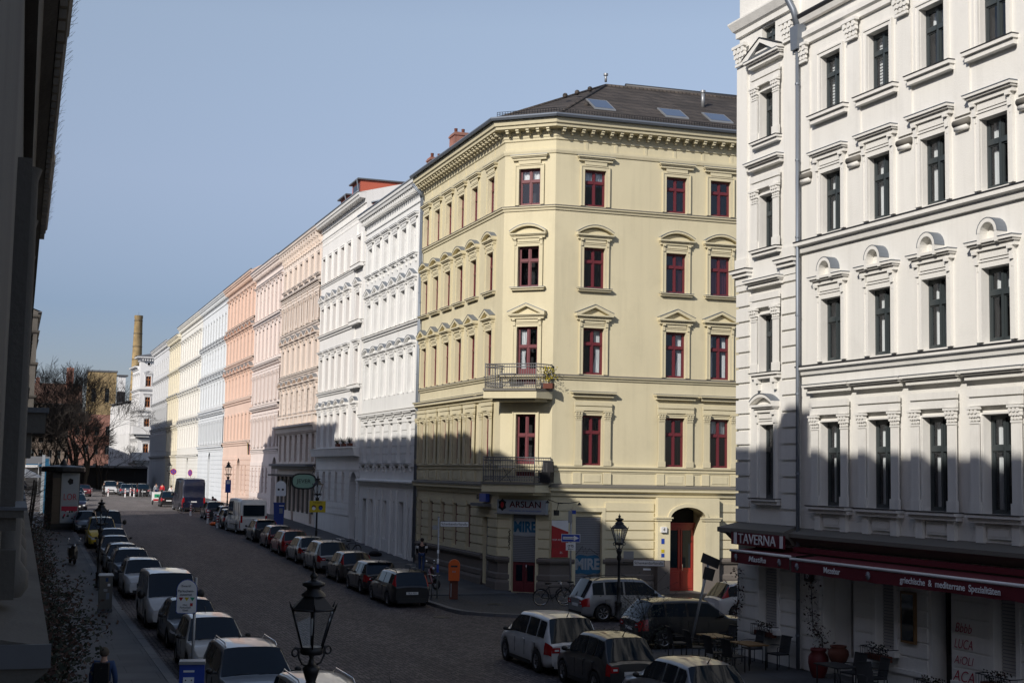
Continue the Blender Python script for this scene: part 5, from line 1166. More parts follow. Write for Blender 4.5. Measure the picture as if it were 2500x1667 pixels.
    def gl(fs, nm, gm='car_glass'):
        if not fs: return
        ids = sorted({q for f in fs for q in f}); mp = {q: i for i, q in enumerate(ids)}; P = [Vector(vs[q]) for q in ids]
        ctr = Vector((0, (rf + rr) / 2 - L / 2, H * .5)); V = []
        for p in P:
            d = (p - ctr); d.y *= .35 if nm == 'side_window' else 1.2; d.x *= 1 if nm == 'side_window' else .1; d.normalize(); V.append(p)
        NN = [Vector() for _ in P]
        for f in fs:
            a_, b_, c_, e_ = [P[mp[q]] for q in f]; nf = (c_ - a_).cross(e_ - b_)
            if nf.dot((a_ + c_) / 2 - ctr) < 0: nf = -nf
            for q in f: NN[mp[q]] += nf
        V = [tuple(p + n_.normalized() * .012) for p, n_ in zip(P, NN)]
        g_ = MB(); g_.add(V, [tuple(mp[q] for q in f) for f in fs], gm, True); g_.build(nm, o)
    gl(glass['windscreen'], 'windscreen'); gl(glass['rear_window'], 'rear_window'); gl(glass['l'], 'side_window'); gl(glass['r'], 'side_window'); gl(glass['tl'], 'taillight', 'red_lens'); gl(glass['tr'], 'taillight', 'red_lens'); gl(glass['hl'], 'headlight', 'clear_lens'); gl(glass['hr'], 'headlight', 'clear_lens')
    if panel_van:
      if rear_win:
        k = MB(); zz = s['belt'] * H * 1.12; k.box(-hw0 * .74, L / 2 + .0, zz, hw0 * .74, L / 2 + .02, H * .82, 'car_glass')
        k.box(-hw0 * .74, L / 2 - .06, zz, hw0 * .74, L / 2 + .001, H * .82, 'black_plastic'); k.build('rear_window', o)
      if True:
        k = MB()
        for sg in (-1, 1):
            for a in (.42, .66, .9): k.box(sg * hw0 * 1.001, L * (a - .5) - .006, .5, sg * hw0 * .97, L * (a - .5) + .006, H * .88, 'black_plastic')
            k.box(sg * (hw0 * 1.006), -L * .1, .62, sg * hw0 * .98, L * .42, .68, 'black_plastic')
        k.build('door_seam', bo)
    def yl(v): return v - L / 2
    # wheels
    for sx in (-1, 1):
        for xw in (xf, xr):
            w = MB(); R_ = wr; hw = .1
            T_ = lambda pts: pts
            prof = [(R_ * .62, -hw), (R_ * .95, -hw), (R_, -hw * .6), (R_, hw * .6), (R_ * .95, hw), (R_ * .62, hw)]
            n = 20; V = []; F_ = []
            for r_, d in prof:
                for i in range(n): a = 2 * math.pi * i / n; V.append((d, r_ * math.cos(a), r_ * math.sin(a)))
            for j in range(len(prof) - 1):
                for i in range(n): k = (i + 1) % n; F_.append((j * n + i, j * n + k, (j + 1) * n + k, (j + 1) * n + i))
            w.add(V, F_, 'tyre', True); wo = w.build('wheel', o, (sx * (hw0 * .975 - hw), yl(xw), R_))
            r_ = MB(); V = [(sx * .03, R_ * .64 * math.cos(2 * math.pi * i / n), R_ * .64 * math.sin(2 * math.pi * i / n)) for i in range(n)]; r_.add(V, [tuple(range(n))], 'black_plastic')
            nsp = 5 if (len(label) % 2) else 7
            for q in range(nsp):
                a = 2 * math.pi * q / nsp; da = .2
                P = [(.12, a - da * .9), (.62, a - da * .55), (.62, a + da * .55), (.12, a + da * .9)]
                r_.add([(sx * .075, R_ * b * math.cos(t), R_ * b * math.sin(t)) for b, t in P] + [(sx * .03, R_ * b * math.cos(t), R_ * b * math.sin(t)) for b, t in P], [(0, 1, 2, 3), (0, 1, 5, 4), (3, 2, 6, 7)], rimk)
            V = []
            for b, d in ((.56, .05), (.6, .09), (.66, .085)):
                for i in range(n): V.append((sx * d, R_ * b * math.cos(2 * math.pi * i / n), R_ * b * math.sin(2 * math.pi * i / n)))
            r_.add(V, [(j * n + i, j * n + (i + 1) % n, (j + 1) * n + (i + 1) % n, (j + 1) * n + i) for j in range(2) for i in range(n)], rimk, True); r_.build('rim', wo)
    # lamps follow the corners
    hl = nose * .74; hh = .13
    for sx in (-1, 1):
        k = MB(); k.box(sx * hw0 * .5, yl(0) - .014, nose * .8 - .16, sx * hw0 * .73, yl(0) + .02, nose * .8 - .03, 'clear_lens'); k.build('front_lamp', o)
        th = .2; tz = s['tail'] * H * .80
        if kind == 'cargo': tz, th = .75, .45
        k = MB(); zt_ = s['tail'] * H * .9; k.box(sx * hw0 * .52, yl(L) - .02, zt_ - .17, sx * hw0 * .79, yl(L) + .012, zt_ - .02, 'red_lens'); k.box(sx * hw0 * .56, yl(L) + .012, zt_ - .12, sx * hw0 * .7, yl(L) + .016, zt_ - .07, 'clear_lens'); k.build('rear_lamp', o) if not tallamp and kind != 'cargo' else None
        if kind == 'cargo': k = MB(); k.box(sx * hw0 * .8, yl(L) - .02, .8, sx * hw0 * .93, yl(L) + .014, 1.3, 'red_lens'); k.build('taillight', o)
        k = MB(); mz = belt + .02; my = yl(c + (rf - c) * .5); k.box(sx * hw0 * .93, my - .04, mz, sx * (hw0 + .1), my + .02, mz + .05, 'black_plastic'); k.ball((sx * (hw0 + .11), my - .01, mz + .07), .085 if kind not in ('van', 'cargo') else .14, 'black_plastic', 8, .75 if kind not in ('van', 'cargo') else 1.2); k.build('mirror', o)
    k = MB()  # grille, bumpers
    k.box(-hw0 * .42, yl(-.012), nose * .56, hw0 * .42, yl(.05), nose * .78, 'black_plastic'); k.box(-hw0 * .6, yl(-.02), z0 + .06, hw0 * .6, yl(.06), z0 + .17, 'black_plastic'); k.build('grille', o)
    k = MB(); k.box(-hw0 * .7, yl(L) - .05, z0 + .02, hw0 * .7, yl(L) + .02, z0 + .2, trim or 'black_plastic'); k.build('bumper', o)
    for fy, zz in ((0, nose * .44), (L, s['tail'] * H * .62)):
        k = MB(); k.box(-.26, yl(fy) - .025, zz, .26, yl(fy) + .025, zz + .11, 'plate'); po = k.build('licence_plate', o)
        if plate and fy == L:
            t = text(plate, .1, 'black_text', .002, sx=.95); put(t, 'plate_lettering', po, (0, yl(fy) + .028, zz + .055), math.pi)
    k = MB()
    for sx in (-1, 1):
        for p in ((pil[0] + pil[1]) / 2 + .22, (pil[1] + pil[2]) / 2 + .25):
            if panel_van and p > pil[1]: continue
            k.box(sx * hw0 * .975, yl(p), belt * .9, sx * hw0 * 1.012, yl(p) + .16, belt * .9 + .03, mirror or m)
    k.build('door_handle', o)
    k = MB()
    for sx in (-1, 1):
        for p in pil[:3]:
            if 'deck' in s and p == pil[2]: continue
            k.box(sx * hw0 * .985, yl(p) - .004, z0 + .22, sx * hw0 * 1.001, yl(p) + .004, belt * .9, 'black_plastic')
        k.box(sx * hw0 * .97, yl(xf + wr * 1.3), z0 + .0, sx * hw0 * .992, yl(xr - wr * 1.3), z0 + .1, 'black_plastic')
    k.build('door_seam', bo)
    if rails:
        for sx in (-1, 1):
            k = MB(); rx = hw0 * roof_w * .9; k.tube([(sx * rx, yl(rf + .12), H * .985), (sx * rx, yl(rf + .3), H + .055), (sx * rx, yl(rr - .35), H + .05), (sx * rx, yl(rr - .1), H * .975)], .018, 'chrome' if rails == 2 else 'black_plastic', 6); k.build('roof_rail', o)
    if antenna: k = MB(); k.prism([(-.02, H - .01), (.02, H - .01), (.0, H + .09)], yl(rr) - .22, yl(rr) - .1, 'black_plastic') if False else k.tube([(0, yl(rr) - .2, H * .98), (0, yl(rr) - .02, H + .14)], [.02, .006], 'black_plastic', 5); k.build('antenna', o)
    if spoiler: k = MB(); k.box(-hw0 * roof_w * .9, yl(rr) - .1, H * .955, hw0 * roof_w * .9, yl(rr) + .16, H * .98, m if not roofm else roofm); k.build('spoiler', o)
    k = MB(); wy = yl(c) - .0; k.tube([(-hw0 * .55, wy - .03, hood + .03), (-.05, wy + .05, hood + .07)], .01, 'iron', 4); k.tube([(hw0 * .05, wy - .03, hood + .03), (hw0 * .5, wy + .05, hood + .06)], .01, 'iron', 4); k.build('wiper', o)
    return o
paint('p_white', (.6, .61, .62), metal=0); paint('p_offwhite', (.55, .54, .51), metal=0); paint('p_silver', (.29, .3, .315), metal=.4); paint('p_grey', (.11, .115, .125)); paint('p_dark', (.03, .032, .036)); paint('p_black', (.012, .012, .014))
paint('p_red', (.3, .015, .015)); paint('p_darkred', (.13, .018, .025)); paint('p_blue', (.02, .07, .2)); paint('p_navy', (.004, .007, .028)); paint('p_yellow', (.62, .45, .03), metal=0); paint('p_brown', (.06, .05, .045)); paint('p_beige', (.33, .31, .27)); paint('p_steel', (.1, .13, .17)); paint('p_slate', (.2, .22, .25), metal=.4)
N = 0.; S_ = math.pi     # nose toward -y (facing the viewer) = 0 ; nose away = pi
# left kerb, noses toward the viewer
XL = 5.75
car('pale silver van roof at the bottom edge, parked nearest the viewer', 'van', 6.65, 22.7, N, 'p_silver', name='parked_van', cat='van', dims=dict(H=1.97))
car('beige dusted estate with chrome roof rails at the bottom edge behind the near lamp', 'wagon', 6.25, 28.4, R(0), 'p_beige', rails=2, dims=dict(H=1.5), dz=0.)
car('dark slate SUV with chrome roof rails and blue windscreen left of the near lamp', 'suv', 5.6, 34.0, N, 'p_slate', rails=2, dims=dict(L=4.6, H=1.6))
car('off white dusty hatchback right of the parking sign pole', 'hatch', XL, 41.8, N, 'p_offwhite', dims=dict(L=4.25))
car('dark grey saloon with a permit sticker, behind the off white hatchback', 'sedan', XL + .1, 47.9, N, 'p_grey', dims=dict(L=4.5))
car('white delivery van with black mirrors facing the viewer in the left row', 'van', XL, 54.0, N, 'p_white', name='parked_van', cat='van', panel_van=False, rails=False, mirror='black_plastic', dims=dict(L=4.95, H=1.92))
car('white compact SUV with black rails, just beyond the white van', 'suv', XL, 64.6, N, 'p_white', rails=1, dims=dict(H=1.58, L=4.35))
car('dark grey SUV with black roof rails in the left row, beyond the white SUV', 'suv', XL - .1, 69.8, N, 'p_steel', rails=1, dims=dict(H=1.62))
car('grey estate with a silver roof edge in the left row behind the street lamp', 'wagon', XL - .1, 75., N, 'p_slate')
car('dull silver hatchback behind the street lamp, two before the yellow van', 'hatch', XL - .1, 80.4, N, 'p_silver')
car('silver hatchback directly in front of the yellow van', 'hatch', XL + .1, 85.4, N, 'p_silver', dims=dict(H=1.5))
car('bright yellow high roofed family van in the left row', 'mpv', 5.5, 91.0, N, 'p_yellow', dims=dict(H=1.8, L=4.2))
car('dark people carrier just behind the yellow van', 'van', 6.2, 97.0, N, 'p_dark', name='parked_van', cat='van', dims=dict(L=4.8, H=1.85))
car('steel blue small car peeking out left of the yellow van', 'hatch', 4.9 + .3, 102.7, N, 'p_steel')
car('dark blue saloon with bright headlights beside the poster column', 'sedan', 5.95, 136., N, 'p_navy')
car('white saloon behind the dark blue one near the poster column', 'sedan', 6.2, 146., N, 'p_white')
car('small silver car farthest back on the left kerb', 'hatch', 6.9, 160., N, 'p_silver')
car('dark red saloon seen from behind on the far left of the crossing', 'sedan', 8.5, 178., S_, 'p_darkred')
car('white people carrier facing the viewer in the shade across the crossing', 'mpv', 12.4, 190., N, 'p_white', dims=dict(W=1.9, H=1.7))
car('dark car half hidden right of the white people carrier', 'hatch', 14.0, 197., N, 'p_steel')
car('grey blue car left of the bike stands across the crossing', 'hatch', 13.9, 184., S_, 'p_steel')
car('dark green car behind the striped bollards', 'hatch', 14.9, 185.5, S_, 'p_dark')
car('black estate behind the bike stands across the crossing', 'wagon', 15.6, 180., S_, 'p_black', dims=dict(H=1.6))
# right kerb, tails toward the viewer
XR = 16.35
car('black estate with roof rails nearest the corner on the right kerb', 'wagon', XR, 60.1, S_, 'p_black', rails=1, plate='TBLA 9531', dims=dict(H=1.5), tallamp=True)
car('black sporty hatchback second from the corner on the right kerb', 'hatch', XR, 64.95, S_, 'p_black', spoiler=True)
car('dark brown hatchback with tall red tail lamps, third from the corner', 'hatch', XR + .05, 69.9, S_, 'p_brown', tallamp=True, dims=dict(H=1.5, L=4.0))
car('silver people carrier, fourth from the corner on the right kerb', 'mpv', XR, 75.3, S_, 'p_silver', dims=dict(H=1.63, W=1.82))
car('silver notchback with dark tail lamps in front of the silver people carrier', 'hatch', XR, 80.6, S_, 'p_silver', dims=dict(L=4.4))
car('bright red estate with roof rails on the right kerb', 'wagon', XR - .05, 85.6, S_, 'p_red', rails=1, dims=dict(L=4.4))
car('dark red small car with a white roof', 'mini', XR, 90.4, S_, 'p_darkred', roofm='p_white')
car('dark hatchback with a dusty roof and high red lamps behind the white panel van', 'hatch', XR - .1, 95.2, S_, 'p_dark', tallamp=True, spoiler=True)
car('white high roofed panel van with a dark rear window on the right kerb', 'cargo', 16.3, 102.8, S_ + R(4.5), 'p_white', name='parked_van', cat='van', panel_van=True, dims=dict(L=5.2, H=2.5))
car('black car almost hidden left of the white panel van', 'hatch', 15.9, 107.6, S_, 'p_black')
car('metallic blue small car beyond the white panel van', 'mini', 16.4, 113.2, S_, 'p_blue', roofm='p_blue')
car('dark grey hatchback right behind the striped bollards', 'hatch', 16.2, 119.3, S_, 'p_dark')
car('tall navy blue high roofed van parked farther up the right kerb', 'cargo', 16.0, 135.2, S_ + R(3), 'p_navy', name='parked_van', cat='van', panel_van=True, dims=dict(L=6.2, W=2.2, H=3.1), rear_win=False)
car('tiny black two seater with bright red lamps left of the navy van', 'small', 15.1, 145., S_, 'p_black', dims=dict(L=2.7, H=1.55))
# right foreground, parked before the tavern
car('white people carrier with large red and clear tail lamps before the tavern', 'mpv', 15.62, 40.0, S_, 'p_white', dims=dict(L=4.4, W=1.83, H=1.64), tallamp=False, trim='p_white')
car('dark grey city car with round red lamps between the white and the silver one', 'small', 15.6, 35.6, S_, 'p_dark', dims=dict(H=1.53, L=3.7))
car('silver rounded hatchback at the bottom edge before the tavern tables', 'hatch', 15.6, 30.9, S_, 'p_silver', dims=dict(L=4.05, H=1.45))
# side street, noses to the right
car('silver people carrier with six spoke wheels parked across the yellow house', 'mpv', 23.6, 52.0, R(90), 'p_silver', rails=1, dims=dict(L=4.3, H=1.66))
car('black SUV with dusty roof parked in the side street', 'suv', 22.2, 43.6, R(90), 'p_black', dims=dict(L=4.45, H=1.6))
car('small white car in the side street left of the tavern wall', 'small', 29.0, 51.3, R(90), 'p_white', tallamp=True)
# ================================================================ street lamps
def lamp(label, x, y, H, sign=None):
    zb = zg(y) + .12; o = thing('street_lamp', label, 'lamp', (x, y, zb), R(22), 'gas style street lamps'); hb = H - 1.42
    p = MB(); p.lathe([(.17, 0), (.17, .12), (.13, .16), (.12, .6), (.15, .66), (.085, .72), (.07, 1.2), (.085, 1.24), (.06, 1.3), (.05, hb - .45), (.085, hb - .4), (.1, hb - .3), (.07, hb - .22), (.11, hb - .1), (.13, hb - .02), (.1, hb + .0), (.05, hb + .04), (.028, hb + .12), (.05, hb + .16), (.02, hb + .2)], 'iron', 14); p.build('post', o)
    z0 = hb + .26; z1 = z0 + .56; r0, r1 = .165, .345; n = 6
    f = MB(); f.lathe([(.15, z0 - .09), (.17, z0 - .07), (.17, z0), (.15, z0 + .02)], 'iron', 12)
    for sg in (-1, 1):   # cradle with scrolls
        f.tube([(sg * .05, 0, hb), (sg * .16, 0, hb + .04), (sg * .22, 0, hb + .14), (sg * .225, 0, z0 - .02), (sg * .24, 0, z0 + .02)], .016, 'iron', 6); f.torus((sg * .285, 0, z0 - .045), .055, .014, 'iron', 'y', 14, 5); f.tube([(sg * .15, 0, z0), (sg * .3, 0, z0 + .02)], .013, 'iron', 5)
    for i in range(n):
        a = 2 * math.pi * i / n; ca, sa = math.cos(a), math.sin(a)
        f.tube([(r0 * ca, r0 * sa, z0), (r1 * ca, r1 * sa, z1)], .014, 'iron', 5)
        b = 2 * math.pi * (i + 1) / n; f.tube([(r1 * ca, r1 * sa, z1), (r1 * math.cos(b), r1 * math.sin(b), z1)], .017, 'iron', 5)
        f.tube([(r1 * ca, r1 * sa, z1), (r1 * 1.13 * ca, r1 * 1.13 * sa, z1 + .1)], [.02, .004], 'iron', 5)
    f.build('lantern_frame', o)
    g = MB(); V = [(r0 * .97 * math.cos(6.2832 * i / n), r0 * .97 * math.sin(6.2832 * i / n), z0) for i in range(n)] + [(r1 * .97 * math.cos(6.2832 * i / n), r1 * .97 * math.sin(6.2832 * i / n), z1) for i in range(n)]
    g.add(V, [(i, (i + 1) % n, n + (i + 1) % n, n + i) for i in range(n)], 'lamp_glass'); g.build('lantern_glass', o)
    c = MB(); c.lathe([(r1 * 1.02, z1), (r1 * .98, z1 + .02), (.15, z1 + .2)], 'iron', n, sm=False); c.lathe([(.18, z1 + .19), (.17, z1 + .22), (.1, z1 + .28), (.1, z1 + .31), (.165, z1 + .34), (.165, z1 + .38), (.11, z1 + .4), (.05, z1 + .42), (.035, z1 + .44), (.06, z1 + .47), (.05, z1 + .5), (.015, z1 + .53), (.004, z1 + .6)], 'iron', 14); c.build('lantern_roof', o)
    m = MB(); m.tube([(0, 0, z0), (0, 0, z0 + .18)], .012, 'iron', 6); m.tube([(0, 0, z0 + .18), (0, 0, z0 + .42)], [.03, .022], 'curtain', 8); m.tube([(0, 0, z0 + .44), (0, 0, z1 + .02)], .014, 'iron', 6); m.build('mantle', o)
    return o
lamp('black lantern street lamp nearest the viewer, rising from the bottom edge among the car roofs', 4.27, 20.4, 4.24)
lamp('black street lamp on the left pavement before the yellow van', 4.0, 66.5, 4.05)
lamp('black street lamp before the yellow corner house entrance', 22.9, 51.0, 4.15)
jl = lamp('black street lamp carrying the yellow warning board', 17.95, 85.5, 4.7)
bl_ = lamp('black street lamp with a small blue sign before the salmon house', 17.75, 122, 4.75)
lamp('pale far street lamp left of the round no stopping sign', 18.0, 172, 4.4)
lamp('street lamp by the poster column on the far left pavement', 3.75, 180, 4.3)
# ================================================================ signs
def disc(mb, c, r, m, d0, d1, n=24): mb.prism([(c[0] + r * math.cos(6.2832 * i / n), c[1] + r * math.sin(6.2832 * i / n)) for i in range(n)], d0, d1, m)
def pole(o, h, r=.03, m='metal_sheet', x=0, y=0):
    p = MB(); p.tube([(x, y, 0), (x, y, h)], r, m, 8); p.lathe([(r * 1.25, 0), (r * 1.25, .02)], m, 8, (x, y, h)); return p.build('pole', o)
def gz(x, y, z=.12): return (x, y, zg(y) + z)
# yellow board on the lamp
o = thing('warning_board', 'yellow warning board with two cartoon cars hung on the lamp post', 'sign', gz(17.95, 85.38), R(-12))
b = MB(); b.fr = (0, 0, 0); b.box(-.5, .06, 2.42, .5, .08, 3.12, 'yellow_sign'); b.build('board', o); b = MB(); b.fr = (0, 0, 0)
for c in (-.22, .2):
    disc(b, (c, 2.72), .14, 'black_text', .08, .085, 12); disc(b, (c, 2.66), .11, 'curtain' if c < 0 else 'sign_blue', .085, .09, 12); disc(b, (c + .05, 2.76), .05, 'red_paint', .085, .09, 8) if c < 0 else None
b.build('picture', o); put(text('Vorsicht', .17, 'black_text', .004), 'lettering', o, (0, -.085, 3.02))
# blue sign on far lamp
o = thing('blue_parking_sign', 'small blue sign with a white field on the lamp before the salmon house', 'sign', gz(17.75, 121.8), R(-10)); b = MB(); b.fr = (0, 0, 0); b.box(-.24, .05, 2.0, .24, .07, 3.1, 'sign_blue'); b.build('board', o); b = MB(); b.fr = (0, 0, 0); b.box(-.15, .07, 2.75, .15, .075, 3.0, 'white_paint'); b.build('field', o)
# round no stopping signs
for i, (x, y, z, lab) in enumerate(((17.2, 160., 3.2, 'round blue and red no stopping sign on a grey pole, full face on'), (17.4, 146., 3.3, 'round no stopping sign peeping over the navy van'))):
    o = thing('no_stopping_sign', lab, 'sign', gz(x, y), R(-10 if i == 0 else -58), 'round no stopping signs'); pole(o, z + .2, .035)
    b = MB(); b.fr = (0, 0, 0); disc(b, (0, z), .34, 'red_paint', .04, .06); disc(b, (0, z), .27, 'sign_blue', .06, .063); b.build('disc', o)
    b = MB(); b.fr = (0, 0, 0)
    for sg in (-1, 1): b.prism([(-.22, z + sg * .18), (-.17, z + sg * .23), (.22, z - sg * .18), (.17, z - sg * .23)], .063, .066, 'red_paint')
    b.build('cross', o)
# parking zone sign with its pole
o = thing('parking_zone_sign', 'white arched parking zone sign with red, yellow and green triangles on a leaning grey pole', 'sign', gz(4.0, 33.3), R(-9)); p = MB(); p.tube([(.17, 0, 0), (.19, 0, 3.12)], .035, 'metal_sheet', 10); p.build('pole', o)
b = MB(); b.fr = (0, 0, 0); n = 12; w = .235
def archpoly(w, z0, z1): return [(-w + .03, z0), (-w, z0 + .04)] + [(-w * math.cos(math.pi * i / n), z1 - w + w * math.sin(math.pi * i / n)) for i in range(n + 1)] + [(w, z0 + .04), (w - .03, z0)]
b.prism(archpoly(w, 2.3, 3.08), .05, .07, 'sign_blue'); b.prism(archpoly(w - .014, 2.314, 3.066), .07, .073, 'white_paint'); b.build('board', o)
b = MB(); b.fr = (0, 0, 0)
for c, m in ((-.13, 'red_paint'), (0, 'yellow_sign'), (.13, 'green_paint')): b.prism([(c - .055, 2.67), (c + .055, 2.67), (c, 2.585)], .073, .076, m)
b.box(.08, .073, 2.47, .14, .076, 2.54, 'red_paint'); b.build('triangles', o)
for s, z, sz in (('Zone 61', 2.93, .065), ('Parkschein-', 2.815, .08), ('automat', 2.735, .08), ('Hier', 2.5, .06), ('Parkschein', 2.44, .06), ('lösen', 2.375, .06)): put(text(s, sz, 'black_text', .003), 'lettering', o, (-.02 if s != 'Hier' else -.03, -.077, z))
# ticket machine
o = thing('ticket_machine', 'blue parking ticket machine with a pale cap at the bottom edge', 'ticket machine', gz(3.72, 29.6), R(-9)); b = MB(); b.fr = (0, 0, 0); b.box(-.25, -.15, .1, .25, .15, 1.66, 'sign_blue'); b.box(-.1, -.1, 0, .1, .1, .1, 'iron'); b.build('body', o)
b = MB(); b.fr = (0, 0, 0); b.prism([(-.27, 1.66), (.27, 1.66), (.26, 1.72), (-.26, 1.72)], -.18, .2, 'metal_sheet'); b.build('cap', o); b = MB(); b.fr = (0, 0, 0); b.box(-.17, .15, 1.5, .05, .16, 1.54, 'white_paint'); b.box(-.17, .15, 1.1, .05, .16, 1.4, 'curtain'); disc(b, (-.12, 1.34), .015, 'black_text', .16, .165, 8); disc(b, (0, 1.34), .015, 'black_text', .16, .165, 8); b.build('display', o)
# junction cabinet
o = thing('junction_cabinet', 'grey green utility cabinet with faded stickers on the left pavement', 'cabinet', gz(3.72, 57.), R(0)); b = MB(); b.box(-.27, -.2, 0, .27, .2, .14, 'granite'); b.box(-.25, -.18, .14, .25, .18, 1.4, 'stone_sill'); b.build('body', o); b = MB(); b.prism([(-.29, 1.4), (.29, 1.4), (.25, 1.47), (-.25, 1.47)], -.22, .22, 'curtain'); b.build('lid', o); b = MB()
for x, z, w, h, m in ((-.02, 1.18, .1, .14, 'cloth_blue'), (.06, 1.0, .1, .1, 'white_paint'), (-.08, .8, .14, .1, 'metal_sheet'), (.02, .5, .12, .25, 'zinc')): b.box(x, -.184, z, x + w, -.18, z + h, m)
b.build('sticker', o)
# street name sign left of the corner
def nameboard(o, x0, w, z, txt, m='white_paint', d=.03, h=.26, size=.17):
    b = MB(); b.fr = (0, 0, 0); b.box(x0, d, z, x0 + w, d + .025, z + h, 'black_text'); b.box(x0 + .02, d + .025, z + .02, x0 + w - .02, d + .028, z + h - .02, m); bo = b.build('name_board', o)
    put(text(txt, size, 'black_text', .003, sx=.95), 'lettering', bo, (x0 + w / 2, -(d + .03), z + h / 2)); return bo
o = thing('street_name_sign', 'street name sign on a grey pole beside the orange bin', 'sign', gz(18.3, 60.6), R(-17)); pole(o, 3.62, .04); nameboard(o, .06, 1.3, 3.18, 'Schenkendorfstraße', size=.155)
b = MB(); b.fr = (0, 0, 0); b.box(-.28, .03, 3.05, -.05, .05, 3.25, 'metal_sheet'); b.box(-.02, -.9, 2.85, .02, -.06, 3.08, 'white_paint'); b.build('name_board', o)
b = MB(); b.fr = (0, 0, 0); b.box(-.05, .03, 1.15, .05, .05, 1.5, 'sign_blue'); b.box(-.045, .035, 1.55, .045, .05, 1.75, 'white_paint'); b.box(-.045, .035, 2.0, .045, .05, 2.15, 'curtain'); b.build('sticker', o)
o = thing('street_name_sign', 'street name sign low beside the lamp before the yellow house entrance', 'sign', gz(23.35, 50.9), R(-22)); nb = nameboard(o, .1, 1.25, 2.08, 'Schenkendorfstraße', size=.15)
b = MB(); b.fr = (0, 0, 0); b.box(-.3, .0, 2.2, .1, .03, 2.24, 'iron'); b.build('bracket', o)
b = MB(); b.fr = (0, 0, 0); b.box(-.28, .02, 2.36, .12, .04, 2.66, 'metal_sheet'); b.build('sign_back', o)
b = MB(); b.fr = (0, 0, 0); b.box(.5, .03, 1.93, .8, .05, 2.0, 'curtain'); b.build('number_plate', o)
# one way sign
o = thing('one_way_sign', 'blue one way sign with a white arrow above a small bicycle plate', 'sign', gz(24.25, 59.4), R(-24)); pole(o, 4.05, .04)
b = MB(); b.fr = (0, 0, 0); b.box(-.43, .05, 2.58, .43, .07, 2.94, 'white_paint'); b.box(-.41, .07, 2.6, .41, .073, 2.92, 'sign_blue'); b.build('board', o)
b = MB(); b.fr = (0, 0, 0); b.prism([(-.36, 2.7), (.14, 2.7), (.14, 2.64), (.37, 2.76), (.14, 2.88), (.14, 2.82), (-.36, 2.82)], .073, .077, 'white_paint'); ao = b.build('arrow', o); put(text('Einbahnstraße', .085, 'black_text', .002), 'lettering', ao, (-.1, -.08, 2.76))
b = MB(); b.fr = (0, 0, 0); b.box(-.22, .05, 2.2, .22, .07, 2.54, 'white_paint'); pl = b.build('plate', o); b = MB()
for c in (-.08, .08): b.torus((c, -.08, 2.4), .05, .008, 'black_text', 'y', 14, 4)
b.tube([(-.08, -.08, 2.4), (-.02, -.08, 2.46), (.05, -.08, 2.46), (.08, -.08, 2.4)], .007, 'black_text', 4); b.tube([(-.12, -.08, 2.27), (.12, -.08, 2.27)], .008, 'black_text', 4); b.tube([(-.07, -.08, 2.3), (-.12, -.08, 2.27), (-.07, -.08, 2.24)], .008, 'black_text', 4); b.build('bicycle_symbol', pl)
b = MB(); b.fr = (0, 0, 0); b.box(-.13, .05, 3.45, .05, .09, 4.0, 'metal_sheet'); b.box(.04, .05, 3.85, .22, .09, 4.02, 'sign_blue'); b.build('house_sign', o)
# leaning pole with signs seen from behind
o = thing('leaning_sign_pole', 'leaning grey pole with the dark backs of two signs by the tavern corner', 'sign', gz(21.9, 42.1, .1), R(-25)); p = MB(); p.tube([(-.35, 0, 0), (.3, 0, 3.05)], .045, 'metal_sheet', 8); p.build('pole', o)
b = MB(); b.fr = (.26, 0, 0); b.prism([(-.28, 2.85), (.3, 2.62), (.38, 2.92), (-.2, 3.16)], .05, .07, 'dark_metal'); b.prism([(-.22, 2.3), (.12, 2.22), (.22, 2.6), (-.14, 2.7)], .05, .07, 'dark_metal'); b.build('sign_back', o)
# shop sign, banner and house sign on the yellow house
o = thing('shop_sign', 'long white shop fascia sign over the shuttered corner door', 'sign', yw(FC, LC / 2, .12, 3.86), FC[2]); b = MB(); b.fr = (0, 0, 0); b.box(-1.25, 0, 0, 1.25, .3, .66, 'cloth_grey'); b.box(-1.4, -.02, -.03, 1.3, .29, -.001, 'metal_sheet'); bo = b.build('fascia', o)
put(text('ARSLAN', .42, 'cloth_black', .01, sx=1.05), 'lettering', o, (.2, -.31, .43)); put(text('VERSICHERUNG • KFZ ZULASSUNGSDIENST', .085, 'sign_blue', .004), 'lettering', o, (.2, -.305, .13)); put(text('ARSLAN', .42, 'red_paint', .004, sx=1.05), 'lettering', o, (.215, -.303, .415))
b = MB(); b.fr = (0, 0, 0); r = random.Random(4); b.prism([(-.98 + (.16 + .07 * (i % 2)) * math.cos(i * .5236), .4 + (.25 + .05 * (i % 2)) * math.sin(i * .5236)) for i in range(12)], .3, .306, 'cloth_black'); b.prism([(-.98 + .09 * math.cos(i), .4 + .15 * math.sin(i)) for i in range(6)], .306, .31, 'red_paint'); b.build('emblem', o)
o = thing('banner', 'red and white banner hung on the wall right of the corner shop door', 'banner', yw(FB, -.05 + .08, .1, 1.84), FB[2]); b = MB(); b.fr = (0, 0, 0); b.prism([(0, 0), (.84, 0), (.84, 1.2), (0, 1.5)], 0, .02, 'red_paint'); b.prism([(0, 1.5), (.84, 1.2), (.84, 1.74), (0, 1.74)], 0, .02, 'white_paint'); b.build('cloth', o)
put(text('TOP ANGEBOT', .13, 'white_paint', .003, 'LEFT'), 'lettering', o, (.02, -.025, .82)); put(text('GÜNSTIG\nSICHER', .12, 'p_red', .002, 'LEFT'), 'lettering', o, (.02, -.022, .55)); put(text('31.', .14, 'white_paint', .003), 'lettering', o, (.5, -.025, .22))
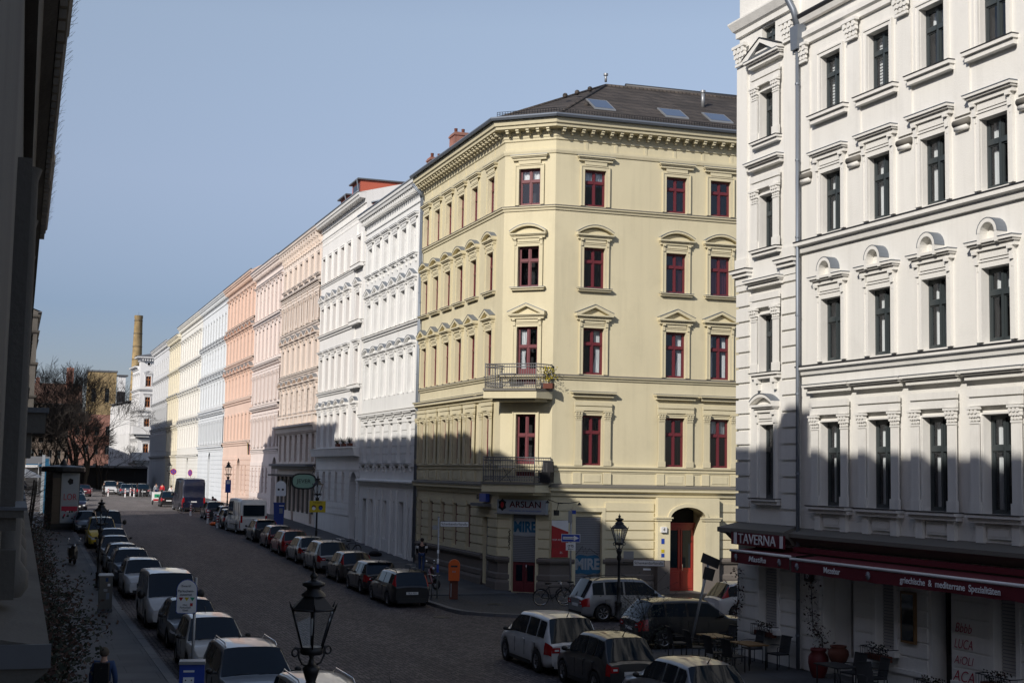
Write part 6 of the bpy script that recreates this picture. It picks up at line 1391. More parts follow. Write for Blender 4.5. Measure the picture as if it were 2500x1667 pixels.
o = thing('number_sign', 'small white box with house number 4 left of the arched entrance', 'sign', yw(FB, 5.68, .35, 3.05), FB[2]); b = MB(); b.fr = (0, 0, 0); b.box(-.15, 0, 0, .15, .12, .27, 'white_paint'); b.build('box', o); put(text('4', .24, 'black_text', .003), 'lettering', o, (0, -.125, .135))
o = thing('wall_plaques', 'column of small blue and yellow plaques below the house number', 'plaque', yw(FB, 5.66, .352, 1.8), FB[2]); b = MB(); b.fr = (0, 0, 0)
for z, m, h in ((.7, 'sign_blue', .25), (.28, 'yellow_sign', .15), (.06, 'sign_blue', .17)): b.box(-.08, 0, z, .08, .015, z + h, m)
b.build('plaque', o)
o = thing('sign_bracket_lamp', 'black double armed lamp bracket on the wall above the one way sign', 'bracket', yw(FB, .35, 0, 4.28), FB[2]); b = MB(); b.fr = (0, 0, 0); b.tube([(0, 0, .1), (0, .7, .12)], .02, 'iron', 6); b.tube([(-.75, .7, .3), (-.3, .7, .15), (.3, .7, .12), (.85, .7, .22)], .018, 'iron', 6); b.tube([(-.2, .7, .14), (-.28, .7, -.2)], .015, 'iron', 5); b.build('arm', o); b = MB(); b.fr = (0, 0, 0)
for x, z in ((-.75, .2), (.85, .12)): b.lathe([(.02, .06), (.1, -.05), (.1, -.08)], 'iron', 10, (x, .7, z))
b.box(-.4, .6, -.45, -.2, .8, -.2, 'iron'); b.build('lamp_head', o)
o = thing('wall_sign', 'small dark projecting sign and ledge high on the left face by the corner', 'sign', yw(FA, 12.4, 0, 4.25), FA[2]); b = MB(); b.fr = (0, 0, 0); b.box(-.9, 0, -.12, 1.1, .5, .02, 'sheet_top'); b.build('ledge', o); b = MB(); b.fr = (0, 0, 0); b.box(-.1, .1, .1, .9, .3, .5, 'sign_blue'); b.build('panel', o); put(text('Kfz', .32, 'black_text', .01), 'lettering', o, (-.6, -.2, .3))
# graffiti on shutters: blue throw-ups outlined in white
def graffito(label, fr, s, z, d, w, h, fat_m, line_m, txts):
    o = thing('graffiti', label, 'graffiti', yw(fr, s, d, z), fr[2], 'graffiti on the corner shop shutters'); r = random.Random(int(w * 100))
    b = MB(); b.fr = (0, 0, 0); pts = []
    for i in range(28): a = 6.2832 * i / 28; k = 1 + .06 * math.sin(a * 7) + .04 * r.random(); pts.append((w / 2 * k * max(-1, min(1, 1.25 * math.cos(a))), h / 2 * k * max(-1, min(1, 1.25 * math.sin(a)))))
    b.prism(pts, 0, .006, line_m); b.build('outline', o)
    me = text(txts, h * .82, fat_m, .003, offset=.03, width=w * .96); put(me, 'letters', o, (0, -.012, 0)); return o
graffito('blue graffiti letters with white outline high on the corner door shutter', FC, 1.335, 3.2, -.135, 1.2, .82, 'graffiti_blue', 'cloth_grey', 'MIRE')
graffito('white graffiti letters on blue ground low on the wide right shutter', FB, 1.93, 1.48, -.1, 1.3, .86, 'cloth_grey', 'graffiti_blue', 'MIRE')
o = thing('graffiti', 'thin dark scribbled tag above the low blue graffiti', 'graffiti', yw(FB, 1.93, -.1, 2.15), FB[2], 'graffiti on the corner shop shutters'); b = MB(); b.fr = (0, 0, 0); b.tube([(-.6, 0, -.2), (-.25, 0, .2), (-.2, 0, -.1), (-.1, 0, .15), (-.05, 0, -.15), (.1, 0, .1), (.55, 0, -.2)], .012, 'black_text', 4); b.tube([(-.3, 0, -1.25), (.3, 0, -1.2), (0, 0, -1.22), (0, 0, -1.5), (.2, 0, -1.22), (.18, 0, -1.5)], .014, 'cloth_blue', 4); b.build('stroke', o)
o = thing('graffiti', 'dark vertical tag on the left edge of the corner door frame', 'graffiti', yw(FC, .62, .09, 2.6), FC[2], 'graffiti on the corner shop shutters'); b = MB(); b.fr = (0, 0, 0); b.tube([(.05 * math.sin(i * 2.1), 0, .5 - i * .07) for i in range(15)], .016, 'black_text', 4); b.tube([(.06 * math.cos(i * 2.7), 0.002, .45 - i * .07) for i in range(13)], .014, 'black_text', 4); b.build('stroke', o)
# pub sign on the ochre house
o = thing('pub_sign', 'oval green lit pub sign projecting over the shop front', 'sign', (20.97, 105., zg(105) + 3.2), R(-12)); b = MB(); b.fr = (0, 0, 0); n = 20
ov = lambda a, c: [(math.copysign(abs(math.cos(6.2832 * i / n)) ** .7, math.cos(6.2832 * i / n)) * a, .5 + math.copysign(abs(math.sin(6.2832 * i / n)) ** .7, math.sin(6.2832 * i / n)) * c) for i in range(n)]
b.prism(ov(.95, .62), -.14, .14, 'iron'); b.prism(ov(.83, .5), .14, .15, 'pub_green'); b.build('box', o); put(text('JEVER', .42, 'black_text', .005), 'lettering', o, (0, -.16, .5)); b = MB(); b.tube([(.6, 0, 1.1), (.75, 0, 1.3)], .03, 'iron', 5); b.build('bracket', o)
o = thing('parking_info_sign', 'pale arched parking sign before the pub, seen small', 'sign', gz(19.9, 108.6), R(-12)); pole(o, 3.6, .035); b = MB(); b.fr = (0, 0, 0); b.prism([(x * 1.7, 2.3 + (z - 2.3) * 1.5) for x, z in archpoly(.235, 2.3, 3.08)], .04, .06, 'curtain'); b.build('board', o); b = MB(); b.fr = (0, 0, 0)
for c in (-.16, .16): disc(b, (c, 2.8), .09, 'black_text', .06, .065, 8)
b.build('symbol', o)
# tavern: awnings and letterings
def awning(label, s0, s1, z0, z1, d, words):
    x, y, _ = cw(s0, 0, 0); o = thing('awning', label, 'awning', (x, y, 0), CA, 'tavern awnings'); L = s1 - s0; b = MB(); b.fr = (0, 0, 0)
    b.add([(0, .1, z1), (L, .1, z1), (L, d, z0), (0, d, z0)], [(0, 1, 2, 3)], 'awning'); b.add([(0, .1, z1), (0, d, z0), (0, d, z0 - .06), (0, .1, z1 - .3)], [(0, 1, 2, 3)], 'awning'); b.build('cloth', o)
    b = MB(); b.fr = (0, 0, 0); b.tube([(-.05, d + .02, z0), (L + .05, d + .02, z0)], .045, 'white_paint', 8); b.box(0, .0, z1 - .1, L, .14, z1 + .1, 'awning'); b.build('roller_bar', o)
    n = int(L / .5); b = MB(); b.fr = (0, 0, 0); V = []
    for i in range(n + 1): V += [(L * i / n, d + .03, z0 - .03), (L * i / n, d + .03 + .02 * math.sin(i * 1.7), z0 - .37 + .012 * math.sin(i * 2.9))]
    b.add(V, [(2 * i, 2 * i + 2, 2 * i + 3, 2 * i + 1) for i in range(n)], 'awning', True); va = b.build('valance', o)
    for s, t, sz, sh in words:
        if t == '*':
            k = MB(); k.fr = (0, 0, 0)
            for a in range(0, 180, 22): c_, s_ = math.cos(R(a)) * .1, math.sin(R(a)) * .11; k.tube([(s - c_, d + .065, z0 - .2 - s_), (s + c_, d + .065, z0 - .2 + s_)], .009, 'cloth_grey', 4)
            k.build('star_emblem', va)
        else: put(text(t, .23, 'curtain', .003, 'LEFT', shear=sh, width=sz, offset=.003), 'lettering', va, (s, -(d + .062), z0 - .2))
    return o
awning('short dark red awning over the corner window of the tavern', 1.1, 4.45, 3.5, 3.58, 1.0, [(.36, '*', .1, 0), (1.1, 'Mastiha', 1.0, .25), (2.86, '*', .1, 0)])
awning('long dark red awning with white lettering along the tavern front', 4.8, 21.5, 3.46, 3.56, 1.15, [(.34, '*', .1, 0), (1.68, 'Mezebar', .78, 0), (3.75, '*', .1, 0), (5.11, 'griechische  &  mediterrane  Spezialitäten', 3.73, 0), (11.5, '*', .1, 0)])
o = thing('awning_housing', 'dark recessed beam with a thin red edge above the long awning', 'awning', cw(3.6, 0, 3.3), CA); b = MB(); b.fr = (0, 0, 0); b.box(0, .06, .3, 17.9, .34, .44, 'awning'); b.build('red_edge', o); b = MB(); b.fr = (0, 0, 0); b.box(0, .01, -.1, 17.9, .25, .3, 'plinth'); b.build('beam', o)
o = thing('tavern_sign', 'red name board with white pillars and slanted letters above the short awning', 'sign', cw(.4, .56, 3.66), CA); b = MB(); b.fr = (0, 0, 0); b.box(0, 0, 0, 3.1, .06, .4, 'awning'); b.box(.22, .06, .02, .36, .09, .38, 'white_paint'); b.box(2.92, .06, .02, 3.06, .09, .38, 'white_paint'); b.build('board', o)
put(text('TAVERNA', .44, 'white_paint', .01, offset=.0, width=2.2), 'lettering', o, (1.6, -.09, .19))
o = thing('menu_board', 'dark menu case in a yellow wooden frame between the tavern windows', 'menu board', cw(8.76, .05, 1.5), CA); b = MB(); b.fr = (0, 0, 0); b.box(-.3, 0, 0, .3, .08, 1.35, 'wood'); b.build('frame', o); b = MB(); b.fr = (0, 0, 0); b.box(-.24, .08, .07, .24, .085, 1.28, 'car_glass'); b.build('pane', o)
for i, (t, sz) in enumerate((('Bbbb', .34), ('LUCA', .34), ('AiOLI', .3), ('ACA', .4))):
    o = thing('graffiti', f'{["first, topmost", "second", "third", "lowest"][i]} line of red scrawled tags on the tavern wall', 'graffiti', cw(10.9, .055, 2.12 - i * .4), CA, 'red scrawled tags'); put(text(t, sz, 'graffiti_red', .002, shear=.3, offset=-.004, width=.62 + .06 * i), 'stroke', o, (0, -.01, 0))
o = thing('house_number_box', 'small dark lamp box beside the drain pipe under the long awning', 'sign', cw(3.95, .1, 2.75), CA); b = MB(); b.fr = (0, 0, 0); b.box(0, 0, 0, .35, .1, .3, 'black_plastic'); b.build('box', o); put(text('12', .18, 'curtain', .002), 'lettering', o, (.17, -.105, .15))

# ================================================================ bollards, bins, post box, column
def bollard(label, x, y, h=1.0, base=None):
    o = thing('bollard', label, 'bollard', gz(x, y, .0), 0, 'red and white striped bollards'); b = MB(); b.lathe([(.085, 0), (.085, h)], 'white_paint', 12); b.lathe([(.085, 0), (.06, .04), (.01, .06)], 'white_paint', 12, (0, 0, h)); b.build('post', o)
    for i in range(3):
        k = MB(); k.lathe([(.088, 0), (.088, .1)], 'red_paint', 12, (0, 0, h * (.42 + .2 * i)), cap=False); k.build('stripe', o)
for a in (('striped bollard nearest, directly left of the white panel van', 15.0, 107.6), ('striped bollard beside the orange hazard bag left of the white panel van', 15.0, 113.2), ('striped bollard beside the parked bicycle by the dark hatchback', 15.0, 124.5),
          ('lone striped bollard left on the crossing, before the dark red saloon', 9.4, 177), ('striped bollard at the left end of the group on the crossing', 11.5, 179), ('bright striped bollard in the middle of the crossing', 13.3, 176),
          ('striped bollard before the bike stands, left of two', 14.3, 181), ('striped bollard before the bike stands, right of two', 14.5, 178)): bollard(*a)
o = thing('orange_bag', 'crumpled orange bag lying between two striped bollards', 'bag', gz(15.05, 110.4, 0)); b = MB(); b.ball((0, 0, .14), .3, 'orange', 8, .5); b.ball((.2, -.15, .1), .2, 'orange', 6, .6); b.build('bag', o)
o = thing('litter_bin', 'bright orange round topped litter bin on a post', 'bin', gz(18.95, 60.2), R(-18)); b = MB(); b.fr = (0, 0, 0); n = 10; pr = [(-.24, .82), (.24, .82)] + [(.26 * math.cos(math.pi * i / n), 1.5 + .26 * math.sin(math.pi * i / n)) for i in range(n + 1)]
b.prism(pr, -.16, .18, 'orange'); b.build('body', o); b = MB(); b.fr = (0, 0, 0); b.box(-.19, -.14, 0, .19, .1, .82, 'terracotta_dull'); b.box(-.14, .1, .1, -.1, .13, .7, 'metal_sheet'); b.build('stand', o); b = MB(); b.fr = (0, 0, 0); b.box(-.15, .18, 1.42, .15, .185, 1.5, 'black_plastic'); put(text('BSR', .1, 'cloth_grey', .002), 'lettering', o, (0, -.19, 1.22)); b.build('slot', o)
o = thing('blue_container', 'tall blue container on the right pavement behind the small cars', 'bin', gz(19.7, 108.0), R(-10)); b = MB(); b.fr = (0, 0, 0); b.prism([(-.36, 0), (.36, 0), (.42, 1.75), (-.42, 1.75)], -.35, .35, 'bin_blue'); b.build('body', o); b = MB(); b.fr = (0, 0, 0); b.box(-.45, -.38, 1.75, .45, .4, 1.82, 'bin_blue'); b.box(.0, .36, 1.55, .36, .37, 1.62, 'curtain'); b.box(.02, .36, 1.0, .28, .37, 1.4, 'zinc'); b.build('lid', o)
o = thing('poster_column', 'square advertising column with a flat dark roof and a lion poster on the left pavement', 'advertising column', gz(3.55, 104.), R(14)); b = MB(); b.fr = (0, 0, 0); b.box(-.95, -.95, 0, .95, .85, 4.0, 'dark_metal'); b.box(-.98, -.98, 0, .98, .95, .25, 'iron'); b.build('column', o)
b = MB(); b.lathe([(1.45, 4.0), (1.5, 4.06), (1.5, 4.3), (1.42, 4.38), (.3, 4.5), (.05, 4.95)], 'iron', 20, sm=False); b.build('roof', o)
b = MB(); b.fr = (0, 0, 0); b.box(-.35, .86, .45, .9, .9, 3.95, 'metal_sheet'); b.box(-.28, .9, 2.0, .84, .91, 3.88, 'cloth_grey'); b.box(-.28, .9, .55, .84, .91, 1.5, 'cloth_grey'); b.box(-.28, .9, 1.3, .84, .915, 1.62, 'graffiti_red'); b.box(-.28, .9, 1.62, .84, .912, 1.97, 'cloth_grey'); po = b.build('poster', o)
put(text('LOR', .62, 'red_paint', .002, sx=.8), 'lettering', po, (.28, -.92, 2.25)); b = MB(); b.fr = (0, 0, 0); b.prism([(.28 + (.17 + .05 * (i % 2)) * math.cos(i * .628), 3.35 + (.2 + .04 * (i % 2)) * math.sin(i * .628)) for i in range(10)], .91, .915, 'cloth_black'); b.build('lion_head', po)
b = MB(); b.fr = (0, 0, 0); r = random.Random(5)
for i in range(16): x = -.2 + .95 * r.random(); z = .6 + .8 * r.random(); b.box(x, .91, z, x + .08 + .1 * r.random(), .914, z + .06 + .1 * r.random(), r.choice(['leaf_dark', 'graffiti_red', 'cloth_white', 'cloth_black']))
b.build('poster_picture', po)
b = MB(); b.fr = (0, 0, 0); b.box(-.95, .86, .4, -.4, .88, 3.6, 'earth') ; b.build('side_poster', o)
o = thing('blue_banner_stand', 'narrow blue and white standing banner behind the poster column', 'banner', gz(2.75, 125.), 0); b = MB(); b.fr = (0, 0, 0); b.box(-.25, 0, 0, .0, .06, 4.9, 'cloth_grey'); b.box(0, 0, 0, .3, .06, 4.6, 'graffiti_blue'); b.build('banner', o)
o = thing('street_name_sign', 'white street name sign by the far left lamp', 'sign', gz(2.4, 172.)); pole(o, 3.9, .04, x=.7); nameboard(o, -.8, 1.4, 3.3, 'Gneisenaustraße', size=.16, h=.3)
o = thing('shop_awning', 'pale blue shop awning across the square on the left', 'awning', gz(1.9, 195.9)); b = MB(); b.fr = (0, 0, 0); b.add([(0, 0, 4.6), (3.0, 0, 4.6), (3.0, 1.6, 3.6), (0, 1.6, 3.6)], [(0, 1, 2, 3)], 'sheet_top'); b.box(0, 1.58, 3.3, 3.0, 1.6, 3.6, 'graffiti_blue'); b.build('cloth', o); b = MB(); b.fr = (0, 0, 0); b.box(.1, -.2, 0, 2.9, -.1, 3.6, 'dark_wall'); b.build('shop_window', o)
o = thing('parasol', 'closed cream parasol on the left pavement far off', 'parasol', gz(1.4, 140)); b = MB(); b.lathe([(.03, 0), (.03, 3.2)], 'metal_sheet', 6); b.build('pole', o); b = MB(); b.lathe([(1.6, 2.7), (.9, 3.1), (.05, 3.5)], 'metal_sheet', 8, sm=False); b.build('canopy', o)
# bicycle stands
for i, x in enumerate((14.9, 15.3, 16.6, 17.5)):
    o = thing('bicycle_stand', f'tubular bicycle stand {["leftmost of the four on the crossing", "second from left on the crossing", "third from left among the parked bicycles", "rightmost among the parked bicycles"][i]}', 'bicycle stand', gz(x, 176 - i * .3, 0), R(80), 'tubular bicycle stands'); b = MB(); b.tube([(-.4, 0, 0), (-.4, 0, .85), (-.3, 0, .95), (.3, 0, .95), (.4, 0, .85), (.4, 0, 0)], .03, 'metal_sheet', 8); b.build('hoop', o)
# ================================================================ bicycles and scooters
def bicycle(label, x, y, rot, m='cloth_black', dz=.12, lean=.08, basket=False):
    o = thing('bicycle', label, 'bicycle', gz(x, y, dz), (lean, 0, rot), 'parked bicycles'); r = .34
    for nx in (-.52, .52):
        w = MB(); w.torus((0, 0, 0), r, .018, 'tyre', 'y', 28, 6); wo = w.build('wheel', o, (nx, 0, r + .01)); s = MB()
        for i in range(14): a = 6.2832 * i / 14; s.tube([(0, .02 * (-1) ** i, 0), (r * .96 * math.cos(a), 0, r * .96 * math.sin(a))], .002, 'chrome', 3, cap=False)
        s.torus((0, 0, 0), r * .93, .008, 'chrome', 'y', 28, 4); s.build('spokes', wo)
    f = MB(); B_ = (-.05, 0, .3); S1 = (-.2, 0, .8); H1 = (.36, 0, .82); H0 = (.4, 0, .66)
    for a, b in ((B_, S1), (S1, H1), (B_, H0), (B_, (-.52, 0, .35)), (S1, (-.52, 0, .35)), (H1, H0)): f.tube([a, b], .016, m, 6)
    f.tube([H0, (.47, 0, .5), (.52, 0, .35)], .013, m, 6); f.tube([H1, (.34, 0, .98)], .013, 'chrome', 6); f.torus(B_, .08, .01, 'iron', 'y', 14, 4)
    f.tube([(-.05, -.08, .3), (.0, -.12, .16)], .01, 'iron', 4); f.tube([(-.05, .08, .3), (-.1, .12, .44)], .01, 'iron', 4)
    for nx in (-.52, .52): f.tube([(nx + (r + .04) * math.cos(a), 0, r + (r + .04) * math.sin(a)) for a in [R(t) for t in range(20, 161, 20)]], .012, m, 4)
    f.tube([(-.25, 0, .72), (-.72, 0, .72), (-.54, 0, .36)], .009, m, 4); f.build('frame', o)
    h = MB(); h.tube([(.24, -.28, 1.02), (.34, -.2, 1.03), (.36, 0, 1.0), (.34, .2, 1.03), (.24, .28, 1.02)], .013, 'chrome', 6); h.tube([(.24, -.28, 1.02), (.16, -.28, 1.01)], .018, 'iron', 6); h.tube([(.24, .28, 1.02), (.16, .28, 1.01)], .018, 'iron', 6); h.build('handlebar', o)
    s = MB(); s.tube([S1, (-.22, 0, .92)], .014, 'chrome', 6); s.prism([(-.36, .92), (-.08, .94), (-.08, .98), (-.36, 1.0)], -.06, .06, 'iron'); s.build('saddle', o)
    if basket: b = MB(); b.box(.42, -.16, .78, .7, .16, 1.02, 'rattan'); b.build('basket', o)
    return o
bicycle('black city bicycle leaning at the one way sign pole', 22.3, 56.6, R(-12), basket=False)
bicycle('bicycle with chrome basket right of the black city bicycle', 23.6, 57.2, R(-20), basket=True)
bicycle('dark bicycle chained to the pole beside the orange bin', 18.0, 60.5, R(72))
bicycle('bicycle with white handlebars on the pavement beyond the silver cars', 18.6, 82.4, R(60), 'curtain')
bicycle('black bicycle on the pavement right of the white handlebar one', 19.3, 82.0, R(30))
bicycle('black bicycle beside the striped bollard before the navy van', 15.2, 129.6, R(20), dz=0)
bicycle('white framed bicycle at the stands on the crossing', 17.2, 174.6, R(75), 'cloth_white', dz=0)
bicycle('blue bicycle at the stands on the crossing', 16.7, 175.2, R(55), 'graffiti_blue', dz=0)
bicycle('grey bicycle at the leftmost stands on the crossing', 16.1, 175., R(95), 'cloth_grey', dz=0)
bicycle('dark bicycle nearest the cyclists at the stands', 17.9, 173., R(30), dz=0)
def scooter(label, x, y, rot, m, box=None):
    o = thing('motor_scooter', label, 'scooter', gz(x, y), rot, 'parked motor scooters')
    for ny in (-.62, .6):
        w = MB(); w.torus((0, 0, 0), .2, .055, 'tyre', 'x', 20, 8); w.lathe([(.12, -.03), (.12, .03)], 'rim', 10); w.build('wheel', o, (0, ny, .25))
    b = MB(); b.add([(-.16, -.52, .3), (.16, -.52, .3), (.2, -.36, .62), (.16, -.3, .95), (-.16, -.3, .95), (-.2, -.36, .62), (-.13, -.44, .3), (.13, -.44, .3), (.15, -.28, .62), (.12, -.22, .95), (-.12, -.22, .95), (-.15, -.28, .62)], [(0, 1, 2, 5), (5, 2, 3, 4), (6, 7, 8, 11), (11, 8, 9, 10), (0, 6, 11, 5), (5, 11, 10, 4), (1, 7, 8, 2), (2, 8, 9, 3), (4, 10, 9, 3)], m, True)
    b.box(-.15, -.45, .26, .15, .05, .32, m); b.prism([(-.16, .3), (.16, .3), (.17, .7), (-.17, .7)], -.1, -.0, m) if False else b.add([(-.15, 0, .3), (.15, 0, .3), (.18, .1, .7), (-.18, .1, .7), (-.13, .8, .45), (.13, .8, .45), (.16, .75, .74), (-.16, .75, .74)], [(0, 1, 2, 3), (4, 5, 6, 7), (0, 4, 7, 3), (1, 5, 6, 2), (3, 2, 6, 7)], m, True)
    b.tube([(0, -.62, .25), (0, -.48, .5), (0, -.3, .98)], .03, 'iron', 6); b.build('body', o)
    s = MB(); s.add([(-.16, .08, .72), (.16, .08, .72), (.16, .78, .78), (-.16, .78, .78), (-.13, .1, .8), (.13, .1, .8), (.12, .75, .86), (-.12, .75, .86)], [(0, 1, 5, 4), (1, 2, 6, 5), (2, 3, 7, 6), (3, 0, 4, 7), (4, 5, 6, 7)], 'iron', True); s.build('seat', o)
    h = MB(); h.tube([(-.34, -.2, 1.04), (0, -.3, 1.02), (.34, -.2, 1.04)], .018, 'iron', 6); h.ball((0, -.36, .98), .1, m, 8); h.build('handlebar', o)
    for sx in (-1, 1): h = MB(); h.tube([(sx * .24, -.24, 1.04), (sx * .3, -.26, 1.28)], .008, 'chrome', 4); h.ball((sx * .3, -.26, 1.32), .06, 'chrome', 6, .7); h.build('mirror', o)
    h = MB(); h.ball((0, -.44, .98), .065, 'clear_lens', 8); h.build('headlight', o)
    if box: h = MB(); h.box(-.2, .78, .82, .2, 1.15, 1.1, box); h.build('top_box', o)
    return o
scooter('dark motor scooter parked on the left pavement opposite the yellow van', 3.35, 78.5, R(8), 'p_black')
scooter('motor scooter with a silver seat on the right pavement behind the black cars', 18.9, 64.5, R(35), 'p_darkred', 'p_silver')
# ================================================================ tavern terrace
def chair(label, s, d, rot, kind='rattan'):
    x, y, _ = cw(s, d, 0); o = thing('terrace_chair', label, 'chair', (x, y, .122), rot, 'dark terrace chairs'); b = MB(); b.add([(-.24, -.2, .84), (.24, -.2, .84)], [], 'rattan') if False else None
    k = MB(); n = 6; V = []
    for i in range(n + 1):
        for j in range(5): t = i / n; u = j / 4; V.append((-.25 + .5 * u, .23 + .1 * t + .03 * math.sin(u * 3.14), .45 + .5 * t))
    k.add(V, [(i * 5 + j, i * 5 + j + 1, (i + 1) * 5 + j + 1, (i + 1) * 5 + j) for i in range(n) for j in range(4)], 'rattan', True); k.box(-.25, .33, .93, .25, .37, .96, 'rattan'); k.build('backrest', o)
    k = MB(); k.box(-.25, -.22, .42, .25, .24, .46, 'rattan'); k.build('seat', o)
    for sx in (-1, 1):
        k = MB(); k.tube([(sx * .26, -.2, 0), (sx * .26, -.2, .66), (sx * .27, .0, .68), (sx * .26, .26, .66)], .014, 'dark_metal', 5); k.build('armrest', o)
        for yy in (-.2, .24): k = MB(); k.tube([(sx * .24, yy, 0), (sx * .24, yy, .42)], .014, 'dark_metal', 5); k.build('leg', o)
def table(label, s, d, top='wood'):
    x, y, _ = cw(s, d, 0); o = thing('terrace_table', label, 'table', (x, y, .122), CA, 'terrace tables'); k = MB(); k.box(-.55, -.35, .71, .55, .35, .745, top); k.build('table_top', o)
    for sx in (-1, 1):
        for sy in (-1, 1): k = MB(); k.tube([(sx * .48, sy * .28, 0), (sx * .48, sy * .28, .71)], .018, 'iron', 6); k.build('leg', o)
table('wooden table with a light top nearest the tavern corner', 1.0, 1.55); table('second wooden table in front of the drain pipe', 3.0, 1.5); table('dark table at the bottom edge near the far right chairs', 7.8, 1.7, 'rattan')
for i, (s, d, a, lab) in enumerate(((.2, 2.4, 170, 'dark woven chair left of the corner table'), (1.3, 2.35, 175, 'dark woven chair before the corner table'), (1.9, .75, 0, 'dark woven chair between corner table and shutter'), (2.6, 2.4, 180, 'dark woven chair before the second table'), (3.5, 2.3, 185, 'tall dark woven chair just left of the drain pipe'), (3.3, .7, 5, 'dark woven chair against the wall by the drain pipe'), (.3, .8, 0, 'dark woven chair by the wall at the corner'), (7.3, .85, 8, 'dark chair left of two under the menu board'), (8.3, .85, -6, 'dark chair right of two under the menu board'), (9.2, 1.6, 90, 'dark chair at the bottom edge beneath the red tags'))):
    chair(lab, s, d, CA + R(a))
def pot(label, s, d, m, r=.3, h=.75, plant=None, z=.122):
    x, y, _ = cw(s, d, 0); o = thing('plant_pot', label, 'plant pot', (x, y, z), 0, 'terrace plant pots'); k = MB(); k.lathe([(r * .55, 0), (r * .8, h * .2), (r, h * .5), (r * .95, h * .72), (r * .66, h * .88), (r * .78, h * .93), (r * .78, h), (r * .6, h), (r * .55, h * .9)], m, 18, cap=True); k.build('pot', o); return o
p1 = pot('big red glazed jar beside the house door with a bare climber', 5.15, .5, 'terracotta', .3, .82)
pot('terracotta bowl behind the big red jar', 5.85, .3, 'terracotta_dull', .3, .5, z=.6); 
def climber(label, x, y, z, pts, leaves, seed, m='leaf_brown', spread=.3, lsz=.05, name='climbing_plant', rad=.015, base=(0, 0, 0)):
    o = thing(name, label, 'plant', (x, y, z)); r = random.Random(seed); k = MB(); k.tube(pts, [rad * (1 - .5 * i / len(pts)) for i in range(len(pts))], 'bark', 5)
    P = [Vector(p) for p in pts]
    for i in range(leaves // 12):
        q = P[r.randrange(1, len(P))]; e = q + Vector((r.uniform(-1, 1) * spread, r.uniform(-1, 1) * spread, r.uniform(-.6, 1) * spread)); k.tube([q, (q + e) / 2 + Vector((0, 0, .03)), e], .005, 'bark', 3, cap=False)
    k.build('stem', o); lf = MB()
    for i in range(leaves):
        a = r.random() * (len(P) - 1); q = P[int(a)].lerp(P[min(len(P) - 1, int(a) + 1)], a % 1); c = q + Vector((r.gauss(0, 1), r.gauss(0, 1), r.gauss(0, 1))) * spread * .5
        u = Vector((r.gauss(0, 1), r.gauss(0, 1), r.gauss(0, 1))).normalized(); v = u.orthogonal().normalized(); s = lsz * r.uniform(.6, 1.4)
        lf.add([tuple(c + u * s), tuple(c + v * s * .6), tuple(c - u * s), tuple(c - v * s * .6)], [(0, 1, 2, 3)], m if r.random() < .7 else 'leaf_dark')
    lf.build('foliage', o); return o
X, Y, _ = cw(5.0, .25, 0); climber('bare climber with brown leaves trained up the wall from the red jar', X, Y, .9, [(0, 0, 0), (0, .05, .3), (-.1, .35, .6), (0, .55, .9), (0, .6, 1.5), (0, .55, 2.3)], 260, 4, spread=.24, lsz=.045)
X, Y, _ = cw(.35, .3, 0); climber('small tuft of brown climber leaves at the tavern corner under the short awning', X, Y, 1.9, [(0, .2, -.6), (0, .1, -.2), (0, 0, .3), (0, .05, .9)], 150, 6, spread=.22, lsz=.045)
X, Y, _ = cw(2.6, 2.2, 0); climber('low dark green bush between chairs and silver car', X, Y, .12, [(0, 0, 0), (0, 0, .3), (.1, 0, .6)], 300, 7, 'leaf_dark', .5, .04)
X, Y, _ = cw(.2, 2.9, 0); climber('loose evergreen shrub in front of the black SUV', X - .3, Y + 1.0, .12, [(0, 0, 0), (0, .1, .5), (.2, .2, 1.1), (.1, .3, 1.6)], 900, 17, 'leaf_dark', 1.0, .035)
for s, z, lab in ((1.9, 1.18, 'flower box under the corner shutter'), (7.68, 1.2, 'iron flower box with withered plants under the second shutter'), (10.0, .62, 'flower box at the foot of the tavern door'), (12.4, 1.1, 'planted flower box under the rightmost shutter')):
    x, y, _ = cw(s, .28, 0); o = thing('window_box', lab, 'flower box', (x, y, z - .28), CA, 'tavern window boxes'); k = MB(); k.box(-.5, -.1, 0, .5, .1, .16, 'terracotta_dull'); k.build('box', o); k = MB(); r = random.Random(int(s * 7))
    for zz in (.02, .34): k.tube([(-.62, -.14, zz), (.62, -.14, zz)], .014, 'iron', 5)
    for i in range(13): k.tube([(-.6 + i * .1, -.14, .02), (-.6 + i * .1, -.14, .34)], .008, 'iron', 4)
    for sx in (-.62, .62): k.tube([(sx, -.14, .34), (sx, .2, .34)], .012, 'iron', 5)
    k.build('railing', o); k = MB()
    for i in range(90): a, b, c = r.uniform(-.45, .45), r.uniform(-.1, .1), r.uniform(.1, .42); k.add([(a, b, c), (a + .03, b + .02, c + .04), (a + .01, b - .03, c + .06)], [(0, 1, 2)], 'leaf_dark' if i % 3 else 'leaf_brown')
    k.build('plants', o)
